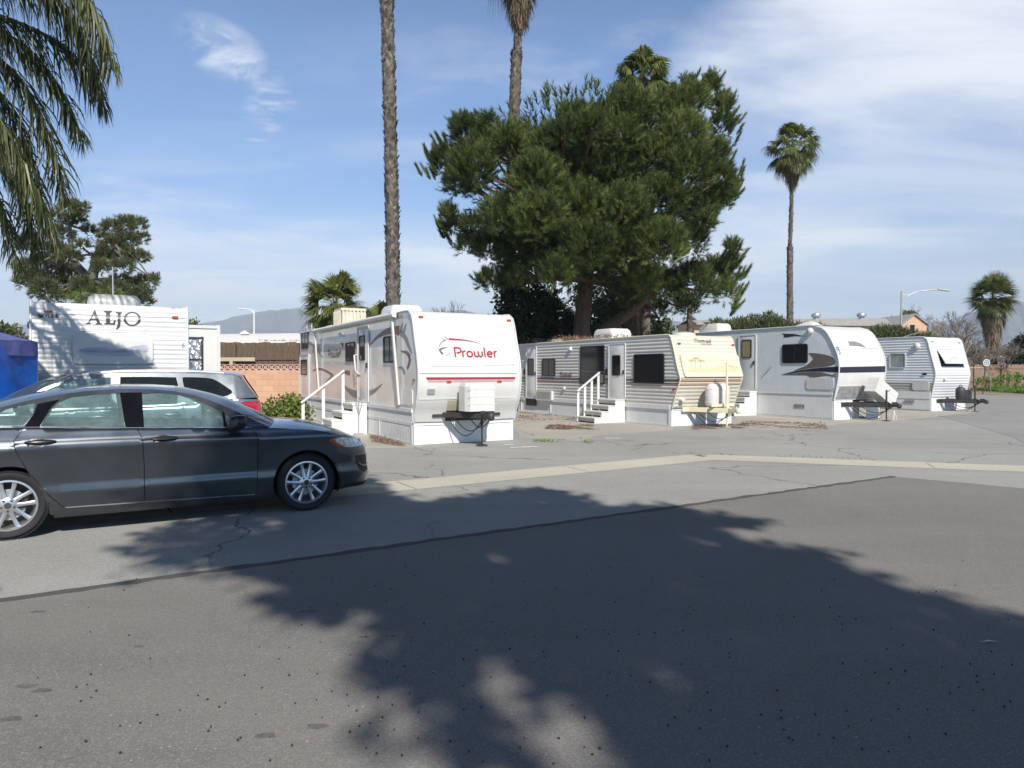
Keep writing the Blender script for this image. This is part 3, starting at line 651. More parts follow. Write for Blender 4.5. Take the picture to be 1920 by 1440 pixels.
# front details
T1.decal('front_ridge', [ribbon([(.02, 1.6), (2.42, 1.6)], .03)], M_white, False, off=.014, thick=.018)
T1.decal('lower_lip', [ribbon([(.02, 1.02), (2.42, 1.02)], .03)], M_white, False, off=.012, thick=.016)
f = T1.fp
T1.decal('front_bead', [ribbon([f(1035, 400), f(1030, 760), f(1060, 780), f(1570, 770), f(1582, 740), f(1530, 425)], .016)], M_white, False, off=.009, thick=.012, step=.05)
T1.decal('maroon_stripe', [[f(980, 862), f(1617, 860), f(1612, 876), f(988, 880)]], M_red, False)
T1.decal('pink_stripe', [[f(990, 884), f(1610, 880), f(1604, 892), f(1000, 898)]], mat('pink_vinyl', (.45, .27, .27), .4), False)
T1.decal('corner_flap', [[f(905, 1028), f(1132, 1028), f(1112, 1176), f(900, 1180)], [f(1470, 1015), f(1622, 1010), f(1606, 1150), f(1462, 1160)]], M_white, False, off=.02, thick=.03)
T1.decal('front_cavity', [[f(1135, 1030), f(1465, 1018), f(1460, 1150), f(1114, 1170)]], mat('grimy_cream', (.42, .39, .30), .7, var=.2), False, off=.004, thick=.004)
T1.decal('gap_shade_panel', [[f(1120, 1100), f(1455, 1085), f(1458, 1160), f(1114, 1172)]], M_black, False, off=.012, thick=.004)  # shade of the opening behind the hitch, painted as a flat black panel
T1.decal('wolf_emblem', [ribbon([f(1142, 590), f(1230, 596), f(1310, 608), f(1383, 631)], .05, .004)], M_red, False, step=.05)
T1.decal('wolf_outline', [[f(1088, 572), f(1110, 590), f(1128, 600), f(1098, 612), f(1070, 652), f(1064, 655), f(1080, 618), f(1104, 594)], [f(1105, 566), f(1128, 578), f(1142, 600), f(1126, 592)], [f(1120, 712), f(1135, 695), f(1160, 690), f(1138, 702)]], mat('silver_print', (.26, .25, .25), .4), False, off=.004, step=.05)
T1.decal('wolf_jaw', [[f(1068, 662), f(1095, 650), f(1140, 646), f(1102, 660), f(1084, 670), f(1104, 692), f(1098, 702), f(1080, 686)]], M_taupe, False, off=.005, step=.05)
lettering(T1, 'Prowler', (1183, 718), (1492, 720), .225, 'lettering', M_red, False, w=.175)
for p in ((942, 432), (1567, 457), (1142, 892), (1500, 890)): T1.marker(*p)
T1.decal('fuel_vent', [rr(*f(990, 945), *f(1040, 982), .02)], M_steel, False, off=.02, thick=.02)
# side details
s = T1.sp
T1.window((413, 617), (478, 748), split=1); T1.window((682, 575), (768, 757), split=1); T1.window((98, 545), (146, 655), split=1); 
T1.door((503, 515), (578, 1040), ((517, 567), (556, 742)), M_wside)
T1.door((92, 708), (155, 1000), ((99, 738), (144, 845)), M_wside, knob=False, mg=mat('brown_glass', (.10, .07, .05), .1))
T1.decal('side_swoosh', [ribbon([s(585, 632), s(625, 585), s(680, 548), s(735, 528), s(792, 528)], .03, .22), ribbon([s(803, 675), s(845, 688), s(868, 722)], .02, .14), ribbon([s(868, 722), s(862, 760), s(848, 800)], .15, .08), ribbon([s(178, 815), s(215, 802), s(262, 812), s(322, 850)], .05, .08), ribbon([s(358, 835), s(395, 825), s(440, 832)], .04, .14)], mat('faded_maroon', (.20, .075, .08), .35), step=.1)
T1.decal('grey_swoosh', [ribbon([s(800, 540), s(835, 580), s(860, 640), s(882, 690)], .12, .03, .14), [s(792, 545), s(800, 500), s(822, 462), s(816, 500), s(812, 545)], [s(816, 540), s(826, 500), s(844, 472), s(838, 510), s(830, 545)], ribbon([s(785, 792), s(812, 795), s(830, 838)], .02, .10), ribbon([s(95, 608), s(150, 615), s(200, 655), s(248, 722)], .14, .03), ribbon([s(250, 930), s(280, 890), s(312, 862)], .02, .14), ribbon([s(378, 895), s(425, 950), s(500, 985), s(600, 965), s(670, 910)], .02, .02, .22)], M_grey, step=.1, off=.0045)
lettering(T1, 'Prowler', (285, 722), (372, 718), .24, 'side_lettering', M_taupe, True, w=.16, off=.007)
T1.marker(897, 880, side=True)
T1.decal('compartment_door', [rr(*s(790, 945), *s(888, 1062), .06)], M_wside, off=.016, thick=.016); 
h = MB(); a, z = s(510, 840); a2, z2 = s(498, 700); h.tube([(-.03, a2, z2), (-.12, a2-.04, z2-.03), (-.12, a, z+.1), (-.03, a, z)], .022, 8); T1.part(h, 'grab_handle', M_white, smooth=60)
h = MB(); a, z = s(385, 560); h.bx(-.09, 0, a-.06, a+.06, z-.05, z+.06); T1.part(h, 'porch_light', M_paintw, bevel=.01); h = MB(); a, z = s(383, 635); h.bx(-.06, 0, a-.07, a+.07, z-.07, z+.07); h.bx(-.075, -.06, a-.05, a+.03, z-.05, z-.02); T1.part(h, 'socket_cover', M_grey, bevel=.01)
aw = MB(); L0 = s(770, 1000)[0]; L1 = s(225, 900)[0]
aw.tube([(-.13, .85, 2.93), (-.13, L1+.25, 2.93)], .06, 12); T1.part(aw, 'awning_roller', M_paintw, smooth=50)
for y, yb, zb in ((1.02, .78, .86), (L1+.1, L1-.05, 1.05)):
    aw = MB(); aw.bar((-.13, y, 2.9), (-.05, yb, zb), .07, .05, up=(1, 0, 0)); aw.bar((-.11, y+.12, 2.9), (-.045, yb+.05, zb+.05), .05, .04, up=(1, 0, 0)); aw.bx(-.17, -.03, y-.05, y+.14, 2.86, 3.0); T1.part(aw, 'awning_arm', M_white, bevel=.004)
T1.ac(1.22, 4.0, .95, 1.05, .42)
# cooler box with louvred sides
cb = MB(); cx, cy, w = 1.1, 8.6, .42; cb.bx(cx-w, cx+w, cy-w, cy+w, 3.0, 3.06); cb.bx(cx-w, cx+w, cy-w, cy+w, 3.62, 3.70); cb.bx(cx-w+.04, cx+w-.04, cy-w+.04, cy+w-.04, 3.06, 3.62)
for k in range(7):
    u = -w+.06*2*k+.06
    for q in (-1, 1): cb.bx(cx+u-.02, cx+u+.02, cy+q*w-.035, cy+q*w-.0 if q < 0 else cy+w+.0, 3.06, 3.62); cb.bx(cx+q*w-.035, cx+q*w, cy+u-.02, cy+u+.02, 3.06, 3.62)
T1.part(cb, 'evaporative_cooler', mat('beige_metal', (.55, .50, .40), .6, dirt=.2), merge=0)
for y, sz in ((9.6, .3), (7.0, .22)):
    v = MB(); v.box((.9, y, 3.09), (sz*2, sz*2, .10)); v.box((.9, y, 3.17), (sz*1.8, sz*1.8, .05)); T1.part(v, 'roof_vent', M_white, bevel=.015)
for y in (10.4, 9.7):
    ld = MB(); ld.tube([(.1, y, 3.0), (.1, y, 3.2), (.12, y+.06, 3.26), (.12, y+.34, 3.26), (.1, y+.4, 3.2), (.1, y+.4, 3.0)], .015, 6); T1.part(ld, 'roof_rail', M_steel, smooth=60)
tongue(T1, .66, 1.15, jack_h=(0, 1.32))
pc = MB(); ring = [[(1.25+(.37)*a_, -.70+b_*.22, z_) for a_, b_ in ((-1, 1), (-1, -.4), (-.8, -1), (.8, -1), (1, -.4), (1, 1), (-1, 1))] for z_ in (.76, 1.30)]; ring.append([(1.25+.33*a_, -.70+b_*.17, 1.38) for a_, b_ in ((-1, 1), (-1, -.4), (-.8, -1), (.8, -1), (1, -.4), (1, 1), (-1, 1))]); ring.append([(1.25, -.7, 1.385)]*7); pc.grid(ring)
for z_ in (.92, 1.08, 1.24): pc.bx(.9, 1.6, -.925, -.918, z_-.008, z_+.008)
T1.part(pc, 'propane_cover', M_white, bevel=.012)
d0 = s(575, 1100)[0]
stairs(T1, d0-.02, .95, 4, s(540, 1042)[1]-.0, .27, 'white_steps', 'white wooden steps and railing at the door of the wolf emblem trailer', M_paintw, M_paintw, posts=3, rail_len=.3)
st_ = MB(); pz = Vector((-.30, d0-.10, 0)); r0 = empty('metal_stand', T1.loc(pz.x, pz.y, 0), TA, 'thin metal stand with a looped handle beside the wolf emblem trailer steps', 'stand'); st_.tube([(0, 0, .03), (0, 0, .95)], .014, 8); st_.tube([(0, 0, .55), (-.10, -.05, .92), (-.02, 0, .97), (.12, .02, .95)], .008, 6); st_.tube([(0, 0, .5), (.12, .03, .93)], .008, 6); st_.bx(-.12, .12, -.08, .08, 0, .05); st_.build('frame', M_steel, r0, smooth=50)
# dark wedge leaning at the right corner of the skirt
wb = MB(); P = T1.loc(2.47, .02, 0); wb.add([P, P+TX*.32-TY*.05, P+Vector((0, 0, .42)), P+TY*.05, P+TX*.32, P+Vector((0, 0, .42))+TY*.05], [(0, 1, 2), (3, 5, 4), (0, 3, 4, 1), (1, 4, 5, 2), (2, 5, 3, 0)])
tag(wb.build('skirt_brace', M_grey), 'small dark triangular board leaning against the right corner of the wolf emblem trailer', 'board')

# ------------------------------------------------------------------ beige and grey ribbed trailer
def banded(name, base, bands, rough=.45, dirt=.25):
    m, nt, b = nt_of(name); v = objv(nt); sp_ = nt.nodes.new('ShaderNodeSeparateXYZ'); nt.links.new(v, sp_.inputs[0]); z = rng_map(nt, sp_.outputs[2], 0, 4)
    st = [(0, base)]
    for z0, z1, c in bands: st += [(z0/4, c), (z1/4, base)]
    f = noise(nt, v, 2, 5); o = ramp(nt, z, st, 'CONSTANT'); o = mixc(nt, rng_map(nt, f, .35, .75, 0, .22), o, tuple(np.array(base)*.8))
    o = mixc(nt, rng_map(nt, noise(nt, v, 1.3, 8, .7, .4, (1.5, 1.5, .4)), .5, .8, 0, dirt), o, (.30, .26, .20)); nt.links.new(o, b.inputs['Base Color']); b.inputs['Roughness'].default_value = rough; b.inputs['Coat Weight'].default_value = .2; return m
br = (.09, .05, .04); tn = (.32, .19, .13)
M_nside = banded('grey_beige_siding', (.60, .575, .53), [(1.13, 1.15, tn), (1.19, 1.22, tn), (1.25, 1.29, br), (1.315, 1.40, br)])
M_nfront = banded('cream_siding', (.54, .52, .43), [(1.20, 1.225, tn), (1.25, 1.29, (.55, .33, .2)), (1.31, 1.35, tn), (1.37, 1.40, (.30, .17, .11)), (1.42, 1.44, tn)], dirt=.15)
T2 = Trailer('beige_trailer', G(*c3(1190, 960)), 2.44, 9.15, [(.55, .08), (.8, .17), (1.1, .29), (1.36, .40), (1.42, .42), (1.48, .40), (1.8, .28), (2.2, .16), (2.58, .03), (2.66, 0), (2.71, -.07)], .55, 2.71,
    'ribbed grey and cream trailer with brown stripes and a slanted cream front', c3, corr=.020, pitch=.11, mside=M_nside, mfront=M_nfront, mroof=mat('dull_roof', (.33, .32, .30), .8, dirt=.4))
T2.skirt(.55, yb=9.1); mb = MB(); zk = T2.sp(1185, 800)[1]; mb.bx(-.045, -.02, 0, 9.0, .5, zk); T2.part(mb, 'skirt_board', M_skirt)
f = T2.fp; s = T2.sp
T2.door((115, 372), (190, 745), ((127, 450), (173, 576)), M_wside); T2.door((737, 345), (855, 750), ((761, 425), (823, 577)), M_wside)
T2.window((231, 453), (329, 582), split=1); w = T2.window((517, 358), (698, 640), r=.03, proud=.02); T2.window((919, 417), (1147, 638), r=.08)
mb = MB(); (a0, b0), (a1, b1) = s(517, 548), s(697, 552); mb.bx(-.05, -.03, a1, a0, b0-.01, b0+.01); (a2, b2) = s(655, 560); mb.bx(-.04, -.032, a2-.25, a2+.05, b2-.35, b2-.02); mb.build('curtain_rail', M_twig, w)
T2.decal('storage_hatch', [rr(*s(197, 688), *s(316, 766), .05)], M_alu, off=.10, thick=.1); T2.decal('hatch_panel', [rr(*s(207, 697), *s(306, 752), .04)], mat('olive_panel', (.34, .34, .27), .5), off=.106, thick=.004)
T2.marker(1220, 680, side=True); T2.marker(1248, 335); T2.marker(1652, 346)
h = MB(); a, z = s(443, 375); h.bx(-.1, 0, a-.07, a+.07, z-.06, z+.06); T2.part(h, 'porch_light', M_paintw, bevel=.01); h = MB(); a, z = s(397, 668); h.bx(-.08, 0, a-.05, a+.05, z-.06, z+.04); T2.part(h, 'socket_cover', M_paintw, bevel=.01)
for q in ((712, 545), (97, 545)): h = MB(); a, z = s(*q); h.bx(-.04, 0, a-.05, a+.05, z-.13, z+.1); T2.part(h, 'latch', M_black, bevel=.005)
def script(T, txt, a, b, h_, name, m, side, w=.10): return lettering(T, txt, a, b, h_, name, m, side, w=w, slant=.05)
M_brown = mat('brown_print', (.10, .045, .03), .5)
script(T2, ['n2', 'o', 'm', 'a', 'd'], (362, 590), (450, 590), .20, 'side_lettering', M_brown, True, w=.14)
script(T2, ['n2', 'o', 'm', 'a', 'd'], (1366, 329), (1492, 331), .125, 'lettering', M_brown, False, w=.13)
script(T2, ['C', 'E', 'N', 'T', 'U', 'R', 'Y'], (1415, 347), (1498, 349), .045, 'small_lettering', M_brown, False, w=.14)
M_cover = mat('butter_panel', (.59, .545, .41), .45, var=.03, dirt=.08)
cv = T2.decal('window_cover', [rr(f(1266, 500)[0], f(1300, 586)[1], f(1700, 500)[0], f(1300, 418)[1], .06)], M_cover, False, off=.05, thick=.05, step=.12)
T2.decal('cover_bead', [ribbon([f(1285, 458), f(1680, 462)], .012), ribbon([f(1300, 545), f(1690, 545)], .012)], mat('bead_tan', (.52, .42, .25), .6), False, off=.055, thick=.006, parent=cv)  # beads in a slightly darker tan than the cover
T2.decal('dune_picture', [[f(1310, 540), f(1310, 528), f(1360, 518), f(1420, 526), f(1480, 518), f(1540, 508), f(1600, 516), f(1660, 505), f(1692, 512), f(1692, 540)]], mat('dune_tan', (.72, .48, .28), .5), False, off=.053, step=.08, parent=cv)
ln = []
for cx_, cy_ in ((1330, 470), (1362, 452), (1400, 472)):
    ln.append(ribbon([f(cx_, 522), f(cx_+3, cy_)], .012))
    for k in range(6):
        a_ = R(-20+44*k); ln.append(ribbon([f(cx_+3, cy_), f(cx_+3+18*math.cos(a_), cy_-10*math.sin(a_)-6), f(cx_+3+32*math.cos(a_), cy_-8*math.sin(a_)+8)], .012, .003))
ln += [ribbon([f(1540, 512), f(1580, 488), f(1620, 500), f(1680, 515)], .008), ribbon([f(1560, 515), f(1600, 500), f(1640, 512)], .008)]
T2.decal('palm_drawing', ln, mat('olive_line', (.38, .30, .14), .6), False, off=.056, step=.05, parent=cv)
h = MB(); x, z = f(1262, 757); h.bx(x-.07, x+.07, -T2.prof(z)-.14, -T2.prof(z)-.0, z-.03, z+.03); T2.part(h, 'front_lamp', M_paintw, bevel=.01)
T2.ac(1.25, 4.5, .95, 1.15, .40, M_white); mb = MB(); mb.lathe([(.001, .15), (.2, .14), (.36, .09), (.38, .03), (.38, 0)], 24, Matrix.Translation((1.35, .95, T2.z1+.02))); T2.part(mb, 'roof_dish', M_white, smooth=50)
mb = MB(); mb.lathe([(.001, .16), (.25, .15), (.32, 0)], 16, Matrix.Translation((.7, 7.3, T2.z1+.02))); T2.part(mb, 'roof_hatch', M_grey, smooth=40)
mc = M_cream; tongue(T2, .50, 1.3, m=mc, jack_h=(0, 1.9), jm=mc, h=.14)
for k, xx in enumerate((.98, 1.42)):
    mb = MB(); mb.lathe([(.001, .66), (.10, .65), (.185, .55), (.20, .45), (.20, .08), (.17, 0)], 22, Matrix.Translation((xx+.05, -.62, .62)))
    for zz in (.74, .92, 1.1): mb.lathe([(.201, zz-.008), (.206, zz), (.201, zz+.008)], 22, Matrix.Translation((xx+.05, -.62, 0)))
    T2.part(mb, 'propane_tank', M_white, smooth=40)
mb = MB(); mb.bx(.80, 1.72, -.84, -.80, .60, .68); T2.part(mb, 'tank_tray', mc)
q = s(857, 935); zt = s(857, 755)[1]
stairs(T2, max(q[0], s(857, 800)[0])-.0, .98, 4, zt, .27, 'concrete_steps', 'grey and white steps with a white railing at the door of the cream fronted trailer', M_paintw, mat('grey_tread', (.55, .54, .50), .8, dirt=.2), posts=4)
st = MB(); a, z = s(188, 750); st.bx(-.06, -.046, a-.05, a+.9, .05, z-.02); a0 = s(190, 745)[0]; a1 = s(115, 745)[0]; v = MB(); v.bx(-.064, -.048, a0, a1, z-.28, z-.02); v.build('skirt_vent_opening', M_black, T2.root)
# dry needles on the roof of it
cl = Cloud(); P = np.stack([rng.uniform(.1, 2.3, 2600), rng.uniform(3.6, 9.0, 2600)+rng.normal(0, .3, 2600), np.full(2600, T2.z1+.05)+rng.uniform(0, .09, 2600)], 1)
P[:, 2] += .10*np.sin(P[:, 1]*2.3)*np.sin(P[:, 0]*2+1); P = np.array([T2.loc(*p) for p in P]); leaves(cl, P, .16, 0, asp=.16); o = cl.build('roof_litter', M_litter); tag(o, 'brown fallen pine needles lying along the roof of the cream fronted trailer', 'pine needles', kind='stuff')

# ------------------------------------------------------------------ white trailer with black swoosh, number 93
T3 = Trailer('swoosh_trailer', G(*c4(694, 919)), 2.44, 8.6, [(.67, .02), (1., .10), (1.4, .18), (1.76, .21), (2., .19), (2.2, .14), (2.5, .0), (2.8, -.17), (2.95, -.28), (3.07, -.42), (3.16, -.60), (3.2, -.80)], .67, 3.2,
    'smooth white trailer with black and brown swoosh and rounded front numbered 93', c4, mside=mat('cool_fibreglass', (.62, .66, .68), .24, var=.05, bs=.4, bsc=.8, coat=.5, bd=.03), mfront=M_white)
zk = T3.sp(690, 745)[1]; T3.skirt(.66, yb=8.5, x1=.95); mb = MB(); ys = [(y, d) for k in range(84) for y, d in ((k*.1, 0), (k*.1+.088, 0), (k*.1+.091, .006), (k*.1+.098, .006))]; mb.grid([[(-.036+d, y, z) for y, d in ys] for z in (.06, zk-.06)]); mb.bx(-.06, -.037, 0, 8.4, zk-.06, zk+.02); T3.part(mb, 'side_skirting', M_skirt)
mb = MB(); mb.bx(1.75, 2.44, -.01, .01, .006, .66); T3.part(mb, 'skirt_end', M_skirt); mb = MB(); mb.bx(.95, 1.75, .28, .3, .006, .66); T3.part(mb, 'skirt_recess', M_skirt)
f = T3.fp; s = T3.sp
T3.window((366, 432), (531, 551), split=1, r=.09); T3.door((93, 378), (196, 720), ((110, 402), (173, 518)), M_alu, mg=mat('curtained_glass', (.30, .23, .13), .2))
T3.decal('brown_swoosh', [smooth_poly([s(535, 488), s(600, 490), s(675, 506), s(704, 530), s(703, 558), s(650, 574), s(560, 582), s(440, 600), s(505, 574), s(548, 545), s(562, 518)], 2), smooth_poly([s(355, 628), s(500, 611), s(620, 611), s(718, 640), s(650, 633), s(592, 642), s(540, 642), s(518, 630)], 2)], M_taupe, step=.1)
T3.decal('black_swoosh', [[s(360, 626), s(440, 604), s(560, 586), s(650, 578), s(729, 573), s(729, 612), s(640, 606), s(520, 606), s(440, 614)], [s(363, 361), s(440, 364), s(522, 380), s(450, 377), s(395, 386), s(374, 386), s(380, 373)]], M_navy, step=.1, off=.005)
T3.decal('black_band', [[f(733, 577), f(1030, 570), f(1030, 609), f(733, 614)]], M_navy, False); T3.decal('front_swoosh', [[f(783, 412), f(830, 411), f(870, 425), f(906, 452), f(850, 442), f(796, 440), f(796, 424)]], mat('silver_vinyl', (.22, .20, .19), .35), False, step=.07)
T3.decal('front_seam', [ribbon([f(715, 462), f(985, 458)], .012)], M_grey, False, off=.004); T3.decal('lower_seam', [ribbon([f(722, 700), f(1000, 692)], .025)], M_white, False, off=.014, thick=.016)
T3.decal('stone_guard', [[f(733, 706), f(990, 699), f(962, 775), f(706, 784)]], mat('tread_plate', (.36, .37, .37), .45, .5, var=.35, sc=7, bs=.6, bsc=40), False, off=.008, thick=.01)
lettering(T3, '93', (714, 497), (743, 493), .25, 'number', M_navy, False, w=.13, slant=.1)
lb = MB(); a, z = s(548, 345); lb.lathe([(.001, .12), (.07, .11), (.11, .07), (.12, 0)], 18, Matrix.Translation((0, a, z)) @ Matrix.Rotation(-PI/2, 4, 'Y')); T3.part(lb, 'dome_lamp', M_white, smooth=60)
T3.decal('storage_hatch', [rr(*s(523, 648), *s(699, 722), .08)], M_alu, off=.02, thick=.02); T3.marker(706, 624, side=True)
mb = MB(); mb.tube([(-.02, s(235, 645)[0], s(235, 645)[1]), (-.03, s(300, 575)[0], s(300, 575)[1])], .012, 6); T3.part(mb, 'antenna_rod', M_steel)
def ventgrid(T, p, q, xo):
    mb = MB(); (a0, z0), (a1, z1) = T.sp(*p), T.sp(*q); a0, a1 = sorted((a0, a1)); z0, z1 = sorted((z0, z1)); n = 3; g = (a1-a0)/n
    for k in range(n):
        b = a0+g*k
        for j in range(3): zz = z0+(z1-z0)*(.12+.3*j); mb.bx(xo-.012, xo, b+g*.1, b+g*.82, zz, zz+.025)
        mb.bx(xo-.014, xo, b+g*.08, b+g*.14, z0, z1); mb.bx(xo-.014, xo, b+g*.8, b+g*.86, z0, z1)
    T.part(mb, 'skirt_vent', M_grey)
ventgrid(T3, (447, 812), (516, 842), -.04)
T3.ac(1.2, 6.6, .8, 1.2, .40, M_white)
mb = MB(); mb.grid([[(.2+.9*t, 1.4+.35*math.cos(w)*(1-.3*t), 3.25+.16*math.sin(PI*min(t*1.2, 1))*math.sin(max(w, 0))) for w in np.linspace(0, PI, 9)] for t in np.linspace(0, 1, 8)]); T3.part(mb, 'roof_fairing', M_white, smooth=60)
tongue(T3, .52, 1.35, jack_h=(0, 1.02), h=.15)
rt = Matrix.Rotation(R(28), 3, 'Y'); mb = MB(); mb.box((1.62, -.62, .93), (1.15, .42, .52), rt); c0 = Vector((1.62, -.62, .93))
for zz in (-.12, .06): mb.box(c0+rt @ Vector((0, 0, zz)), (1.16, .43, .02), rt)
T3.part(mb, 'propane_cover', M_white, bevel=.02)
mb = MB(); mb.tube([(1.9, -.9, .32), (1.8, -.95, .02)], .014, 6); mb.tube([(1.9, -.9, .32), (2.05, -.9, .02)], .014, 6); T3.part(mb, 'stand', M_paintw)
zt = s(100, 728)[1]
stairs(T3, s(205, 890)[0]-.02, .95, 4, zt, .26, 'white_steps', 'white steps between the cream fronted trailer and the rounded trailer numbered 93', M_paintw, M_paintw, railing=False)

# ------------------------------------------------------------------ last white ribbed trailer
M_4s = banded('white_ribbed_siding', (.70, .74, .77), [(.40, 1.16, (.36, .35, .33))], dirt=.1); M_4f = banded('white_ribbed_front', (.61, .62, .62), [(.40, 1.13, (.50, .52, .53))], dirt=.1)
T4 = Trailer('ribbed_trailer', G(*c4(1320, 861)), 2.44, 8.0, [(.55, .02), (.9, .08), (1.3, .16), (1.54, .19), (1.7, .16), (2.2, .03), (2.6, -.08), (2.9, -.16), (3.0, -.22), (3.06, -.32)], .55, 3.06,
    'farthest white trailer with ribbed siding, grey lower band and propped window cover', c4, corr=.022, pitch=.11, mside=M_4s, mfront=M_4f)
zk = T4.sp(1315, 735)[1]; T4.skirt(.54, yb=7.9, x1=2.44); mb = MB(); mb.bx(-.06, -.02, 0, 7.8, .5, zk); mb.bx(-.045, -.02, 0, 7.8, .06, .5); T4.part(mb, 'skirt_board', M_skirt)
f = T4.fp; s = T4.sp
T4.window((1057, 488), (1163, 584), mf=M_alu, mg=mat('reflecting_glass', (.30, .33, .35), .15, var=.3, sc=2), r=.1, fw=.04)
lb = MB(); a, z = s(1234, 443); lb.lathe([(.001, .12), (.09, .11), (.13, .07), (.14, 0)], 18, Matrix.Translation((0, a, z)) @ Matrix.Rotation(-PI/2, 4, 'Y')); T4.part(lb, 'dome_lamp', M_white, smooth=60)
T4.decal('storage_hatch', [rr(*s(1207, 668), *s(1313, 728), .08)], M_alu, off=.03, thick=.03); ventgrid(T4, (1156, 785), (1222, 808), -.062)
h = MB(); a, z = s(1283, 622); h.bx(-.05, 0, a-.08, a+.08, z-.04, z+.04); T4.part(h, 'latch', M_black)
T4.marker(1327, 412, m=M_grey); T4.marker(1499, 420, m=M_grey)
(x0, z0), (x1, z1) = f(1385, 572), f(1500, 472); w4 = T4.decal('front_window', [[(x0, z0), (x1, z0), (x1, z1), (x0, z1)]], M_glassd, False, off=.012, thick=.01)
mb = MB(); rows = []
for t in np.linspace(0, 1, 7): rows.append([(x0-.02+(x1-x0+.04)*u, -T4.prof(z1)-.03-.42*t+.06*t*t, z1+.02-(z1-z0)*.86*t) for u in np.linspace(0, 1, 5)])
mb.grid(rows); mb.grid([[(p[0], p[1]+.02, p[2]-.012) for p in r] for r in rows]); T4.part(mb, 'window_cover', M_white, smooth=60, merge=0)
yy = lambda t: -T4.prof(z1)-.03-.42*t+.06*t*t-.006
mb = MB()
for pts in (ribbon([(.30, .50), (.38, .62), (.46, .50), (.54, .62), (.62, .50), (.70, .62)], .015), ribbon([(.2, .72), (.5, .66), (.85, .72)], .03, .004), ribbon([(.75, .45), (.85, .55), (.8, .68)], .012)):
    mb.add([(x0+(x1-x0)*u, yy(v), z1+.02-(z1-z0)*.86*v) for u, v in pts], [(i, i+1, len(pts)-2-i, len(pts)-1-i) for i in range(len(pts)//2-1)])
T4.part(mb, 'cover_lettering', M_steel, merge=0)
h = MB(); x, z = f(1403, 652); h.bx(x-.06, x+.08, -T4.prof(z)-.1, -T4.prof(z)-.0, z-.04, z+.04); T4.part(h, 'front_lamp', M_paintw, bevel=.01)
tongue(T4, .42, 1.35, jack_h=(0, 1.06), h=.16)
mb = MB(); mb.lathe([(.001, .50), (.09, .5), (.16, .44), (.18, .36), (.18, .08), (.15, 0)], 20, Matrix.Translation((1.0, -.62, .50))); mb.bx(1.05, 1.50, -.80, -.45, .5, .88); mb.tube([(.9, -.62, 1.0), (.93, -.62, 1.07), (1.07, -.62, 1.07), (1.1, -.62, 1.0)], .015, 6); T4.part(mb, 'propane_tank', M_blackm, smooth=40)
mb = MB(); mb.tube([(.2, 1.3, 3.1), (.25, 1.0, 3.2), (.3, .6, 3.28)], .02, 6); T4.part(mb, 'roof_antenna', M_steel)

# ------------------------------------------------------------------ white trailer on the left, seen from the front
T5 = Trailer('siding_trailer', (-8.34, 12.4), 2.44, 8.0, [(.55, .0), (1., .07), (1.5, .12), (2., .10), (2.5, .03), (2.75, .0), (2.81, -.02), (2.84, -.06)], .55, 2.84,
    'white sided trailer with large black serif lettering behind the parked cars', c7, corr=.016, pitch=.086, mside=M_alu, mfront=M_alu)
T5.skirt(.5, yb=7.8); f = T5.fp
T5.marker(360, 176); T5.marker(1312, 219)
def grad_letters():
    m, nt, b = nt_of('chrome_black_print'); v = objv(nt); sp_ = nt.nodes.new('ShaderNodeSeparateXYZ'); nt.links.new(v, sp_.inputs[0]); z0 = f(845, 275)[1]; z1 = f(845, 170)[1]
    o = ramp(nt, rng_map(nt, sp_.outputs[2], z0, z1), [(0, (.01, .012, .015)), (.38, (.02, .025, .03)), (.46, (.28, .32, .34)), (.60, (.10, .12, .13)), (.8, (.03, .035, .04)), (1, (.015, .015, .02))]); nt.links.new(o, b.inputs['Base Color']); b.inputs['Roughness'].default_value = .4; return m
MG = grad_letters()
A_ = [[(645, 270), (645, 262), (662, 258), (706, 170), (714, 168), (752, 262), (766, 266), (766, 273), (715, 273), (715, 266), (728, 262), (718, 238), (680, 238), (668, 260), (684, 264), (684, 270)]]
L_ = [[(780, 172), (838, 172), (838, 178), (825, 182), (825, 262), (848, 262), (858, 240), (866, 240), (864, 275), (782, 272), (782, 265), (795, 262), (795, 182), (780, 179)]]
J_ = [[(868, 180), (914, 182), (914, 188), (904, 192), (904, 268), (896, 295), (880, 310), (868, 308), (876, 296), (882, 272), (882, 190), (868, 187)]]
mb = MB()
def ell(cx, cy, rx, ry, n=28): return [f(cx+rx*math.cos(2*PI*k/n), cy+ry*math.sin(2*PI*k/n)) for k in range(n)]
for pl, hol in ((A_[0], [[(684, 230), (716, 230), (702, 196)]]), (L_[0], []), (J_[0], [])): panel(mb, [f(*p) for p in pl], T5.fm, .06, .002, holes=[[f(*p) for p in h] for h in hol], off=.004)
panel(mb, ell(991, 232, 65, 52), T5.fm, .05, .002, holes=[ell(991, 230, 46, 45)], off=.004); mb.build('lettering', MG, T5.root)
lettering(T5, 'SKYLiNE', (284, 222), (442, 224), .058, 'maker_lettering', M_black, False, w=.22)
lettering(T5, '6', (1362, 448), (1388, 448), .10, 'number', M_grey, False, w=.13)
x0, zt_ = f(546, 335); x1, zb_ = f(1150, 574)
T5.decal('window_cover', [rr(x0, zb_, x1, zt_, .12)], mat('cover_plastic', (.52, .525, .51), .35, var=.03), False, off=.035, thick=.035, step=.12)
T5.decal('cover_rim', [ribbon([(x0+.06, zt_-.03), (x0+.03, zb_+.06), (x0+.1, zb_+.03), (x1-.1, zb_+.03), (x1-.03, zb_+.1), (x1-.05, zt_-.05)], .014)], M_white, False, off=.046, thick=.012, step=.05)
T5.decal('cover_handle', [[f(603, 325), f(1095, 339), f(1095, 343), f(603, 330)]], M_grey, False, off=.05, thick=.012)
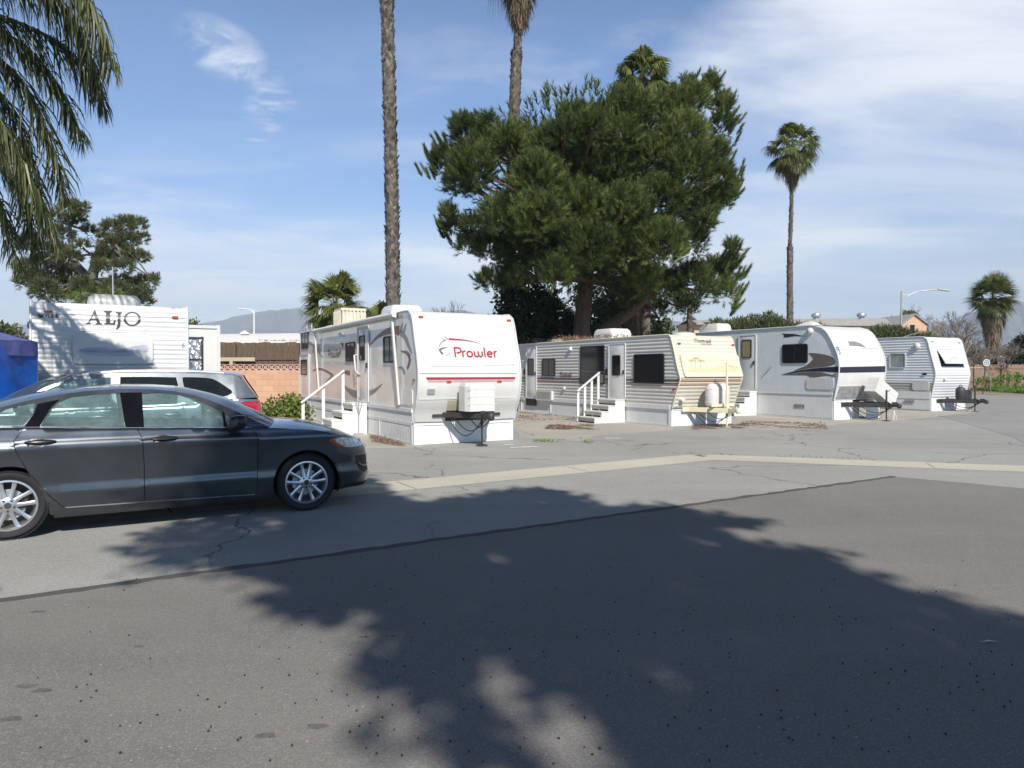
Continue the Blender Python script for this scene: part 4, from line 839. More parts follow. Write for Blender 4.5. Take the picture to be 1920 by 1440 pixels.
T5.decal('lake_picture', [smooth_poly([f(588, 468), f(660, 448), f(790, 446), f(900, 462), f(1010, 436), f(1098, 428), f(1108, 470), f(1060, 500), f(960, 510), f(800, 512), f(650, 500)], 2)], mat('faded_print', (.36, .37, .42), .4, var=.22, sc=4, stretch=(1, 1, 6)), False, off=.040, step=.08)
T5.decal('lake_streak', [smooth_poly([f(592, 470), f(700, 462), f(850, 470), f(1000, 462), f(1096, 468), f(1080, 482), f(850, 486), f(680, 484)], 2)], mat('faded_print_line', (.27, .27, .37), .4, var=.15, sc=5), False, off=.043, step=.08)  # darker streak printed across the lake picture
T5.ac(1.25, 2.0, .95, 1.1, .30, M_white)
mb = MB(); mb.tube([(1.22, 2.9, 2.85), (1.22, 2.9, 3.9)], .014, 6); T5.part(mb, 'antenna', M_steel)
mb = MB(); xo = 2.46; so_ = MB(); so_.bx(xo, xo+.86, 2.6, 5.8, .85, 2.62); sl_ = T5.part(so_, 'slide_out', M_white, bevel=.02)
tr = MB(); tr.bx(xo+.82, xo+.89, 2.57, 2.63, .8, 2.68); tr.bx(xo, xo+.89, 2.575, 2.6, 2.60, 2.67); tr.build('slide_trim', M_alu, sl_)
fo = MB(); fo.grid([[(xo+.02+.48*u, 2.592-.012*math.sin(23*u+9*v)*math.cos(17*v-6*u), 1.45+.92*v) for u in np.linspace(0, 1, 26)] for v in np.linspace(0, 1, 34)]); fo.build('foil_cover', mat('crinkled_foil', (.66, .67, .69), .22, .9, bs=.9, bsc=14, bd=.03), sl_, smooth=70)
tp = MB()
for b_ in ((xo, xo+.54, 2.36, 2.40), (xo, xo+.52, 1.88, 1.91)): tp.bx(b_[0], b_[1], 2.565, 2.58, b_[2], b_[3])
tp.bx(xo+.49, xo+.53, 2.56, 2.575, 1.44, 2.41); tp.build('black_tape', M_black, sl_)
mb = MB(); mb.lathe([(.001, .1), (.06, .08), (.08, 0)], 12, Matrix.Translation((-.02, .4, 2.45)) @ Matrix.Rotation(-PI/2, 4, 'Y')); T5.part(mb, 'side_lamp', M_steel)

# ------------------------------------------------------------------ cars
class CarSurf:
    def __init__(s, B, hw, belt, xn, nose, xt, tail, tilt_n, tilt_t, gin, zg, ztop):
        s.B = pchip(*zip(*B)); s.hw = hw; s.belt = pchip(*zip(*belt)); s.xn, s.xt = xn, xt; s.gin, s.zg, s.ztop = gin, zg, ztop
        def arcp(pts):
            P = smooth_line(pts, 8); L = [0]
            for i in range(1, len(P)): L.append(L[-1]+float(np.hypot(*(P[i]-P[i-1]))))
            return np.array(L), np.array([p[0] for p in P]), np.array([p[1] for p in P])
        s.nl, s.nx, s.ni = arcp(nose); s.tl, s.tx, s.ti = arcp(tail); s.s1 = xn+s.nl[-1]; s.s0 = xt-s.tl[-1]
        s.tn = pchip(*zip(*tilt_n)); s.tt = pchip(*zip(*tilt_t))
    def half(s, x, z):
        b = s.belt(x)
        if z <= b: return s.B(z)
        t = (z-b)/max(s.ztop-b, .2); h = s.B(b)-.012-s.gin*max(t, 0)**1.2
        if x < s.zg: h -= .13*((s.zg-x)/.8)**2
        return h
    def p(s, a, z, off=0., side=-1):
        if a > s.xn:
            t = a-s.xn; L = s.nl; x = np.interp(t, L, s.nx); i = np.interp(t, L, s.ni); k = t/L[-1]; x += s.tn(z)*min(1, k*1.6)**2; y = s.half(s.xn, z)*(1-i/s.ni[-1])
            e = .01; dx = np.interp(t+e, L, s.nx)-np.interp(t-e, L, s.nx); di = np.interp(t+e, L, s.ni)-np.interp(t-e, L, s.ni); q = math.hypot(dx, di)+1e-9; x += off*di/q; y += off*dx/q
        elif a < s.xt:
            t = s.xt-a; L = s.tl; x = np.interp(t, L, s.tx); i = np.interp(t, L, s.ti); k = t/L[-1]; x += s.tt(z)*min(1, k*1.6)**2; y = s.half(s.xt, z)*(1-i/s.ti[-1])
            e = .01; dx = -(np.interp(t+e, L, s.tx)-np.interp(t-e, L, s.tx)); di = np.interp(t+e, L, s.ti)-np.interp(t-e, L, s.ti); q = math.hypot(dx, di)+1e-9; x -= off*di/q; y += off*dx/q
        else: x = a; y = s.half(a, z)+off
        return (float(x), side*float(y), z)
def arch(cx, r, z0, a0=-15, n=22):    # arch from the front foot over the top to the rear foot
    o = []
    for k in range(n+1):
        w = R(a0+(180-2*a0)*k/n); o.append((cx+r*math.cos(w), max(.33+r*math.sin(w)*1.0, z0)))
    return o
def make_wheel(car, x, y, sgn, r, rr_, style, mrim):
    w = empty('wheel', (x, y, r)); w.parent = car; M = Matrix.Rotation(-sgn*PI/2, 4, 'X')        # local +z of the lathe points outward (sgn*y)
    t = MB(); tw = .225; h = tw/2
    t.lathe([(rr_-.005, -h+.02), (rr_+.03, -h+.004), (r-.055, -h), (r-.02, -h+.012), (r-.004, -h+.035), (r, -h+.06), (r, h-.06), (r-.004, h-.035), (r-.02, h-.012), (r-.055, h), (rr_+.05, h+.003), (rr_+.012, h-.006), (rr_-.005, h-.02)], 64, M, closed=True)
    for k in range(90):    # shoulder tread blocks
        a = 2*PI*k/90; ca, sa = math.cos(a), math.sin(a)
        for sg in (-1, 1):
            p = M @ Vector(((r-.006)*ca, (r-.006)*sa, sg*(h-.03))); Rm = (M.to_3x3() @ Matrix.Rotation(a, 3, 'Z')); t.box(p, (.016, .013, .04), Rm)
    t.build('tyre', M_tyre, w, smooth=35, merge=0)
    g = MB(); g.lathe([(rr_, h-.03), (rr_-.004, h-.008), (rr_-.02, h-.006), (rr_-.028, h-.02), (rr_-.035, h-.06), (rr_-.05, -h+.05), (rr_-.02, -h+.02), (rr_, -h+.02)], 64, M, closed=True)
    def sp(a0, a1, w0, w1, d0, d1, th=.022):
        q = []
        for (rad, a, wd, d) in ((.055, a0, w0, d0), ((rr_*.55), (a0*.45+a1*.55), (w0*.4+w1*.35), d0-.008), (rr_-.03, a1, w1, d1), (rr_-.012, a1, w1*1.5, d1+.002)):
            c = Vector((rad*math.cos(a), rad*math.sin(a), 0)); n_ = Vector((-math.sin(a), math.cos(a), 0)); q.append([M @ (c+n_*wd/2+Vector((0, 0, d-.005))), M @ (c+n_*wd*.18+Vector((0, 0, d))), M @ (c-n_*wd*.18+Vector((0, 0, d))), M @ (c-n_*wd/2+Vector((0, 0, d-.005))), M @ (c-n_*wd/2+Vector((0, 0, d-th))), M @ (c+n_*wd/2+Vector((0, 0, d-th))), M @ (c+n_*wd/2+Vector((0, 0, d-.005)))])
        g.grid(q)
    for k in range(5):
        b = 2*PI*k/5+PI/2
        for sg in (-1, 1):
            sp(b+sg*.34, b+sg*(.26 if style == 0 else .12), .046, .040, h-.018, h-.022)
    g.lathe([(.0005, h-.014), (.062, h-.014), (.078, h-.024), (.08, h-.05), (.0005, h-.05)], 30, M)
    g.build('rim', mrim, w, smooth=35, merge=0)
    c = MB(); c.lathe([(.0005, h-.006), (.026, h-.007), (.030, h-.013)], 20, M)
    for k in range(5):
        a = 2*PI*k/5-PI/2; c.lathe([(.0005, h-.003), (.009, h-.004), (.011, h-.013)], 8, M @ Matrix.Translation((.054*math.cos(a), .054*math.sin(a), 0)))
    c.build('hub_cap', M_blackm, w, smooth=40, merge=0)
    d = MB(); d.lathe([(.05, .035), (.15, .035), (.15, .015), (.05, .015)], 40, M, closed=True); d.build('brake_disc', M_steel, w, smooth=35); 
    d = MB(); d.box(M @ Vector((.125, .03, .03)), (.07, .05, .14)); d.lathe([(.0005, -.06), (rr_-.03, -.06)], 30, M); d.build('brake_caliper', M_blackm, w)
    return w
def seat(C, x, y, name='front_seat', w=.5, hz=.30):
    mb = MB(); mb.box((x+.02, y, hz+.10), (.50, w, .16)); mb.box((x-.27, y, hz+.42), (.13, w*.92, .58), Matrix.Rotation(R(-14), 3, 'Y')); mb.box((x-.36, y, hz+.80), (.09, w*.52, .17), Matrix.Rotation(R(-8), 3, 'Y')); return mb.build(name, M_cloth, C, smooth=50, bevel=.035)
def make_car(name, loc, rz, label, sf, spec):
    C = empty(name, loc, rz, label, 'car'); C['group'] = 'cars parked side by side'; paint = spec['paint']; P = sf.p; wb = spec['wb']; r = spec['r']; AR = spec['ar']; zs = spec['sill']; s0, s1 = sf.s0, sf.s1
    body = MB(); liner = MB(); belt = sf.belt; gap = .0035
    def bl(a, b, n=12): return [(x, belt(x)) for x in np.linspace(a, b, n)]
    fr_arch = arch(wb, AR, zs); rr_arch = arch(0, AR, zs)     # each listed from +x foot over the top to -x foot
    fg, rg = spec['fgap'], spec['rgap']; mg_ = spec['mgap']      # gap polylines listed top -> bottom
    zb = spec['zbump']
    fend = [(s1, zb)]+[(s1, spec['znose'])]+[(x, spec['shoulder'](x)) for x in np.linspace(s1, fg[0][0]+.12, 22)]+[(fg[0][0]+gap, fg[0][1])]+[(x+gap, z) for x, z in fg[1:]]+[(fg[-1][0]+gap, zs-.09)]+[(fr_arch[-1][0]-.0, zs-.09)]+fr_arch[::-1]+[(fr_arch[0][0]+.02, zb+.03)]
    quart = [(rr_arch[0][0], zs-.09), (rg[-1][0]-gap, zs-.09)]+[(x-gap, z) for x, z in rg[::-1]]+[(x, belt(x)) for x in np.linspace(rg[0][0]-.05, sf.xt, 12)]+[(s0, spec['ztail'])]+[(s0, .30)]+[(rr_arch[-1][0]-.03, .26)]+rr_arch[::-1]
    silln = [(rg[-1][0]-gap, zs-.09), (fg[-1][0]+gap, zs-.09), (fg[-1][0]+gap, fg[-1][1]-gap), (mg_[-1][0], mg_[-1][1]-gap), (rg[-1][0]-gap, rg[-1][1]-gap)]
    rdoor = [(x+gap, z) for x, z in rg[::-1]]+bl(rg[0][0]+.03, mg_[0][0]-.03)+[(x-gap, z) for x, z in mg_]
    fdoor = [(x+gap, z) for x, z in mg_[::-1]]+bl(mg_[0][0]+.03, fg[0][0]-.03)+[(x-gap, z) for x, z in fg]
    for sd in (-1, 1):
        fm = lambda a, z, o, sd=sd: P(a, z, o, sd)
        for poly in (fend, quart, silln): panel(body, poly, fm, .05, .022, nrm=True)
        panel(liner, [(rg[-1][0]-.1, zs-.06), (fg[-1][0]+.08, zs-.06), (fg[0][0]+.08, belt(fg[0][0])-.03), (rg[1][0]-.05, belt(rg[0][0])-.03)], fm, .1, .02, off=-.03)
        # greenhouse frame
        go = spec['gh']; bot = [(x, belt(x)) for x in np.linspace(go[-1][0], go[0][0], 16)][1:-1]; pl = go+bot; panel(body, pl, fm, .05, .018, holes=spec['wins'], off=-.004, nrm=True)
        trim = MB(); 
        for a_, b_ in spec['pillars']: trim = MB(); panel(trim, a_, fm, .05, .006, off=b_+.004, nrm=True); trim.build('pillar_trim', M_gloss, C, smooth=40)
        ch = MB(); 
        if spec.get('chrome'):
            ch.tube([P(x, belt(x)+.008, .004, sd) for x in np.linspace(*spec['chrome'], 30)], .008, 6); ch.build('window_trim', M_chrome, C, smooth=60)
        for nm, poly, wn in (('rear_door', rdoor, 1), ('front_door', fdoor, 0)):
            mb = MB(); panel(mb, poly, fm, .04, .02, off=.0005, nrm=True); d = mb.build(nm, paint, C, smooth=30)
            hx, hz_ = spec['handles'][wn]; hb = MB(); rows = []
            for t in np.linspace(0, 1, 9):
                w = .028*math.sin(PI*min(max(t, .03), .97))**.5; x = hx-.13+.26*t; o = .012+.032*math.sin(PI*t)**.6
                rows.append([P(x, hz_+w*math.cos(q)*.8, o*.6+.018*math.sin(q), sd) for q in np.linspace(0, 2*PI, 9)])
            hb.grid(rows); hb.build('handle', spec.get('hm', M_plastic), d, smooth=60)
            cup = MB(); panel(cup, [(hx-.03+.085*math.cos(q), hz_-.012+.045*math.sin(q)) for q in np.linspace(0, 2*PI, 17)[:-1]], fm, .05, .002, off=.003); cup.build('handle_recess', M_plastic, d)
            wp = MB(); panel(wp, spec['wins'][wn], fm, .08, .003, off=-.014, nrm=True); wp.build('window_glass', spec['glass'][wn], d, smooth=50)
        for wn in range(2, len(spec['wins'])):
            wp = MB(); panel(wp, spec['wins'][wn], fm, .08, .003, off=-.014, nrm=True); wp.build('quarter_glass', spec['glass'][wn], C, smooth=50)
        for nm, poly, off, mt in spec['decals']:
            mb = MB(); panel(mb, poly, fm, .04, .008, off=off, nrm=True); mb.build(nm, mt, C, smooth=50)
        # mirror
        mx, mz = spec['mirror']; mb = MB(); base = Vector(P(mx, mz, .0, sd)); rows = []
        for t, wx, wz in ((0, .01, .01), (.02, .05, .05), (.10, .085, .072), (.5, .10, .082), (.85, .088, .072), (.97, .06, .05), (1., .01, .01)):
            rows.append([(base.x+.05+wx*math.copysign(abs(math.cos(q))**.65, math.cos(q))-.03*t*0, base.y+sd*(.05+.19*t), base.z+.045+wz*math.copysign(abs(math.sin(q))**.7, math.sin(q))+.012*math.cos(q)) for q in np.linspace(0, 2*PI, 21)])
        mb.grid(rows); mr = mb.build('mirror', M_plastic, C, smooth=60); mb = MB(); mb.bar((base.x+.06, base.y-sd*.02, base.z-.0), (base.x+.05, base.y+sd*.10, base.z+.0), .09, .03); mb.build('mirror_stalk', M_plastic, mr, bevel=.008)
        # wheel well, arch lip
        for cx in (0, wb):
            mb = MB(); y1 = sf.B(.5)-.018; rows = [[(cx+(AR+.012)*math.cos(w), sd*yy_, .33+(AR+.012)*math.sin(w)) for w in np.linspace(R(-20), R(200), 26)] for yy_ in (y1, y1-.38)]; mb.grid(rows); mb.add([(cx+(AR+.012)*math.cos(w), sd*(y1-.38), .33+(AR+.012)*math.sin(w)) for w in np.linspace(R(-20), R(200), 26)], [tuple(range(26))]); mb.build('wheel_well', M_black, C, smooth=50)
        for cx in (0, wb): make_wheel(C, cx, sd*(sf.B(.45)-.125-.015), sd, r, spec['rim'], spec['style'], spec['mrim'])
    # hood, windscreen, roof, rear window, deck: rows across the car
    def across(mb, st, crown, m=13):
        rows = []
        for (a, z, c, xb) in st:
            e = P(a, z, -.006, 1); ye = abs(e[1]); rows.append([(e[0]+xb*(1-v*v), v*ye, z+c*(1-abs(v)**2.4)) for v in np.linspace(-1, 1, m)])
        mb.grid(rows)
    for nm, k in (('bonnet', 'hood'), ('roof', 'roof'), ('boot_lid', 'deck')): mb = MB(); across(mb, spec[k], None, 21); mb.build(nm, paint, C, smooth=50)
    mb = MB(); across(mb, spec['wind'], None); mb.build('windscreen', spec['glass'][0], C, smooth=50); mb = MB(); across(mb, spec['rear'], None); mb.build('rear_window', spec['glass'][-1], C, smooth=50)
    b = body.build('body', paint, C, smooth=30); liner.build('door_liner', M_cloth, C)
    un = MB(); un.bx(-.55, wb+.5, -.7, .7, .19, .27); un.bx(fg[-1][0]+.1, fg[-1][0]+.13, -.75, .75, .25, belt(fg[0][0])-.1); un.bx(-.42, -.38, -.7, .7, .25, belt(0)-.15); un.build('underbody', M_black, C)
    for y in (-.37, .37): seat(C, mg_[0][0]+spec['seatx'], y, hz=spec['seatz'])
    seat(C, mg_[0][0]+spec['seatx']-.86, 0, 'rear_seat', 1.25, spec['seatz'])
    mb = MB(); mb.box((fg[0][0]-.12, 0, belt(fg[0][0])-.16), (.5, 1.3, .22)); mb.build('dashboard', M_cloth, C, bevel=.05)
    mb = MB(); cx = fg[0][0]-.5; mb.tube([(cx+.06*math.sin(w), .37+.18*math.cos(w), belt(cx)-.10+.17*math.sin(w)) for w in np.linspace(0, 2*PI, 25)], .014, 6, cap=False); mb.bar((cx, .37-.17, belt(cx)-.1), (cx, .37+.17, belt(cx)-.1), .03, .03); mb.build('steering_wheel', M_plastic, C, smooth=60)
    return C
# graphite sedan, measured from its rear wheel forward
sfS = CarSurf([(.15, .85), (.2, .885), (.27, .905), (.36, .918), (.44, .926), (.50, .914), (.65, .918), (.80, .925), (.885, .932), (.905, .926), (.925, .905), (1.0, .885), (1.08, .865)], .93,
    [(-1.1, 1.06), (-.6, 1.085), (-.05, 1.078), (.5, 1.055), (1.11, 1.03), (1.93, 1.0), (2.42, .985), (3.9, .98)],
    2.75, [(2.75, 0), (3.05, .012), (3.3, .05), (3.48, .115), (3.61, .21), (3.69, .34), (3.745, .52), (3.775, .72), (3.785, .93)], -.45, [(-.45, 0), (-.7, .03), (-.9, .09), (-1.02, .2), (-1.07, .4), (-1.1, .65), (-1.11, .93)],
    [(.15, -.10), (.22, -.02), (.34, .01), (.5, -.01), (.62, -.01), (.72, -.05), (.80, -.11), (.9, -.25)], [(.2, .10), (.5, 0), (.8, -.0), (1.1, .06)], .235, -.1, 1.43)
shS = pchip(*zip(*[(2.2, .99), (2.42, .985), (2.7, .965), (2.95, .94), (3.2, .895), (3.4, .85), (3.6, .80), (3.85, .775), (5, .77)]))
frS = [(1.17, 1.045), (1.165, 1.385), (1.30, 1.395), (1.45, 1.385), (1.62, 1.345), (1.80, 1.265), (1.93, 1.19), (1.945, 1.015)]
reS = [(.27, 1.085), (.33, 1.22), (.42, 1.315), (.52, 1.362), (.75, 1.388), (.96, 1.392), (1.0, 1.05)]
trS = [(1.985, 1.012), (1.975, 1.155), (2.10, 1.085), (2.22, 1.005)]; quS = [(-.42, 1.115), (-.25, 1.175), (-.02, 1.25), (.14, 1.30), (.22, 1.315), (.205, 1.22), (.13, 1.095)]
pilS = [(1.0, 1.047), (1.17, 1.042), (1.165, 1.40), (.96, 1.40)]
znS = .78
def zline(pts): return pts
specS = dict(paint=M_sedan, wb=2.85, r=.334, ar=.385, sill=.265, zbump=.20, znose=.79, ztail=1.0, shoulder=shS,
    fgap=[(2.245, .99), (2.30, .88), (2.305, .65), (2.28, .255)], rgap=[(.13, 1.073), (.055, .95), (.07, .86), (.15, .69), (.32, .44), (.445, .285)], mgap=[(1.11, 1.03), (1.155, .91), (1.168, .62), (1.165, .268)],
    gh=[(2.44, .99), (2.30, 1.065), (2.1, 1.175), (1.9, 1.275), (1.7, 1.355), (1.5, 1.405), (1.25, 1.432), (.95, 1.438), (.65, 1.42), (.4, 1.385), (.15, 1.33), (-.1, 1.262), (-.35, 1.185), (-.6, 1.12), (-.78, 1.085)],
    wins=[frS, reS, trS, quS], pillars=[(pilS, .001), ([(1.955, 1.01), (1.98, 1.01), (1.97, 1.17), (1.945, 1.18)], .001), ([(.14, 1.09), (.26, 1.085), (.34, 1.25), (.42, 1.34), (.24, 1.30), (.21, 1.2)], .001)], chrome=(-.5, 2.24), handles=[(1.36, .925), (.27, .938)], glass=[M_glasst, M_glasst, M_glasst, M_glasst],
    decals=[('character_line', ribbon([(-.4, .968), (.6, .94), (1.5, .915), (2.55, .89)], .006, .006, .008), .0015, M_black),
        ('headlight_lens', smooth_poly([(3.12, .805), (3.25, .835), (3.42, .832), (3.60, .805), (3.72, .775), (3.76, .735), (3.60, .715), (3.38, .715), (3.22, .75)], 3), .006, mat('lamp_glass', (.42, .47, .52), .08, .6, var=.55, sc=22, coat=1.)),
        ('turn_signal', smooth_poly([(3.115, .806), (3.17, .820), (3.20, .81), (3.23, .775), (3.33, .722), (3.29, .72), (3.20, .755)], 3), .012, M_amber),
        ('air_intake', [(3.48, .60), (3.70, .60), (3.78, .55), (3.78, .40), (3.62, .38), (3.52, .45)], .003, M_black),
        ('intake_blade', ribbon([(3.50, .52), (3.62, .47), (3.80, .47)], .02), .014, M_sedan),
        ('lower_lip', ribbon([(3.30, .235), (3.55, .245), (3.9, .25), (4.3, .25)], .02), .012, M_plastic),
        ('grille', [(3.95, .70), (4.6, .72), (4.6, .42), (4.05, .42)], .004, M_plastic),
        ('sill_strip', ribbon([(.47, .276), (1.3, .262), (2.27, .246)], .012), .003, M_chrome)],
    mirror=(2.02, 1.02), rim=.25, style=0, mrim=M_alloy, seatx=.28, seatz=.26,
    hood=[(a, shS(a)-.004, c, xb) for a, c, xb in ((2.36, .055, .26), (2.5, .066, .20), (2.7, .074, .14), (2.95, .078, .09), (3.2, .074, .06), (3.4, .06, .05), (3.6, .042, .04), (3.75, .024, .02), (3.9, .012, .01), (4.1, .005, 0), (sfS.s1-.05, .0, 0))],
    wind=[(2.42, .99, .05, .22), (2.2, 1.115, .06, .20), (2.0, 1.225, .062, .17), (1.8, 1.31, .06, .13), (1.6, 1.378, .055, .08), (1.48, 1.407, .052, .05)],
    roof=[(1.48, 1.407, .052, .05), (1.25, 1.431, .046, .02), (.95, 1.437, .044, 0), (.65, 1.419, .046, 0), (.4, 1.384, .05, -.02), (.2, 1.342, .052, -.05)],
    rear=[(.2, 1.342, .052, -.05), (-.1, 1.262, .05, -.09), (-.4, 1.172, .045, -.10), (-.68, 1.102, .03, -.07)],
    deck=[(-.68, 1.10, .03, -.07), (-.8, 1.082, .03, -.05), (-.95, 1.068, .025, -.02), (-1.1, 1.05, .02, 0), (-1.3, 1.03, .01, 0), (sfS.s0+.05, 1.0, 0, 0)])
CD = R(30.857); CX = Vector((math.cos(CD), math.sin(CD), 0)); CN = Vector((-math.sin(CD), math.cos(CD), 0))
P0 = Vector((-4.83, 6.80, 0)); make_car('parked_sedan', P0+CN*.90, CD, 'dark graphite sedan parked in the left foreground, its front wheel nearest', sfS, specS)
# silver wagon-like SUV facing the other way behind the sedan
sfV = CarSurf([(.2, .84), (.3, .875), (.45, .89), (.7, .90), (.9, .905), (1.0, .90), (1.06, .885), (1.15, .86)], .90, [(-1, 1.20), (-.3, 1.16), (.3, 1.09), (1., 1.06), (2., 1.03), (2.5, 1.01), (3.6, 1.0)],
    2.8, [(2.8, 0), (3.2, .04), (3.45, .12), (3.6, .26), (3.68, .45), (3.72, .65), (3.73, .90)], -.45, [(-.45, 0), (-.62, .02), (-.78, .07), (-.87, .17), (-.92, .36), (-.94, .6), (-.95, .90)],
    [(.2, -.04), (.5, .02), (.8, -.02), (1., -.15)], [(.2, .06), (.5, -.0), (.8, .0), (1.1, .05), (1.3, .14), (1.6, .34)], .19, -.55, 1.60)
o_ = .95; shV = pchip([2.2, 2.6, 3.0, 3.4, 5], [1.03, 1.02, .99, .93, .9])
w0 = [(1.36, 1.09), (1.345, 1.535), (1.62, 1.52), (1.90, 1.465), (2.14, 1.37), (2.45, 1.17), (2.5, 1.08)]
w1 = [(.44, 1.11), (.40, 1.38), (.43, 1.53), (.8, 1.54), (1.22, 1.54), (1.24, 1.09)]; w2 = smooth_poly([(.32, 1.36), (.34, 1.50), (.30, 1.532), (-.02, 1.52), (-.16, 1.48), (-.34, 1.35), (-.40, 1.28), (-.28, 1.215), (0, 1.22), (.27, 1.25)], 3)
specV = dict(paint=M_suv, wb=2.67, r=.35, ar=.40, sill=.30, zbump=.25, znose=.93, ztail=1.12, shoulder=shV, fgap=[(2.42, 1.01), (2.45, .9), (2.42, .32)], rgap=[(.36, 1.085), (.33, .95), (.45, .6), (.52, .33)], mgap=[(1.30, 1.052), (1.31, .9), (1.31, .33)],
    gh=[(2.72, 1.04), (2.5, 1.19), (2.2, 1.39), (1.9, 1.52), (1.6, 1.578), (1.2, 1.60), (.6, 1.60), (.1, 1.59), (-.25, 1.575), (-.50, 1.55), (-.60, 1.48), (-.74, 1.32), (-.85, 1.19)],
    wins=[w0, w1, w2], pillars=[(ribbon([(-.62, 1.56), (-.68, 1.45), (-.88, 1.18)], .03), .004)], chrome=(.3, 2.5), handles=[(1.50, .94), (.50, .95)], glass=[M_glasst, M_glassdk, M_glassdk, M_glassdk], hm=M_suv,
    decals=[('tail_light', smooth_poly([(-.52, 1.11), (-.75, 1.13), (-1.0, 1.13), (-1.2, 1.10), (-1.2, .93), (-.95, .91), (-.76, .92), (-.68, 1.02)], 3), .012, mat('red_lens', (.36, .008, .02), .12, var=.5, sc=14, coat=1.)), ('lens_strip', ribbon([(-.60, 1.09), (-.75, 1.04), (-.82, .96), (-1.1, .95)], .012), .022, mat('bright_red_lens', (.6, .03, .05), .2, coat=1.)),
        ('roof_rail', ribbon([(1.9, 1.56), (1.2, 1.63), (.2, 1.63), (-.3, 1.60)], .02), -.03, M_steel)],
    mirror=(2.42, 1.05), rim=.25, style=1, mrim=M_alloy, seatx=.35, seatz=.42,
    hood=[(a, shV(a)-.004, c, xb) for a, c, xb in ((2.6, .05, .2), (2.9, .06, .12), (3.2, .05, .06), (3.5, .03, .02), (3.9, .01, 0), (sfV.s1-.05, 0, 0))],
    wind=[(2.68, 1.06, .06, .24), (2.4, 1.26, .07, .18), (2.1, 1.44, .07, .12), (1.85, 1.535, .07, .06)], roof=[(1.85, 1.535, .07, .06), (1.6, 1.577, .07, .02), (1.2, 1.60, .07, 0), (.6, 1.60, .07, 0), (.1, 1.59, .068, 0), (-.25, 1.575, .06, 0), (-.5, 1.55, .05, -.10), (-.56, 1.53, .045, -.16)],
    rear=[(-.56, 1.525, .04, -.10), (-.66, 1.42, .03, -.06), (-.76, 1.29, .02, -.03), (-.82, 1.20, .01, -.02)], deck=[(-.82, 1.20, .01, -.02), (-.9, 1.16, .0, 0), (-1.1, 1.14, 0, 0), (sfV.s0+.05, 1.12, 0, 0)])
PV = Vector((-6.933, 10.32, 0))+CX*3.28; make_car('parked_suv', PV-CX*.95+CN*.88, CD+PI, 'silver family SUV with dark rear windows parked behind the graphite sedan', sfV, specV)
# shark-fin aerial on the sedan roof is out of sight; a small fin shows on the near roof end

# ------------------------------------------------------------------ vegetation builders
def chips(cl, path, rad, n, size, out=.5, up=1.):
    """broken leaf bases standing off a palm trunk"""
    path = np.array([tuple(p) for p in path]); m = len(path); t = rng.uniform(0, m-1.001, n); i = t.astype(int); u = (t-i)[:, None]; c = path[i]*(1-u)+path[i+1]*u; r = np.interp(t, np.arange(m), rad)
    a = rng.uniform(0, 2*PI, n); d = np.stack([np.cos(a), np.sin(a), np.zeros(n)], 1); s = np.stack([-np.sin(a), np.cos(a), np.zeros(n)], 1); upv = np.array([0, 0, 1.])
    b = c+d*(r*.93)[:, None]; k = size*rng.uniform(.6, 1.4, n)[:, None]; sl = rng.uniform(-.5, .5, n)[:, None]; tip = b+(d*out*rng.uniform(.3, 1.1, n)[:, None]+upv*up+s*sl)*k
    cl.quads(b-s*k*.42, b+s*k*.42, tip+s*k*.2, tip-s*k*.2, rng.uniform(0, 1, n))
def fan_leaves(cl, c, n, R0, el0, el1, petiole, seg=26, droop=.35, rndr=(0., 1.), w=.045, arcw=80, rs=(.85, 1.1)):
    for k in range(n):
        az = rng.uniform(0, 2*PI); u = rng.uniform(0, 1); el = R(el0+(el1-el0)*u); d = np.array([math.cos(az)*math.cos(el), math.sin(az)*math.cos(el), math.sin(el)]); s = np.array([-math.sin(az), math.cos(az), 0.]); 
        nrm = np.cross(s, d); tw = rng.uniform(-.5, .5); s = s*math.cos(tw)+nrm*math.sin(tw); L = petiole*rng.uniform(.8, 1.15); Rr = R0*rng.uniform(*rs); b = np.array(c)+d*L; b[2] -= .10*L*math.cos(el)
        r = rng.uniform(*rndr); cl.quads(*[np.array([q]) for q in (np.array(c)-s*.02, np.array(c)+s*.02, b+s*.015, b-s*.015)], r)
        A = np.radians(np.linspace(-arcw, arcw, seg))+rng.normal(0, .02, seg); fold = .28
        D = np.cos(A)[:, None]*d+np.sin(A)[:, None]*s+(fold*np.abs(np.sin(A)))[:, None]*nrm; D = unit(D); ln = Rr*(.72+.28*np.cos(A))*rng.uniform(.9, 1.08, seg); sd_ = unit(np.cross(D, nrm)); wm = w*Rr/1.1
        def pt(t): q = b+D*(ln*t)[:, None]; q[:, 2] -= droop*Rr*t**2.6; return q
        p0, p1, p2, p3 = pt(0.), pt(.5), pt(.8), pt(1.); p3 = p3.copy(); p3[:, 2] -= droop*.35*Rr*rng.uniform(.3, 1.3, seg)
        rr2 = r+rng.uniform(-.06, .06, seg); W1 = wm*1.25
        cl.quads(p0-sd_*.004, p0+sd_*.004, p1+sd_*W1, p1-sd_*W1, rr2); cl.quads(p1-sd_*W1, p1+sd_*W1, p2+sd_*wm*.5, p2-sd_*wm*.5, rr2); cl.tris(p2-sd_*wm*.5, p2+sd_*wm*.5, p3, rr2+.1)
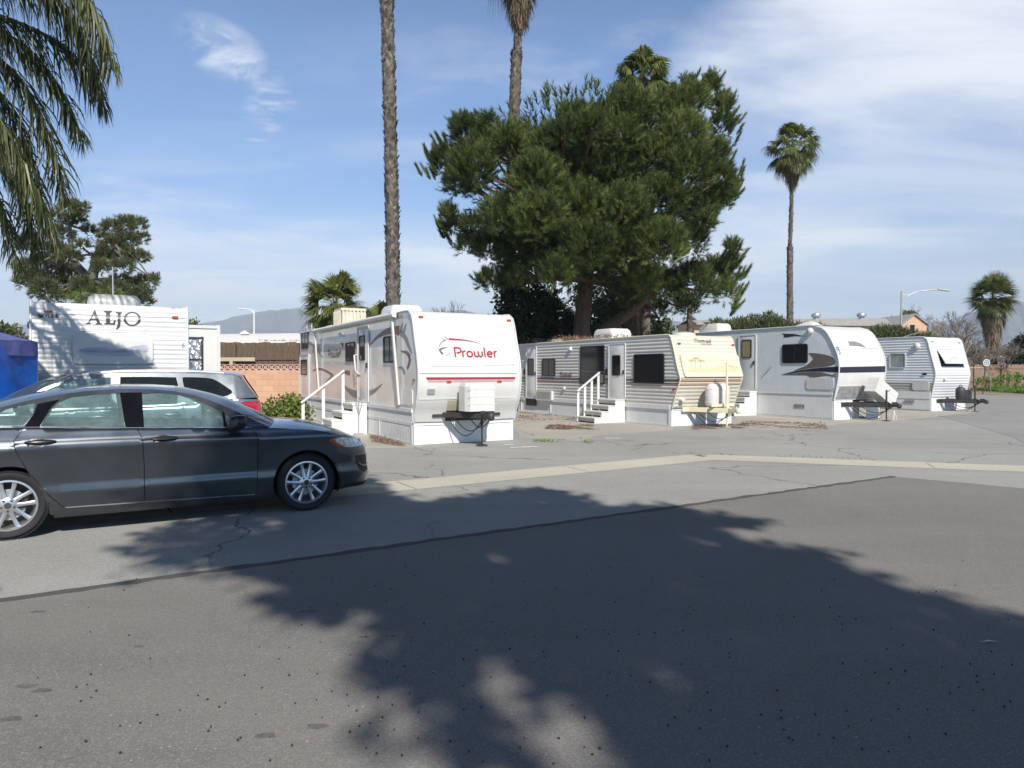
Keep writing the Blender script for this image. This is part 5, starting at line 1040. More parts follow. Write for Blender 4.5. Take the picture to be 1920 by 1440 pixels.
def thatch(cl, c, r, h, n, r2=None, w=.05, taper=.35):
    c = np.array(c); a = rng.uniform(0, 2*PI, n); t = rng.uniform(0, 1, n); rad = r*(taper+(1-taper)*(1-t)**.7)*rng.uniform(.55, 1.05, n)
    p = c+np.stack([np.cos(a)*rad, np.sin(a)*rad, -t*h], 1); ln = rng.uniform(.35, .9, n)[:, None]*(h*.35+.25); d = unit(np.stack([np.cos(a)*rng.uniform(-.1, .35, n), np.sin(a)*rng.uniform(-.1, .35, n), -np.ones(n)], 1)); s = np.stack([-np.sin(a), np.cos(a), np.zeros(n)], 1)*w
    cl.quads(p-s*.5, p+s*.5, p+d*ln+s*.15, p+d*ln-s*.15, rng.uniform(0, 1, n))
def fan_palm(name, path, rad, label, crown=None, boots=0, bsize=.14, group='fan palms beyond the trailers'):
    base = path[0]; root = empty(name, base, 0, label, 'palm tree', group); o = Vector(base); tr = MB(); P = smooth_line(path, 8); n = len(P); rad_ = np.interp(np.linspace(0, 1, n), np.linspace(0, 1, len(rad)), rad)
    loc_ = [Vector(p)-o for p in P]; tr.tube(loc_, [r_*(1+.05*math.sin(i*2.1)) for i, r_ in enumerate(rad_)], 14); t = tr.build('trunk', M_palmb, root, smooth=70)
    if boots: cl = Cloud(); chips(cl, loc_, rad_, int(boots*1.4), bsize*.9, .5); cl.build('leaf_bases', M_boot, t)
    if crown:
        top = np.array(loc_[-1]); cl = Cloud()
        for a in crown.get('leaves', []): fan_leaves(cl, top+np.array((0, 0, crown.get('dz', 0))), **a)
        cl.build('crown', M_fan, root)
        if crown.get('thatch'):
            cl = Cloud()
            for a in crown['thatch']: a = dict(a); dz = a.pop('dz', 0); thatch(cl, top+np.array((0, 0, dz)), **a)
            for a in crown.get('dead', []): fan_leaves(cl, top, **a)
            cl.build('dead_frond_skirt', M_thatch, root)
    return root
def ppath(pts, Y): return [at(px, py, Y) for px, py in pts]
# tall bare palm trunk through the top of the picture
b = at(739, 700, 27); q = ppath([(737, 560), (733, 300), (725, 0), (720, -160)], 27)
fan_palm('fan_palm', [Vector((b.x, 27, 0))]+q, [.30, .25, .23, .215, .205], 'tall rough palm trunk rising past the top of the picture behind the wolf emblem trailer',
    dict(leaves=[dict(n=34, R0=1.1, el0=-35, el1=80, petiole=1.0, droop=.6)], thatch=[dict(r=.7, h=2., n=900)]), boots=2600, bsize=.17)
b = at(952, 700, 33); q = ppath([(955, 560), (961, 320), (968, 118)], 33)
fan_palm('fan_palm', [Vector((b.x, 33, 0))]+q+ppath([(969, 112), (972, 50), (974, -20)], 33), [.30, .27, .26, .235, .15, .14, .14], 'tall palm with a straw skirt cut by the upper frame edge, behind the big pine',
    dict(dz=2.8, leaves=[dict(n=40, R0=1.2, el0=0, el1=80, petiole=1.1, droop=.6), dict(n=4, R0=1.0, el0=-70, el1=-45, petiole=1.7, droop=1.2)], thatch=[dict(r=1.0, h=3.0, n=6500, dz=2.0, w=.05, taper=.12)]), boots=1900, bsize=.16)
cc = dict(dz=.55, leaves=[dict(n=62, R0=.88, el0=-25, el1=88, petiole=1.0, droop=.5, w=.034, rs=(.7, 1.15)), dict(n=20, R0=.85, el0=-60, el1=-25, petiole=1.0, droop=.5, w=.036)], thatch=[dict(r=.72, h=1.6, n=900, dz=.0, taper=.2, w=.05), dict(r=.85, h=.8, n=300, dz=.2)])
b = at(1481, 700, 44); fan_palm('fan_palm', [Vector((b.x, 44, 0))]+ppath([(1481, 600), (1481, 475)], 44)+ppath([(1481, 468), (1484, 380), (1486, 292)], 44), [.21, .19, .17, .105, .10, .10], 'slim tall palm with a round crown standing alone against the sky', cc, boots=900, bsize=.13)
cc = dict(leaves=[dict(n=46, R0=1.05, el0=-25, el1=88, petiole=.85, droop=.5)], thatch=[dict(r=.8, h=1.2, n=500, dz=-.2)])
b = at(1205, 700, 37); fan_palm('fan_palm', [Vector((b.x, 37, 0)), at(1205, 400, 37), at(1205, 146, 37)], [.3, .26, .2], 'palm crown peeking over the top of the big pine', cc)
cc = dict(leaves=[dict(n=46, R0=.85, el0=-10, el1=88, petiole=.8, droop=.24, rndr=(.4, 1.1), w=.034), dict(n=30, R0=.85, el0=-55, el1=0, petiole=.75, droop=.4, rndr=(.4, 1.3), w=.034)], thatch=[dict(r=.7, h=1.1, n=500, dz=-.3)])
b = at(632, 700, 28.5); fan_palm('fan_palm', [Vector((b.x, 28.5, 0)), at(630, 570, 28.5)], [.3, .26], 'short bushy fan palm behind the rooftop cooler of the wolf emblem trailer', cc)
cc = dict(dz=.1, leaves=[dict(n=60, R0=1.5, el0=-10, el1=88, petiole=1.15, droop=.12, w=.026, rs=(.7, 1.15)), dict(n=50, R0=1.4, el0=-60, el1=5, petiole=1.0, droop=.25, w=.028, rndr=(-.2, .6), rs=(.6, 1.15))], thatch=[dict(r=1.0, h=3.9, n=2000, dz=-.5, w=.07, taper=.25)], dead=[dict(n=26, R0=1.3, el0=-80, el1=-50, petiole=1.3, droop=.2)])
b = at(1862, 700, 66); fan_palm('fan_palm', [Vector((b.x, 66, 0)), at(1862, 640, 66), at(1862, 560, 66)], [.38, .36, .34], 'broad fan palm with a long dead skirt at the right edge', cc)
cc = dict(leaves=[dict(n=26, R0=.9, el0=-30, el1=80, petiole=.6, droop=.4, rndr=(.4, 1.2))])
for px, py, Y, lb in ((1040, 592, 36, 'small yellowish fan palm in the gap below the big pine'), (905, 640, 36, 'small yellowish palm behind the top right corner of the wolf emblem trailer'), (722, 610, 30, 'low palm whose leaf tip shows right of the rooftop cooler'), (1705, 602, 66, 'distant shaggy palm beside the peach gable house')):
    b = at(px, 700, Y); fan_palm('fan_palm', [Vector((b.x, Y, 0)), at(px, py, Y)], [.22, .2], lb, cc if Y < 50 else dict(leaves=[dict(n=30, R0=1.2, el0=-50, el1=80, petiole=.5, droop=.5)]))
cc = dict(leaves=[dict(n=3, R0=.5, el0=0, el1=60, petiole=.3)], thatch=[dict(r=.42, h=2.6, n=900, dz=.8, taper=.8)])
for px, Y, lb in ((1187, 35, 'grey shaggy palm trunk just right of the leaning pine limb'), (1211, 36, 'dark palm trunk with stubs beside the grey shaggy one'), (1293, 38, 'thin palm trunk showing under the right side of the pine')):
    b = at(px, 700, Y); fan_palm('fan_palm', [Vector((b.x, Y, 0)), at(px, 560, Y)], [.26, .22] if Y < 38 else [.14, .12], lb, cc if Y == 35 else None, boots=500, bsize=.13)

def tapered_limb(mb, a, b, r0, r1, bend=.12, n=7, k=9):
    a = Vector(a); b = Vector(b); L = (b-a).length; off = Vector((random.uniform(-1, 1), random.uniform(-1, 1), random.uniform(-.2, .8)))*L*bend
    P = [a.lerp(b, t)+off*math.sin(PI*t) for t in np.linspace(0, 1, n)]; mb.tube(P, list(np.linspace(r0, r1, n)), k); return P
# ---- the big pine
def big_pine():
    Y0 = 30.; base = at(1092, 700, Y0); base.z = 0; root = empty('pine_tree', base, 0, 'huge dense dark green pine towering over the cream fronted trailer', 'tree')
    L = [(230,430,90),(120,560,75),(330,480,90),(250,600,120),(180,660,75),(430,470,85),(520,490,90),(640,500,90),(745,400,62),(750,355,48),(870,350,42),(690,430,55),(590,470,50),(820,400,55),(860,390,60),(560,650,130),(750,560,130),(900,600,130),(960,440,90),(1010,320,88),(960,270,45),(1110,350,100),(1215,300,80),(1300,270,70),(1385,230,42),(1440,300,45),(1435,390,55),(1400,520,70),(1250,450,120),(1100,550,130),(1280,600,120),(1430,640,66),(1430,740,70),(1330,780,105),(1150,750,130),(960,800,130),(760,780,130),(560,820,120),(400,820,110),(255,870,55),(135,800,30),(165,870,45),(230,950,55),(330,960,80),(450,980,95),(620,960,110),(800,950,120),(980,980,120),(1150,950,120),(1290,930,85),(1345,850,55),(560,1060,75),(345,1120,50),(295,1115,26),(440,1100,70),(650,1080,80),(780,1060,70),(920,1090,75),(1060,1110,85),(1160,1150,100),(1300,1130,110),(1410,1090,85),(1475,1040,42),(1485,960,22),(1460,1170,55),(1270,1240,50),(1140,1260,40),(1000,1200,50),(1385,185,22),(1275,200,26),(180,390,30),(330,380,26),(705,330,20),(800,340,20),(625,430,30),(1470,700,40),(1460,300,28)]
    cl = Cloud(); br = MB(); trunk = MB(); ox = np.array(base)
    fork = at(*c6(800, 1040), Y0)-base; trunk_p = [Vector((0, 0, 0)), at(*c6(770, 1360), Y0)-base, at(*c6(785, 1200), Y0)-base, fork]
    trunk.tube([Vector(p) for p in smooth_line([tuple(p) for p in trunk_p], 6)], list(np.linspace(.40, .27, 19)), 14)
    lb0 = at(*c6(830, 1390), 30.5)-base; l1 = at(*c6(1010, 1240), 29.5)-base; l2 = at(*c6(1120, 1120), 28.5)-base
    trunk.tube([Vector(p) for p in smooth_line([tuple(Vector((0.2, 0, .9))), tuple(lb0), tuple(l1), tuple(l2)], 6)], list(np.linspace(.36, .16, 19)), 10)
    trunk.build('trunk', M_bark, root, smooth=70)
    cen = (790, 700)
    for i, (x, y, r) in enumerate(L):
        x = cen[0]+(x-cen[0])*.975; rm = .90*r/2.483/F*Y0; dx = (x-cen[0])/760; dy = (y-cen[1])/620; q = max(0, 1-dx*dx-dy*dy); bulge = 4.6*math.sqrt(q); px, py = c6(x, y)
        for side in (-1, 1):
            if side == 1 and r < 60: continue
            Y = Y0+side*bulge*rng.uniform(.65, 1.)+rng.uniform(-1.1, 1.1); c = np.array(at(px, py, Y))-ox
            if side == 1: c[0] *= .97
            nsh = int((175 if side < 0 else 60)*rm*rm*2.3)+26
            P, d = ball_pts(c, np.array((rm*.9, rm*.9, rm*.85)), nsh, .6, .3)
            A = unit(d*.7+np.array((0, -.1, .75))+rng.normal(0, .28, (nsh, 3))); blades(cl, P, A, rng.uniform(.2, .46, nsh), 40, .19, .018, .85, tone=rng.uniform(-.28, .22))
            if rm > .35: tapered_limb(br, fork*(.6 if side < 0 else .7)+Vector((0, 0, 2.2)) if y < 1000 else fork*.9, Vector(c), .13, .03, .1)
    # dense inner mass of twigs and old needles
    P, d = ball_pts(np.array(at(*c6(790, 680), Y0))-ox, (4.9, 2.6, 4.0), 1800, .1, 0); blades(cl, P, unit(d+np.array((0, 0, .5))), rng.uniform(.4, .8, len(P)), 20, .30, .05, .8)
    # leading shoots that break the outline
    tips = [(1385,155),(1275,165),(1310,175),(1440,225),(1465,240),(1490,310),(1480,370),(1225,215),(1360,215),(740,300),(765,305),(795,300),(715,310),(700,320),(870,310),(885,330),(650,400),(630,405),(600,420),(580,430),(690,340),(730,325),(780,320),(850,330),(895,350),(820,350),(525,385),(465,390),(430,400),(335,355),(290,365),(235,335),(185,355),(260,350),(110,420),(60,500),(55,560),(125,775),(110,810),(120,850),(1480,925),(1505,960),(1450,1000),(1500,600),(1495,650),(1480,560),(1465,490),(1530,1050),(1525,1120),(1500,1180),(915,235),(930,270)]
    for x, y in tips:
        x = 790+(x-790)*.955
        c = np.array(at(*c6(x, y+38), Y0-rng.uniform(-1, 1)))-ox; P = c+rng.normal(0, .16, (7, 3)); P[:, 2] -= .3; dirx = (x-790)/760*.6; A = unit(np.array((dirx, 0, 1.))+rng.normal(0, .14, (7, 3))); blades(cl, P, A, rng.uniform(.4, .75, 7), 150, .22, .022, .6)
    cl.build('crown', M_pine, root); br.build('branches', M_bark, root, smooth=70)
big_pine()
# ---- open pine on the left
def left_pine():
    Y0 = 36.; base = at(172, 700, Y0); base.z = 0; root = empty('pine_tree', base, 0, 'open craggy pine with cloud like tufts behind the serif lettered trailer', 'tree'); ox = np.array(base)
    s5 = lambda x, y: (x/2.25, y/2.25)
    L = [(290,890,45),(340,880,25),(330,935,30),(240,925,35),(260,990,45),(200,1000,30),(350,1040,24),(380,980,28),(120,1030,40),(90,1050,20),(470,970,40),(530,950,40),(580,950,35),(600,1010,28),(540,1020,40),(480,1040,45),(440,1010,26),(605,1085,22),(590,1095,20),(560,1080,30),(500,1090,45),(440,1080,40),(520,1130,35),(430,1130,35),(240,1060,40),(300,1090,35),(180,1110,40),(110,1130,35),(75,1130,18),(230,1130,45),(150,1180,45),(100,1190,30),(300,1160,45),(260,1210,50),(190,1220,45),(340,1210,40),(330,1250,45),(230,1255,35),(420,1230,40),(480,1230,50),(500,1190,30),(560,1210,35),(600,1190,25),(640,1190,24),(655,1180,14),(600,1240,30),(620,1275,22),(560,1260,35),(450,1270,45),(370,1280,40), (150,1240,24)]
    cl = Cloud(); br = MB(); fk = at(*s5(385, 1180), Y0)-base; br.tube([Vector(p) for p in smooth_line([(0, 0, 0), tuple(at(*s5(380, 1300), Y0)-base), tuple(fk)], 6)], list(np.linspace(.45, .3, 13)), 12)
    f2 = at(*s5(400, 1080), Y0)-base; f3 = at(*s5(300, 1060), Y0)-base; tapered_limb(br, fk, f2, .28, .16, .05); tapered_limb(br, fk, f3, .24, .14, .1); f4 = at(*s5(295, 950), Y0)-base; tapered_limb(br, f3, f4, .14, .07, .05); f5 = at(*s5(460, 1010), Y0)-base; tapered_limb(br, f2, f5, .15, .08, .1)
    nodes = [fk, f2, f3, f4, f5]
    for x, y, r in L:
        rm = r/2.25/F*Y0; c = at(*s5(x, y), Y0+rng.uniform(-2.2, 2.2))-base; nn = min(nodes, key=lambda q: (q-c).length); tapered_limb(br, nn, c, .07, .025, .12)
        rm *= 1.0; k = int(150*rm*rm*3.6)+10; P, d = ball_pts(np.array(c), np.array((rm*1.08, rm, rm*.75)), k, .4, .3); blades(cl, P, unit(d+np.array((0, 0, .7))), rng.uniform(.12, .28, k), 16, .20, .028, .9)
    br.build('trunk', mat('grey_bark', (.13, .11, .095), .9, var=.4, sc=5, bs=.6, bsc=14, bd=.04), root, smooth=70); cl.build('crown', M_pine2, root)
left_pine()
# ---- feather palm overhead at the left
def feather_palm():
    base = Vector((-8.1, 8.8, 0)); root = empty('feather_palm', base, 0, 'feather leaved palm with long drooping fronds in the upper left corner', 'palm tree'); ox = np.array(base)
    tr = MB(); tr.tube([(0, 0, z) for z in np.linspace(0, 6.9, 24)], [.22+.015*math.sin(k*1.9) for k in range(24)], 16); tr.build('trunk', M_palmb, root, smooth=60)
    FR = [([(-250, -150), (-60, -150), (60, -110), (140, -30), (175, 50), (182, 110)], 7.9, .85, 1), ([(-250, -100), (-60, -60), (60, -40), (120, 20), (150, 90), (160, 150)], 8.3, .75, .6), ([(-230, -40), (-60, 15), (40, 45), (110, 80), (150, 130), (172, 190)], 8.6, .75, .3),
          ([(-230, -20), (-80, 40), (30, 75), (90, 140), (118, 210), (128, 255)], 8.75, .7, .35), ([(-230, 40), (-120, 140), (-30, 240), (20, 340), (40, 420), (45, 480)], 9.1, .65, .3),
          ([(-230, 0), (-90, 70), (10, 120), (60, 200), (85, 290), (96, 370)], 8.9, .7, .5), ([(-230, 30), (-110, 120), (-20, 200), (30, 300), (62, 390), (75, 455)], 8.2, .7, .8), ([(-230, 60), (-120, 170), (-50, 280), (-10, 390), (5, 470), (8, 500)], 8.6, .6, .4),
          ([(-230, -60), (-120, 60), (-40, 130), (20, 220), (45, 320), (50, 400)], 9.3, .7, .1), ([(-250, -200), (-150, -260), (0, -280), (90, -230), (150, -150), (170, -80)], 9.0, .9, .5), ([(-200, -100), (-330, -50), (-420, 60), (-460, 200)], 9.2, .8, .5), ([(-200, -120), (-260, -260), (-380, -300), (-520, -200)], 9.6, .8, .5), ([(-220, -100), (-160, -320), (-60, -420), (60, -400)], 10.2, .9, .5), ([(-215, -60), (-170, 20), (-110, 80), (-60, 170), (-40, 280)], 7.4, .75, .7)]
    for pts, Y, ll, tone in FR:
        P = np.array(smooth_line([tuple(at(px, py, Y)-base+Vector((0, (k-2)*.1, 0))) for k, (px, py) in enumerate(pts)], 14)); n = len(P); 
        rc = MB(); rc.tube([Vector(p) for p in P], list(np.linspace(.035, .006, n)), 6); fr = rc.build('frond', mat_rachis, root, smooth=60)
        cl = Cloud(); seg = np.linalg.norm(np.diff(P, axis=0), axis=1); S_ = np.concatenate([[0], np.cumsum(seg)]); T_ = np.arange(.25*S_[-1], S_[-1], .016)
        C = np.stack([np.interp(T_, S_, P[:, k]) for k in range(3)], 1); tg = unit(np.stack([np.gradient(C[:, k]) for k in range(3)], 1)); m = len(C); u = T_/S_[-1]
        for sg in (-1, 1):
            sdv = unit(np.cross(tg, np.array((0, 0, 1.))+rng.normal(0, .15, (m, 3))))*sg; L = ll*(.55+.45*np.sin(PI*np.clip(u*.95, 0, 1)))*(1-.45*np.clip((u-.8)/.2, 0, 1))*rng.uniform(.8, 1.1, m); L = L[:, None]
            o = unit(sdv*.8+tg*.55+np.array((0, 0, -.25))+rng.normal(0, .12, (m, 3))); dn = np.array((0, 0, -1.)); w = unit(np.cross(o, dn)+rng.normal(0, .6, (m, 3)))*.0105
            hang = 1. if tone > .55 else .45; p1 = C+o*L*.26; p2 = p1+unit(o*(1.15-.6*hang)+dn*.9*(.5+.5*hang))*L*.36; p3 = p2+unit(o*(.62-.5*hang)+dn+rng.normal(0, .12, (m, 3)))*L*.40; r = np.clip(tone*.5+rng.uniform(0, .5, m)+.3*(u > .9), 0, 1.3)
            cl.quads(C-w*.5, C+w*.5, p1+w, p1-w, r); cl.quads(p1-w, p1+w, p2+w*.8, p2-w*.8, r); cl.tris(p2-w*.8, p2+w*.8, p3, r)
        cl.build('leaflets', M_queen, fr)
mat_rachis = mat('rachis_green', (.16, .17, .06), .5)
feather_palm()
# ---- tree standing behind the viewer: its shade lies over the foreground
def shade_tree():
    poly = [(640,1080),(520,1105),(535,1150),(640,1142),(715,1145),(748,1200),(705,1260),(725,1300),(790,1310),(850,1400),(905,1470),(1010,1460),(940,1380),(880,1290),(848,1235),(930,1200),(1000,1250),(1060,1310),(1150,1360),(1220,1405),(1310,1388),(1180,1450),(1150,1900),(3400,1900),(2600,1350),(1920,1185),(1850,1142),(1740,1128),(1640,1090),(1500,1040),(1380,1012),(1310,990),(1430,982),(1330,964),(1240,950),(1180,950),(1095,948),(1085,927),(1000,919),(930,922),(870,934),(790,948),(725,932),(690,900),(650,884),(600,880),(500,905),(430,945),(340,980),(240,1002),(262,1045),(330,1075),(400,1050),(470,1085)]
    gp = [tuple(G(x, y))[:2] for x, y in poly]; A = np.array(gp); x0, y0 = A.min(0); x1, y1 = A.max(0); n = 60000; q = np.stack([rng.uniform(x0, x1, n), rng.uniform(y0, y1, n)], 1); q = q[inside(q, gp)]
    # thin the cover at the soft left fringe over the old asphalt
    g1, g2 = G(240, 1000), G(900, 1000); keep = rng.uniform(0, 1, len(q)) < np.clip((q[:, 0]+4.3)/2.6, .16, 1); q = q[keep]
    area = (x1-x0)*(y1-y0)/n*len(q); wv = np.sin(q[:, 0]*3.1+q[:, 1]*1.3)*np.sin(q[:, 1]*2.7-q[:, 0]*.9+1)+.6*np.sin(q[:, 0]*6.7+2)*np.sin(q[:, 1]*5.9+q[:, 0]*2); q = q[rng.uniform(0, 1, len(q)) < np.clip(1.05+.60*wv, .15, 1)]
    m = int(area*640); k_ = rng.uniform(0, 1, m)[:, None]; q = q[rng.integers(0, len(q), m)]+rng.normal(0, 1, (m, 2))*np.where(k_ < .3, .17, .05)
    h = rng.uniform(9.5, 13.5, m); P = np.stack([q[:, 0]+sd.x/sd.z*h, q[:, 1]+sd.y/sd.z*h, h], 1)
    base = Vector((5.5, -11.5, 0)); root = empty('shade_tree', base, 0, 'broad leafy tree whose shadow covers the dark asphalt in the foreground', 'tree')
    cl = Cloud(); leaves(cl, P-np.array(base), .24, 0, asp=.6); cl.build('crown', M_bush, root); br = MB(); br.tube([(0, 0, 0), (.1, 0, 4), (-.1, .2, 9)], [.35, .28, .22], 12)
    core = P[(q[:, 0] > -.2) & (q[:, 1] > 3) & (q[:, 1] < 6.5) & (q[:, 0] < 3.5)]
    for k in range(10): c = Vector(core[rng.integers(0, len(core))])-base; tapered_limb(br, (-.1, .2, 8.9), c, .09, .02, .03)
    br.build('trunk', M_bark, root, smooth=60)
shade_tree()
def bush(name, label, cat, blobs, m, dens, size, group=None, asp=.5, up=.3, stem=True):
    """blobs: (point, radius xyz)"""
    c0 = Vector(blobs[0][0]); base = Vector((c0.x, c0.y, 0)); root = empty(name, base, 0, label, cat, group); cl = Cloud()
    for c, r in blobs: r = np.array(r if hasattr(r, '__len__') else (r, r, r)); n = int(dens*float(np.prod(r))**(2/3)); P, d = ball_pts(np.array(c)-np.array(base), r, n, .45, .2); P = P[P[:, 2] > .02]; leaves(cl, P, size, up, asp=asp)
    cl.build('foliage', m, root)
    if stem:
        mb = MB()
        for c, r in blobs[:8]: tapered_limb(mb, (random.uniform(-.1, .1), 0, 0), Vector(c)-base, .04, .012, .1)
        mb.build('stems', M_twig, root, smooth=60)
    return root
def A3(px, py, Y): return tuple(at(px, py, Y))
bush('bush', 'bright green leafy bush between the silver car and the wolf emblem trailer', 'bush', [(A3(x, y, 21.5+(k % 3)*.5), r) for k, (x, y, r) in enumerate([(530, 775, .5), (512, 768, .4), (548, 762, .45), (560, 780, .5), (505, 785, .5), (538, 752, .28), (555, 770, .4), (520, 790, .5), (545, 790, .5)])], M_bush, 1300, .11, asp=.7)
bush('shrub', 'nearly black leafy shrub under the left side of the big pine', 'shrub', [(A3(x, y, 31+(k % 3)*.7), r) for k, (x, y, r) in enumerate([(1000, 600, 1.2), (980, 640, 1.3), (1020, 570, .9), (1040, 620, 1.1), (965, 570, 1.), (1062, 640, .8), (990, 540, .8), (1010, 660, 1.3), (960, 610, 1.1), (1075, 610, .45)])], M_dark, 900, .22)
bush('shrub', 'dull green bush seen between the pine trunk and the leaning limb', 'shrub', [(A3(x, y, 36+(k % 3)), r) for k, (x, y, r) in enumerate([(1130, 610, 1.3), (1150, 590, .9), (1170, 625, 1.2), (1110, 640, 1.2), (1135, 575, .8), (1100, 560, 1.), (1160, 560, .9), (1240, 620, .8), (1225, 640, 1.1)])], M_olea, 700, .24)
bush('shrub', 'small green treetop between the serif lettered trailer and its slide out', 'shrub', [(A3(x, y, 30), r) for x, y, r in [(360, 612, .3), (368, 608, .2), (355, 620, .4)]], M_bush, 900, .15)
bush('shrub', 'olive green bush top above the blue canopy at the left edge', 'shrub', [(A3(x, y, 26), r) for x, y, r in [(12, 632, .5), (25, 628, .3), (0, 625, .4), (38, 640, .3), (-15, 630, .5)]], M_olea, 900, .18)
bush('shrub', 'fuzzy light green crown just above the roof unit of the serif lettered trailer', 'shrub', [(A3(x, y, 30), r) for x, y, r in [(212, 556, .5), (160, 560, .45), (135, 565, .45), (225, 566, .5), (190, 572, .6)]], M_bush, 1400, .12, asp=.2, up=.8)
hb = [(A3(x, y, 41), r) for x, y, r in [(1420, 622, .9), (1440, 618, .9), (1400, 625, .9), (1380, 625, .8), (1455, 622, .8), (1475, 628, .8), (1500, 632, .8), (1345, 625, .8), (1360, 628, .7), (1530, 636, .8)]]
bush('oleander_hedge', 'olive green oleander hedge showing above the roof of the trailer numbered 93', 'hedge', hb, M_olea, 1500, .34, asp=.16, up=1.1)
hb = [(A3(x, y, 46), r) for x, y, r in [(1650, 636, .9), (1670, 640, .9), (1690, 638, .8), (1710, 644, .8), (1735, 645, .7), (1630, 642, .8), (1760, 650, .6), (1600, 640, .7)]]
bush('oleander_hedge', 'olive green hedge showing above the farthest ribbed trailer', 'hedge', hb, M_olea, 1500, .34, asp=.16, up=1.1)
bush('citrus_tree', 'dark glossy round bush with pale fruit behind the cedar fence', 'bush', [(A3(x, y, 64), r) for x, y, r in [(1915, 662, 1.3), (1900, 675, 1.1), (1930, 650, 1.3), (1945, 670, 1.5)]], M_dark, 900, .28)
for k, (xs_, lb) in enumerate((([(1745, 660), (1765, 668), (1785, 665)], 'thin grey brush just right of the farthest ribbed trailer'), ([(1810, 672), (1825, 680), (1800, 684)], 'dull brushy thicket left of the skirted fan palm'))):
    bush('brush', lb, 'brush', [(A3(x, y, 66), (2.0, 1.2, 1.4)) for x, y in xs_], M_olea, 500, .3, asp=.3)
# bare winter trees
def bare_tree(px, Y, h, label, seed, lean=0., r0=.16, depth=6, spread=.5, nb=3, name='bare_tree', twig=.008):
    rs = random.Random(seed); b = at(px, 700, Y); b.z = 0; root = empty(name, b, 0, label, 'tree', 'leafless trees'); mb = MB()
    def grow(p, d, L, r, k):
        q = p+d*L; m = p.lerp(q, .5)+Vector((rs.uniform(-1, 1), rs.uniform(-1, 1), 0))*L*.06; mb.tube([p, m, q], [r, r*.85, r*.7], 6 if k > 3 else 4, cap=False)
        if k == 0: return
        for _ in range(nb if k > 1 else nb+1):
            dd = (d+Vector((rs.uniform(-1, 1), rs.uniform(-1, 1), rs.uniform(-.25, .6)))*spread*1.25).normalized(); grow(q if rs.random() < .6 else m.lerp(q, rs.uniform(.2, .9)), dd, L*rs.uniform(.62, .85), max(r*.62, twig), k-1)
    grow(Vector((0, 0, 0)), Vector((lean, 0, 1)).normalized(), h*.27, r0, depth); mb.build('trunk', M_twig, root, smooth=60, merge=0); return root
bare_tree(1740, 60, 7.4, 'pale leafless tree with fine twigs right of the peach gable house', 3, .05, .2)
bare_tree(1778, 62, 7.6, 'wider leafless tree right of the pale twiggy one', 5, .1, .22, spread=.6)
bare_tree(1765, 58, 5.5, 'dark leaning leafless tree with stubby limbs', 8, .5, .2, 4, .5)
bare_tree(1835, 64, 4.8, 'leafless thicket left of the skirted fan palm trunk', 12, 0, .08, 6, .6)
bare_tree(1890, 62, 5.0, 'leafless thicket right of the skirted fan palm trunk', 13, 0, .08, 6, .6)
bare_tree(1912, 66, 5.8, 'leafless twigs rising at the right edge behind the cedar fence', 21, 0, .08, 6, .6)
bare_tree(1858, 55, 3.6, 'brown twiggy saplings in front of the skirted fan palm trunk', 31, 0, .05, 6, .5)
bare_tree(1800, 60, 4.2, 'low leafless scrub behind the farthest ribbed trailer', 32, 0, .06, 6, .6)
bare_tree(800, 42, 6.0, 'faint leafless twigs above the wolf emblem trailer, left pair', 17, 0, .05, 5, .4)
bare_tree(852, 42, 6.4, 'faint leafless twigs above the wolf emblem trailer, right pair', 18, 0, .05, 5, .4)
bare_tree(1150, 34, 3.6, 'bare twigs beside the leaning pine limb over the cream fronted trailer', 23, .1, .04, 5, .4)

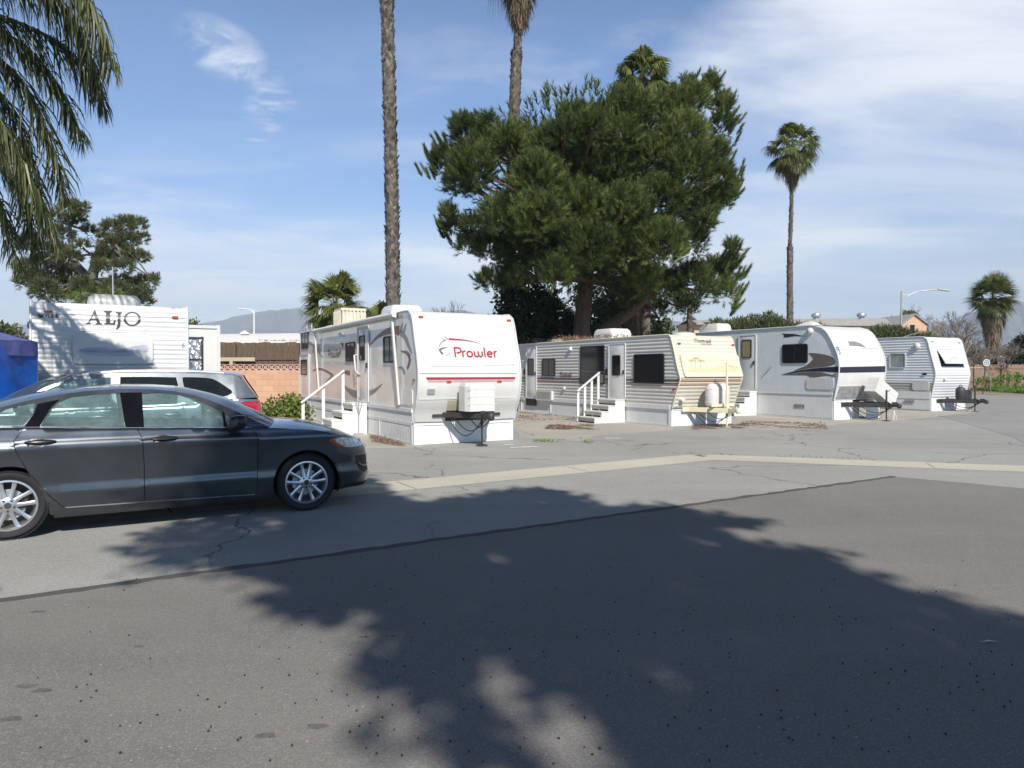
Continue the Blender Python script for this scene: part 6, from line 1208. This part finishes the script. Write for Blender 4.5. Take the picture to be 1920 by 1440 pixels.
# ------------------------------------------------------------------ walls, fences, buildings, lamps, canopy
def block_wall():
    Y = 26.6; x0 = -14.5; x1 = -4.2; root = empty('block_wall', ((x0+x1)/2, Y, 0), 0, 'peach block wall topped with a course of pierced breeze blocks', 'wall'); cx = (x0+x1)/2
    m, nt, b = nt_of('peach_blocks'); v = objv(nt); mp = nt.nodes.new('ShaderNodeMapping'); mp.inputs['Rotation'].default_value = (PI/2, 0, 0); nt.links.new(v, mp.inputs[0]); bk = nt.nodes.new('ShaderNodeTexBrick'); nt.links.new(mp.outputs[0], bk.inputs[0])
    for k, q in (('Color1', (.47, .275, .175, 1)), ('Color2', (.54, .325, .215, 1)), ('Mortar', (.37, .225, .155, 1))): bk.inputs[k].default_value = q
    bk.inputs['Scale'].default_value = 1; bk.inputs['Brick Width'].default_value = .44; bk.inputs['Row Height'].default_value = .22; bk.inputs['Mortar Size'].default_value = .008
    o = mixc(nt, rng_map(nt, noise(nt, v, 1.4, 7, .7), .5, .8, 0, .4), bk.outputs[0], (.66, .45, .36)); nt.links.new(o, b.inputs['Base Color']); b.inputs['Roughness'].default_value = .9; bump(nt, b, bk.outputs['Fac'], -.5, .01)
    zt = 1.66; mb = MB(); mb.bx(x0-cx, x1-cx, 0, .2, 0, zt); mb.build('wall', m, root)
    mb = MB(); s_ = .235; n = int((x1-x0)/s_); mb.bx(x0-cx, x1-cx, .0, .2, zt, zt+.012); mb.bx(x0-cx, x1-cx, 0, .2, zt+.225, zt+.24)
    for k in range(n):
        a = x0-cx+k*s_; c = (a+s_/2, zt+.118); mb.bx(a, a+.02, .01, .19, zt+.013, zt+.224)
        for q in (R(45), R(-45)): d = Vector((math.cos(q), 0, math.sin(q)))*.145; mb.bar(Vector((c[0], .1, c[1]))-d, Vector((c[0], .1, c[1]))+d, .16, .022, up=(0, 1, 0)) if False else mb.box((c[0], .1, c[1]), (.28, .15, .02), Matrix.Rotation(q, 3, 'Y'))
        mb.lathe([(.03, -.07), (.05, -.07), (.05, .07), (.03, .07)], 8, Matrix.Translation((c[0], .1, c[1])) @ Matrix.Rotation(PI/2, 4, 'X'), closed=True)
    mb.build('breeze_blocks', mat('pink_block', (.60, .40, .32), .9, dirt=.1), root, merge=0)
block_wall()
def board_fence(name, x0, x1, Y, z0, z1, m, label, slant=0., rails=(.35, .8), side=-1, gapm=.008, rail_front=True):
    root = empty(name, ((x0+x1)/2, Y, 0), 0, label, 'fence'); cx = (x0+x1)/2; mb = MB(); x = x0
    while x < x1:
        w = random.uniform(.13, .15); t = z1+random.uniform(-.025, .02)+slant*(x-x0); mb.box((x+w/2-cx, random.uniform(-.004, .004), (z0+t)/2), (w-gapm, .02, t-z0), Matrix.Rotation(random.uniform(-.008, .008), 3, 'Y')); x += w
    mb.build('boards', m, root, merge=0); rl = MB()
    for r_ in rails: z = z0+(z1-z0)*r_; rl.bx(x0-cx, x1-cx, -.055, -.014, z-.045, z+.045)
    rl.build('rail', m, root)
    for x in np.arange(x0+.6, x1, 2.4): p = MB(); p.bx(x-cx-.05, x-cx+.05, -.15, -.056, z0, z1-.02); p.build('post', m, root)
board_fence('board_fence', -13.5, -4.0, 27.1, 1.2, 2.72, M_wood, 'dark weathered board fence standing above the peach block wall', .004, rails=(.60,))
board_fence('cedar_fence', 37.5, 52, 62.5, .2, 2.25, M_wood2, 'orange brown cedar board fence at the far right behind the grass', 0, rails=(.25, .85))
mb = MB(); mb.bx(-.9, .9, -.06, -.02, 2.02, 2.16); mb.bx(-.06, .06, -.06, -.02, 1.88, 2.02); mb.v = [(a-10.6, b+26.95, c) for a, b, c in mb.v]; tag(mb.build('loose_board', mat('pale_timber', (.42, .34, .25), .8)), 'pale loose timber fixed low on the left end of the dark board fence', 'board')
# chain link posts by the cedar fence
mb = MB(); c = at(1822, 720, 60)
for k in range(3): mb.tube([(k*1.4-.7, 0, 0), (k*1.4-.7, 0, 2.0)], .03, 6)
mb.tube([(-.7, 0, 1.95), (2.1, 0, 1.95)], .02, 6)
for k in range(36): x = -.7+k*.08; mb.bar((x, 0, .05), (x, 0, 1.95), .006, .006)
root = empty('chain_link_fence', (c.x-.9, 60, 0), 0, 'grey chain link gate panel beside the left end of the cedar fence', 'fence'); mb.build('mesh_panel', M_steel, root, merge=0)
# long white flat-roofed mobile home behind the wall
root = empty('mobile_home', (-13, 34, 0), 0, 'long low white roofed home behind the weathered board fence', 'house'); mb = MB(); mb.bx(-9, 11, 0, 6, 0, 3.05); mb.build('wall', M_paintw, root)
mb = MB(); mb.add([(-9.3, -.4, 3.05), (11.3, -.4, 3.05), (11.3, 3, 3.72), (-9.3, 3, 3.5), (-9.3, 6.4, 3.05), (11.3, 6.4, 3.05), (-9.3, -.4, 2.85), (11.3, -.4, 2.85)], [(0, 1, 2, 3), (3, 2, 5, 4), (6, 7, 1, 0)]); mb.build('roof', M_paintw, root)
mb = MB(); xv = -13-at(456, 630, 36).x; mb.lathe([(.08, 0), (.08, .22), (.26, .22), (.24, .27), (.08, .38), (.02, .42)], 16, Matrix.Translation((at(456, 630, 36).x+13, 2.2, 3.3))); mb.build('roof_vent', M_paintw, root, smooth=40)
cl = Cloud(); P = np.stack([rng.uniform(-12, -7, 500), 34-.35+rng.uniform(0, .1, 500), 2.96+rng.uniform(0, .12, 500)], 1); leaves(cl, P, .1, 1, asp=.3); tag(cl.build('roof_weeds', M_olea), 'sparse green weeds growing along the edge of the long white roof', 'weeds', kind='stuff')
# peach gable house
def gable_house():
    root = empty('gable_house', (31.0, 60, 0), R(6), 'peach house with a grey shingle roof, gable end and two round roof vents', 'house')
    L = 16.; z0 = 5.72; zr = 6.32; x = 2.6
    g = MB(); g.bx(-L, x, .5, 4.5, 0, z0-.02); g.build('wall', mat('peach_stucco', (.60, .40, .27), .9, bs=.2), root)
    r_ = MB(); r_.add([(-L, 0, z0-.1), (x, 0, z0-.1), (x, 2.4, zr), (-L, 2.4, zr-.3), (-L, 5, z0-.1), (x, 5, z0-.1), (-L, 0, z0-.25), (x, 0, z0-.25), (-L, 5, z0-.25), (x, 5, z0-.25)], [(0, 1, 2, 3), (3, 2, 5, 4), (6, 7, 1, 0), (8, 9, 5, 4)])
    sh = mat('pale_shingles', (.30, .29, .27), .9, var=.14, sc=4, bs=.5, bsc=9); rf = r_.build('roof', sh, root)
    for xv, zz in ((-4.6, 6.0), (-.45, 6.05)): v = MB(); v.lathe([(.22, 0), (.22, .3), (.36, .34), (.40, .5), (.34, .62), (.1, .70), (.001, .71)], 16, Matrix.Translation((xv, 2.0, zz))); v.build('roof_vent', M_steel, rf, smooth=40)
    gx = 2.15; w = 1.12; ze = 5.55; za = 6.33
    gw = MB(); gw.add([(gx-w, -1.2, 0), (gx+w, -1.2, 0), (gx+w, -1.2, ze), (gx, -1.2, za), (gx-w, -1.2, ze), (gx-w, 3, 0), (gx+w, 3, 0), (gx+w, 3, ze), (gx, 3, za), (gx-w, 3, ze)], [(0, 1, 2, 3, 4), (1, 6, 7, 2), (5, 0, 4, 9), (5, 6, 7, 8, 9)]); gw.build('gable_wall', mat('peach_gable', (.52, .33, .23), .9, bs=.2), root)
    gr = MB(); e = .16; k = (za-ze)/w
    for sg in (-1, 1): gr.add([(gx, -1.35, za+.09), (gx+sg*(w+e), -1.35, ze-e*k+.09), (gx+sg*(w+e), 3.2, ze-e*k+.09), (gx, 3.2, za+.09), (gx, -1.35, za+.01), (gx+sg*(w+e), -1.35, ze-e*k+.01), (gx+sg*(w+e), 3.2, ze-e*k+.01), (gx, 3.2, za+.01)], [(0, 1, 2, 3), (4, 5, 6, 7), (0, 1, 5, 4), (1, 2, 6, 5)])
    gr.build('gable_roof', sh, root); wd = MB(); wd.bx(gx-.35, gx+.05, -1.23, -1.19, 5.0, 5.5); wd.build('window', M_glassd, root)
gable_house()
def lamp_post(px, py, Y, reach, label, m, zarm=0., r=.07, stub=True):
    b = at(px, 700, Y); top = at(px, py, Y).z; root = empty('street_lamp', (b.x, Y, 0), 0, label, 'street lamp', 'street lamps'); mb = MB(); mb.tube([(0, 0, 0), (0, 0, top)], [r*1.2, r*.75], 10); mb.build('pole', m, root, smooth=60)
    s_ = 1 if reach > 0 else -1; a = abs(reach); mb = MB(); mb.tube([(0, 0, top-a*.33), (s_*a*.06, 0, top-a*.20), (s_*a*.18, 0, top-a*.08), (s_*a*.35, 0, top-a*.01), (s_*a*.7, 0, top+a*.03), (s_*a*.85, 0, top+a*.04)], r*.55, 8)
    if stub: mb.tube([(0, 0, top-.25), (s_*a*.25, 0, top-.2)], r*.25, 6)
    mb.build('arm', m, root, smooth=60); h = MB(); h.box((s_*a*.95, 0, top+a*.025), (a*.26, .22, .09), Matrix.Rotation(R(8*s_), 3, 'Y')); h.build('lamp_head', m, root, bevel=.03)
lamp_post(1689, 546, 47, 2.9, 'tall grey street lamp with a long arm above the farthest ribbed trailer', M_steel)
lamp_post(477, 580, 62, -1.25, 'pale street lamp arching left in front of the blue hills', M_paintw, r=.085, stub=False)
for px, py, Y, lb in ((577, 590, 62, 'thin pale pole just left of the short bushy fan palm'), (1066, 470, 70, 'thin pole seen in the sky gap left of the pine trunk'), (1156, 575, 60, 'thin pole seen between the pine trunk and the leaning limb')):
    b = at(px, 700, Y); mb = MB(); mb.tube([(b.x, Y, 0), (b.x, Y, at(px, py, Y).z)], [.08, .05], 8); tag(mb.build('utility_pole', M_steel, smooth=60), lb, 'pole')
# round backboard on a leaning pole
c = at(1849, 680, 52); root = empty('basketball_hoop', (c.x, 52, 0), 0, 'small round blue and white backboard on a thin leaning pole', 'basketball hoop'); mb = MB(); mb.tube([(-.22, 0, 0), (-.03, .02, c.z-.05)], .035, 8); mb.build('pole', M_blackm, root, smooth=60)
mb = MB(); mb.tube([(-.185, -.004, .4), (-.13, 0, 1.05)], .037, 8); mb.build('pole_sleeve', M_amber, root, smooth=60); mb.v.clear()
mb = MB(); mb.lathe([(.001, 0), (.25, 0), (.25, .03), (.001, .03)], 28, Matrix.Translation((0, -.02, c.z)) @ Matrix.Rotation(PI/2, 4, 'X')); bb = mb.build('backboard', mat('slate_blue', (.15, .22, .30), .4), root, smooth=30)
mb = MB(); mb.lathe([(.20, .031), (.25, .031), (.25, .036), (.20, .036)], 28, Matrix.Translation((0, -.02, c.z)) @ Matrix.Rotation(PI/2, 4, 'X'), closed=True); mb.bx(-.09, .09, -.06, -.051, c.z-.11, c.z+.09); mb.build('backboard_markings', M_paintw, bb); mb = MB(); mb.bx(-.05, .05, -.066, -.061, c.z-.06, c.z+.04); mb.build('backboard_square', M_navy, bb)
# pale rail far right
root = empty('white_rail', (46, 70, 0), 0, 'pale horizontal pipe rail behind the thicket at the far right', 'rail'); mb = MB(); mb.tube([(-10, 0, 3.25), (10, 0, 3.0)], .09, 8); mb.tube([(-10, .1, 2.9), (10, .1, 2.7)], .05, 8)
for k in range(6): mb.tube([(-9+k*3.4, .15, 0), (-9+k*3.4, .15, 3.1)], .05, 6)
mb.build('pipe', M_paintw, root, smooth=60)
# blue canopy tent at the left
def canopy():
    Y = 8.75; c = at(70, 700, 11.75); x1 = c.x; W = 3.; root = empty('canopy_tent', (x1, Y, 0), 0, 'blue walled canopy tent with a faded purple roof at the left edge', 'tent')
    zt = at(72, 641, 11.75).z; zv = at(72, 668, 11.75).z; ap = Vector((-W/2, W/2, zt+.62)); zc = zt
    ps = [Vector((0, 0, zc)), Vector((0, W, zc)), Vector((-W, W, zc)), Vector((-W, 0, zc))]; mb = MB()
    for i in range(4):
        a, b = ps[i], ps[(i+1) % 4]; rows = []
        for t in np.linspace(0, 1, 9): rows.append([a.lerp(b, u).lerp(ap, t)-Vector((0, 0, .10*math.sin(PI*t)*math.sin(PI*u)+.03*math.sin(u*20)*(1-t)*.3)) for u in np.linspace(0, 1, 13)])
        mb.grid(rows)
    M_pur = mat('faded_purple_canvas', (.10, .11, .30), .75, var=.2, sc=5, bs=.4, bsc=6, bd=.03); mb.build('roof', M_pur, root, smooth=50)
    mb = MB(); n = 60; 
    for i in range(4):
        a, b = ps[i], ps[(i+1) % 4]; o = (b-a).normalized().cross(Vector((0, 0, 1))); mb.grid([[a.lerp(b, u)+o*(.012+.012*math.sin(u*40)*k)+Vector((0, 0, (zv-zc)*k)) for u in np.linspace(0, 1, n)] for k in (0, .5, 1)])
    mb.build('valance', M_pur, root, smooth=60)
    M_tarp = mat('blue_tarp', (.005, .085, .42), .4, var=.3, sc=3, bs=.5, bsc=3, bd=.05)
    mb = MB()
    for i in (3, 0):
        a, b = ps[i]+Vector((.03 if i == 3 else .05, .06, 0)), ps[(i+1) % 4]+Vector((.03, .06 if i == 3 else 0, 0)); o = (b-a).normalized().cross(Vector((0, 0, 1)))
        mb.grid([[Vector((a.lerp(b, u).x+.06*(1-z_/zt)*2*(u if i == 3 else 1), a.lerp(b, u).y, z_))-o*(.05+.04*math.sin(u*17+z_*3)*math.sin(z_*2.2+u*5)) for u in np.linspace(0, 1, 50)] for z_ in np.linspace(.02, zt-.02, 26)])
    mb.build('side_wall', M_tarp, root, smooth=70); 
    for p in ps: lg = MB(); lg.tube([(p.x-.03, p.y+.03, 0), (p.x-.03, p.y+.03, zc)], .02, 8); lg.build('leg', M_paintw, root)
    mb = MB(); mb.tube([(.03, -.02, zv), (.22, -.05, .02)], .014, 6); mb.build('guy_rope', M_paintw, root)
canopy()

# ------------------------------------------------------------------ hills
def hills(name, Y, tab, dep, m, amp, z0=-2):
    f_ = pchip(*zip(*tab)); xs = np.arange(tab[0][0], tab[-1][0], 3.); r2 = np.random.default_rng(5); rows = []; ns = 26; ph = r2.uniform(0, 7, 8)
    for j in range(ns):
        t = j/(ns-1); row = []
        for px in xs:
            top = at(px, f_(px), Y); e = sum(math.sin(px*.03*2**k*(.8+.1*k)+ph[k]+t*(2+3*k))/1.7**k for k in range(6)); h = (top.z)*(1-(1-t)**1.35)+amp*e*t*(1-t)*2.2+amp*.10*e*t
            row.append((top.x*(1-(1-t)*dep/Y), Y-(1-t)*dep, z0+(h-z0)*1.0 if t > 0 else z0))
        rows.append(row)
    rows.append([(p[0]*1.02, Y+dep*.5, z0) for p in rows[-1]]); mb = MB(); mb.grid(rows); o = mb.build(name, m, smooth=80, merge=0); tag(o, kind='structure'); return o
M_hill = mat('hill_scrub', (.12, .125, .115), .95, sc=.007, var=.35); M_snow = mat('snowy_ridge', (.55, .55, .56), .9, sc=.005, var=.4)
hills('hills', 3500, [(-400, 612), (100, 610), (300, 608), (380, 605), (415, 600), (450, 591), (490, 585), (530, 584), (560, 585), (600, 592), (700, 600), (800, 590), (860, 583), (900, 588), (1000, 600), (1200, 607), (1260, 603), (1290, 605), (1400, 613), (1500, 616), (1600, 613), (1750, 603), (1850, 585), (1920, 570), (2100, 560), (2500, 580)], 1500, M_hill, 30, -2)
hills('mountains', 5800, [(0, 612), (300, 608), (360, 603), (372, 598), (385, 596), (400, 599), (412, 602), (450, 603), (700, 604), (800, 606)], 1500, M_snow, 35, -2)

# ------------------------------------------------------------------ ground details
sheet('pad', [tuple(G(*p))[:2] for p in ((962, 819), (1030, 822), (1092, 828), (1118, 816), (1190, 811), (1262, 806), (1262, 780), (1180, 760), (975, 752), (935, 770))], .0045, M_pad)
sheet('pad_farther', [tuple(G(*p))[:2] for p in ((1360, 801), (1440, 806), (1530, 800), (1580, 794), (1700, 787), (1830, 773), (1800, 760), (1600, 760), (1400, 765))], .0045, M_pad)
sheet('pad_nearer', [tuple(G(*p))[:2] for p in ((560, 850), (700, 840), (792, 838), (792, 820), (700, 780), (560, 790))], .0045, M_pad)
sheet('new_lane', [tuple(G(*p))[:2] for p in ((1640, 745), (1830, 741), (2400, 741), (2400, 850), (1990, 870), (1900, 820))], .0042, asphalt('worn_lane', (.26, .255, .245), (.40, .39, .37), (.33, .32, .30), 95), .003)
def scatter(name, polys, n, m, size, label, cat, z=.012, asp=.14, hgt=.012, up=0.):
    cl = Cloud(); tot = []
    for poly in polys:
        gp = [tuple(G(*p))[:2] for p in poly]; A = np.array(gp); q = np.stack([rng.uniform(A[:, 0].min(), A[:, 0].max(), n*3), rng.uniform(A[:, 1].min(), A[:, 1].max(), n*3)], 1); w = noise_np(q*1.3); q = q[inside(q, gp) & (w+rng.uniform(-.3, .3, len(q)) > 0)][:n]; tot.append(q)
    q = np.concatenate(tot); P = np.stack([q[:, 0], q[:, 1], z+rng.uniform(0, hgt, len(q))], 1); leaves(cl, P, size, up, asp=asp, flat=1. if up else .12); o = cl.build(name, m); return tag(o, label, cat, kind='stuff')
def noise_np(q): return np.sin(q[:, 0]*2.1+1)*np.cos(q[:, 1]*1.7+q[:, 0]*.8)+.6*np.sin(q[:, 0]*5.3+q[:, 1]*3.1)+.3
scatter('pine_litter', [[(968, 790), (1095, 786), (1085, 772), (975, 770)], [(1020, 806), (1120, 806), (1110, 797), (1030, 797)], [(1380, 800), (1560, 806), (1540, 794), (1400, 790)], [(700, 830), (760, 838), (745, 815), (690, 812)], [(1300, 806), (1400, 803), (1400, 796), (1300, 796)]], 1500, M_litter, .12, 'rust brown dry pine needles drifted on the concrete pads', 'pine needles')
scatter('gutter_weeds', [[(1250, 853), (1500, 860), (1700, 870), (1700, 868), (1500, 858), (1250, 851)], [(1000, 830), (1110, 834), (1110, 830), (1000, 826)]], 350, M_grassm, .05, 'small weeds in the gutter joints and pad cracks', 'weeds', up=1.2, asp=.25)
def grass():
    gp = [tuple(G(*p))[:2] for p in ((1800, 744), (1830, 741), (2300, 741), (2300, 730), (1810, 730))]; A = np.array(gp); n = 26000; q = np.stack([rng.uniform(36, 56, n), rng.uniform(48.5, 62, n)], 1); q = q[q[:, 0] > 37.2+(q[:, 1]-50)*.25]
    cl = Cloud(); hg = .18+.16*np.clip(noise_np(q*.5), 0, 2); base = np.stack([q[:, 0], q[:, 1], np.zeros(len(q))], 1); d = rdir(len(q))*.35; d[:, 2] = 1; s = rdir(len(q)); s[:, 2] = 0; s = unit(s)*.035; z = hg*rng.uniform(.6, 1.5, len(q)); cl.tris(base-s, base+s, base+unit(d)*z[:, None]*1.3, rng.uniform(0, 1, len(q)))
    P = base+np.stack([rng.normal(0, .05, len(q)), rng.normal(0, .05, len(q)), z*.6], 1); leaves(cl, P, .12, .3, asp=.6); tag(cl.build('grass', M_grassm), 'bright green weedy grass in front of the cedar fence', 'grass', kind='stuff')
    sheet('verge', [(37.3, 48.8), (58, 48.8), (58, 80), (42, 80)], .012, M_dirt, .01)
grass()
bush('weed_clump', 'tall leafy weeds against the cedar fence', 'weeds', [(A3(x, y, 60), (.9, .5, .5)) for x, y in ((1880, 712), (1900, 708), (1915, 712), (1840, 716), (1860, 718))], M_grassm, 500, .2)
bush('weed_clump', 'small spiky green plant at the back corner of the cream fronted trailer', 'weeds', [((T2.loc(-.3, 8.9, .4)), (.18, .18, .42))], M_grassm, 900, .3, asp=.12, up=1.)
# fallen berries, pebbles and stains on the dark asphalt
def specks():
    mb = MB(); n = 0
    while n < 210:
        px = random.uniform(60, 1900); py = random.uniform(1050, 1440)
        if random.random() > .35+.65*(py-1050)/390: continue
        g = G(px, py); r = random.uniform(.004, .0065); mb.lathe([(.0004, r*1.9), (r*.7, r*1.6), (r, r), (r*.7, r*.35), (.0004, .0)], 7, Matrix.Translation((g.x, g.y, .012))); n += 1
    o = mb.build('fallen_berries', M_black, smooth=80, merge=0); tag(o, 'tiny black berries strewn over the dark foreground asphalt', 'berries', kind='stuff')
    cl = Cloud(); n = 160; P = np.array([tuple(G(random.uniform(30, 1900), random.uniform(980, 1440), .016)) for _ in range(n)]); s = rdir(n); s[:, 2] = 0; s = unit(s)*rng.uniform(.003, .009, n)[:, None]; t = np.stack([-s[:, 1], s[:, 0], np.zeros(n)], 1)*.6; cl.quads(P-s, P-t, P+s, P+t, .9); tag(cl.build('leaf_flecks', mat('pale_flecks', (.42, .40, .34), .8)), 'pale flecks of leaf and grit on the foreground asphalt', 'debris', kind='stuff')
    st = MB(); 
    for px, py, r in ((50, 1291, .03), (78, 1299, .03), (22, 1352, .03), (500, 1384, .028), (592, 1367, .03), (682, 1198, .02), (731, 1196, .022), (582, 1149, .025), (72, 1150, .03), (262, 1216, .02)):
        g = G(px, py); st.add([(g.x+r*1.6*math.cos(a)*(1+.25*math.sin(3*a+px)), g.y+r*math.sin(a)*(1+.2*math.cos(2*a)), .0132) for a in np.linspace(0, 2*PI, 17)[:-1]], [tuple(range(16))])
    tag(st.build('oil_stain', mat('stained_asphalt', (.11, .10, .092), .8, var=.3, sc=30), merge=0), kind='structure')
    pm = MB()
    for px, py, w in ((954, 834, .12), (975, 839, .22), (994, 838, .2), (1150, 822, .2)): g = G(px, py); pm.add([(g.x-w, g.y-.08, .006), (g.x+w, g.y-.04, .006), (g.x+w*.8, g.y+.07, .006), (g.x-w*.9, g.y+.05, .006)], [(0, 1, 2, 3)])
    tag(pm.build('road_marking', M_paintw, merge=0), kind='structure')
    lf = MB(); g = G(1855, 1209); lf.add([(g.x-.06, g.y, .018), (g.x, g.y+.012, .026), (g.x+.06, g.y+.004, .018), (g.x, g.y-.008, .024)], [(0, 1, 2, 3)]); tag(lf.build('fallen_leaf', mat('pale_leaf', (.5, .48, .38), .6)), 'single pale narrow leaf lying on the shaded asphalt at right', 'leaf')
specks()
# ------------------------------------------------------------------ haze
def haze():
    mb = MB(); mb.bx(-6500, 6500, -80, 6700, -12, 620); m = bpy.data.materials.new('haze_air'); m.use_nodes = True; nt = m.node_tree; nt.nodes.clear(); o = nt.nodes.new('ShaderNodeOutputMaterial'); v = nt.nodes.new('ShaderNodeVolumePrincipled'); v.inputs['Color'].default_value = (.74, .86, 1, 1); v.inputs['Density'].default_value = 2.4e-4; v.inputs['Anisotropy'].default_value = -.2
    nt.links.new(v.outputs[0], o.inputs['Volume']); ob = mb.build('haze', m); tag(ob, kind='stuff', label='thin pale haze in the far air', cat='haze')
haze()
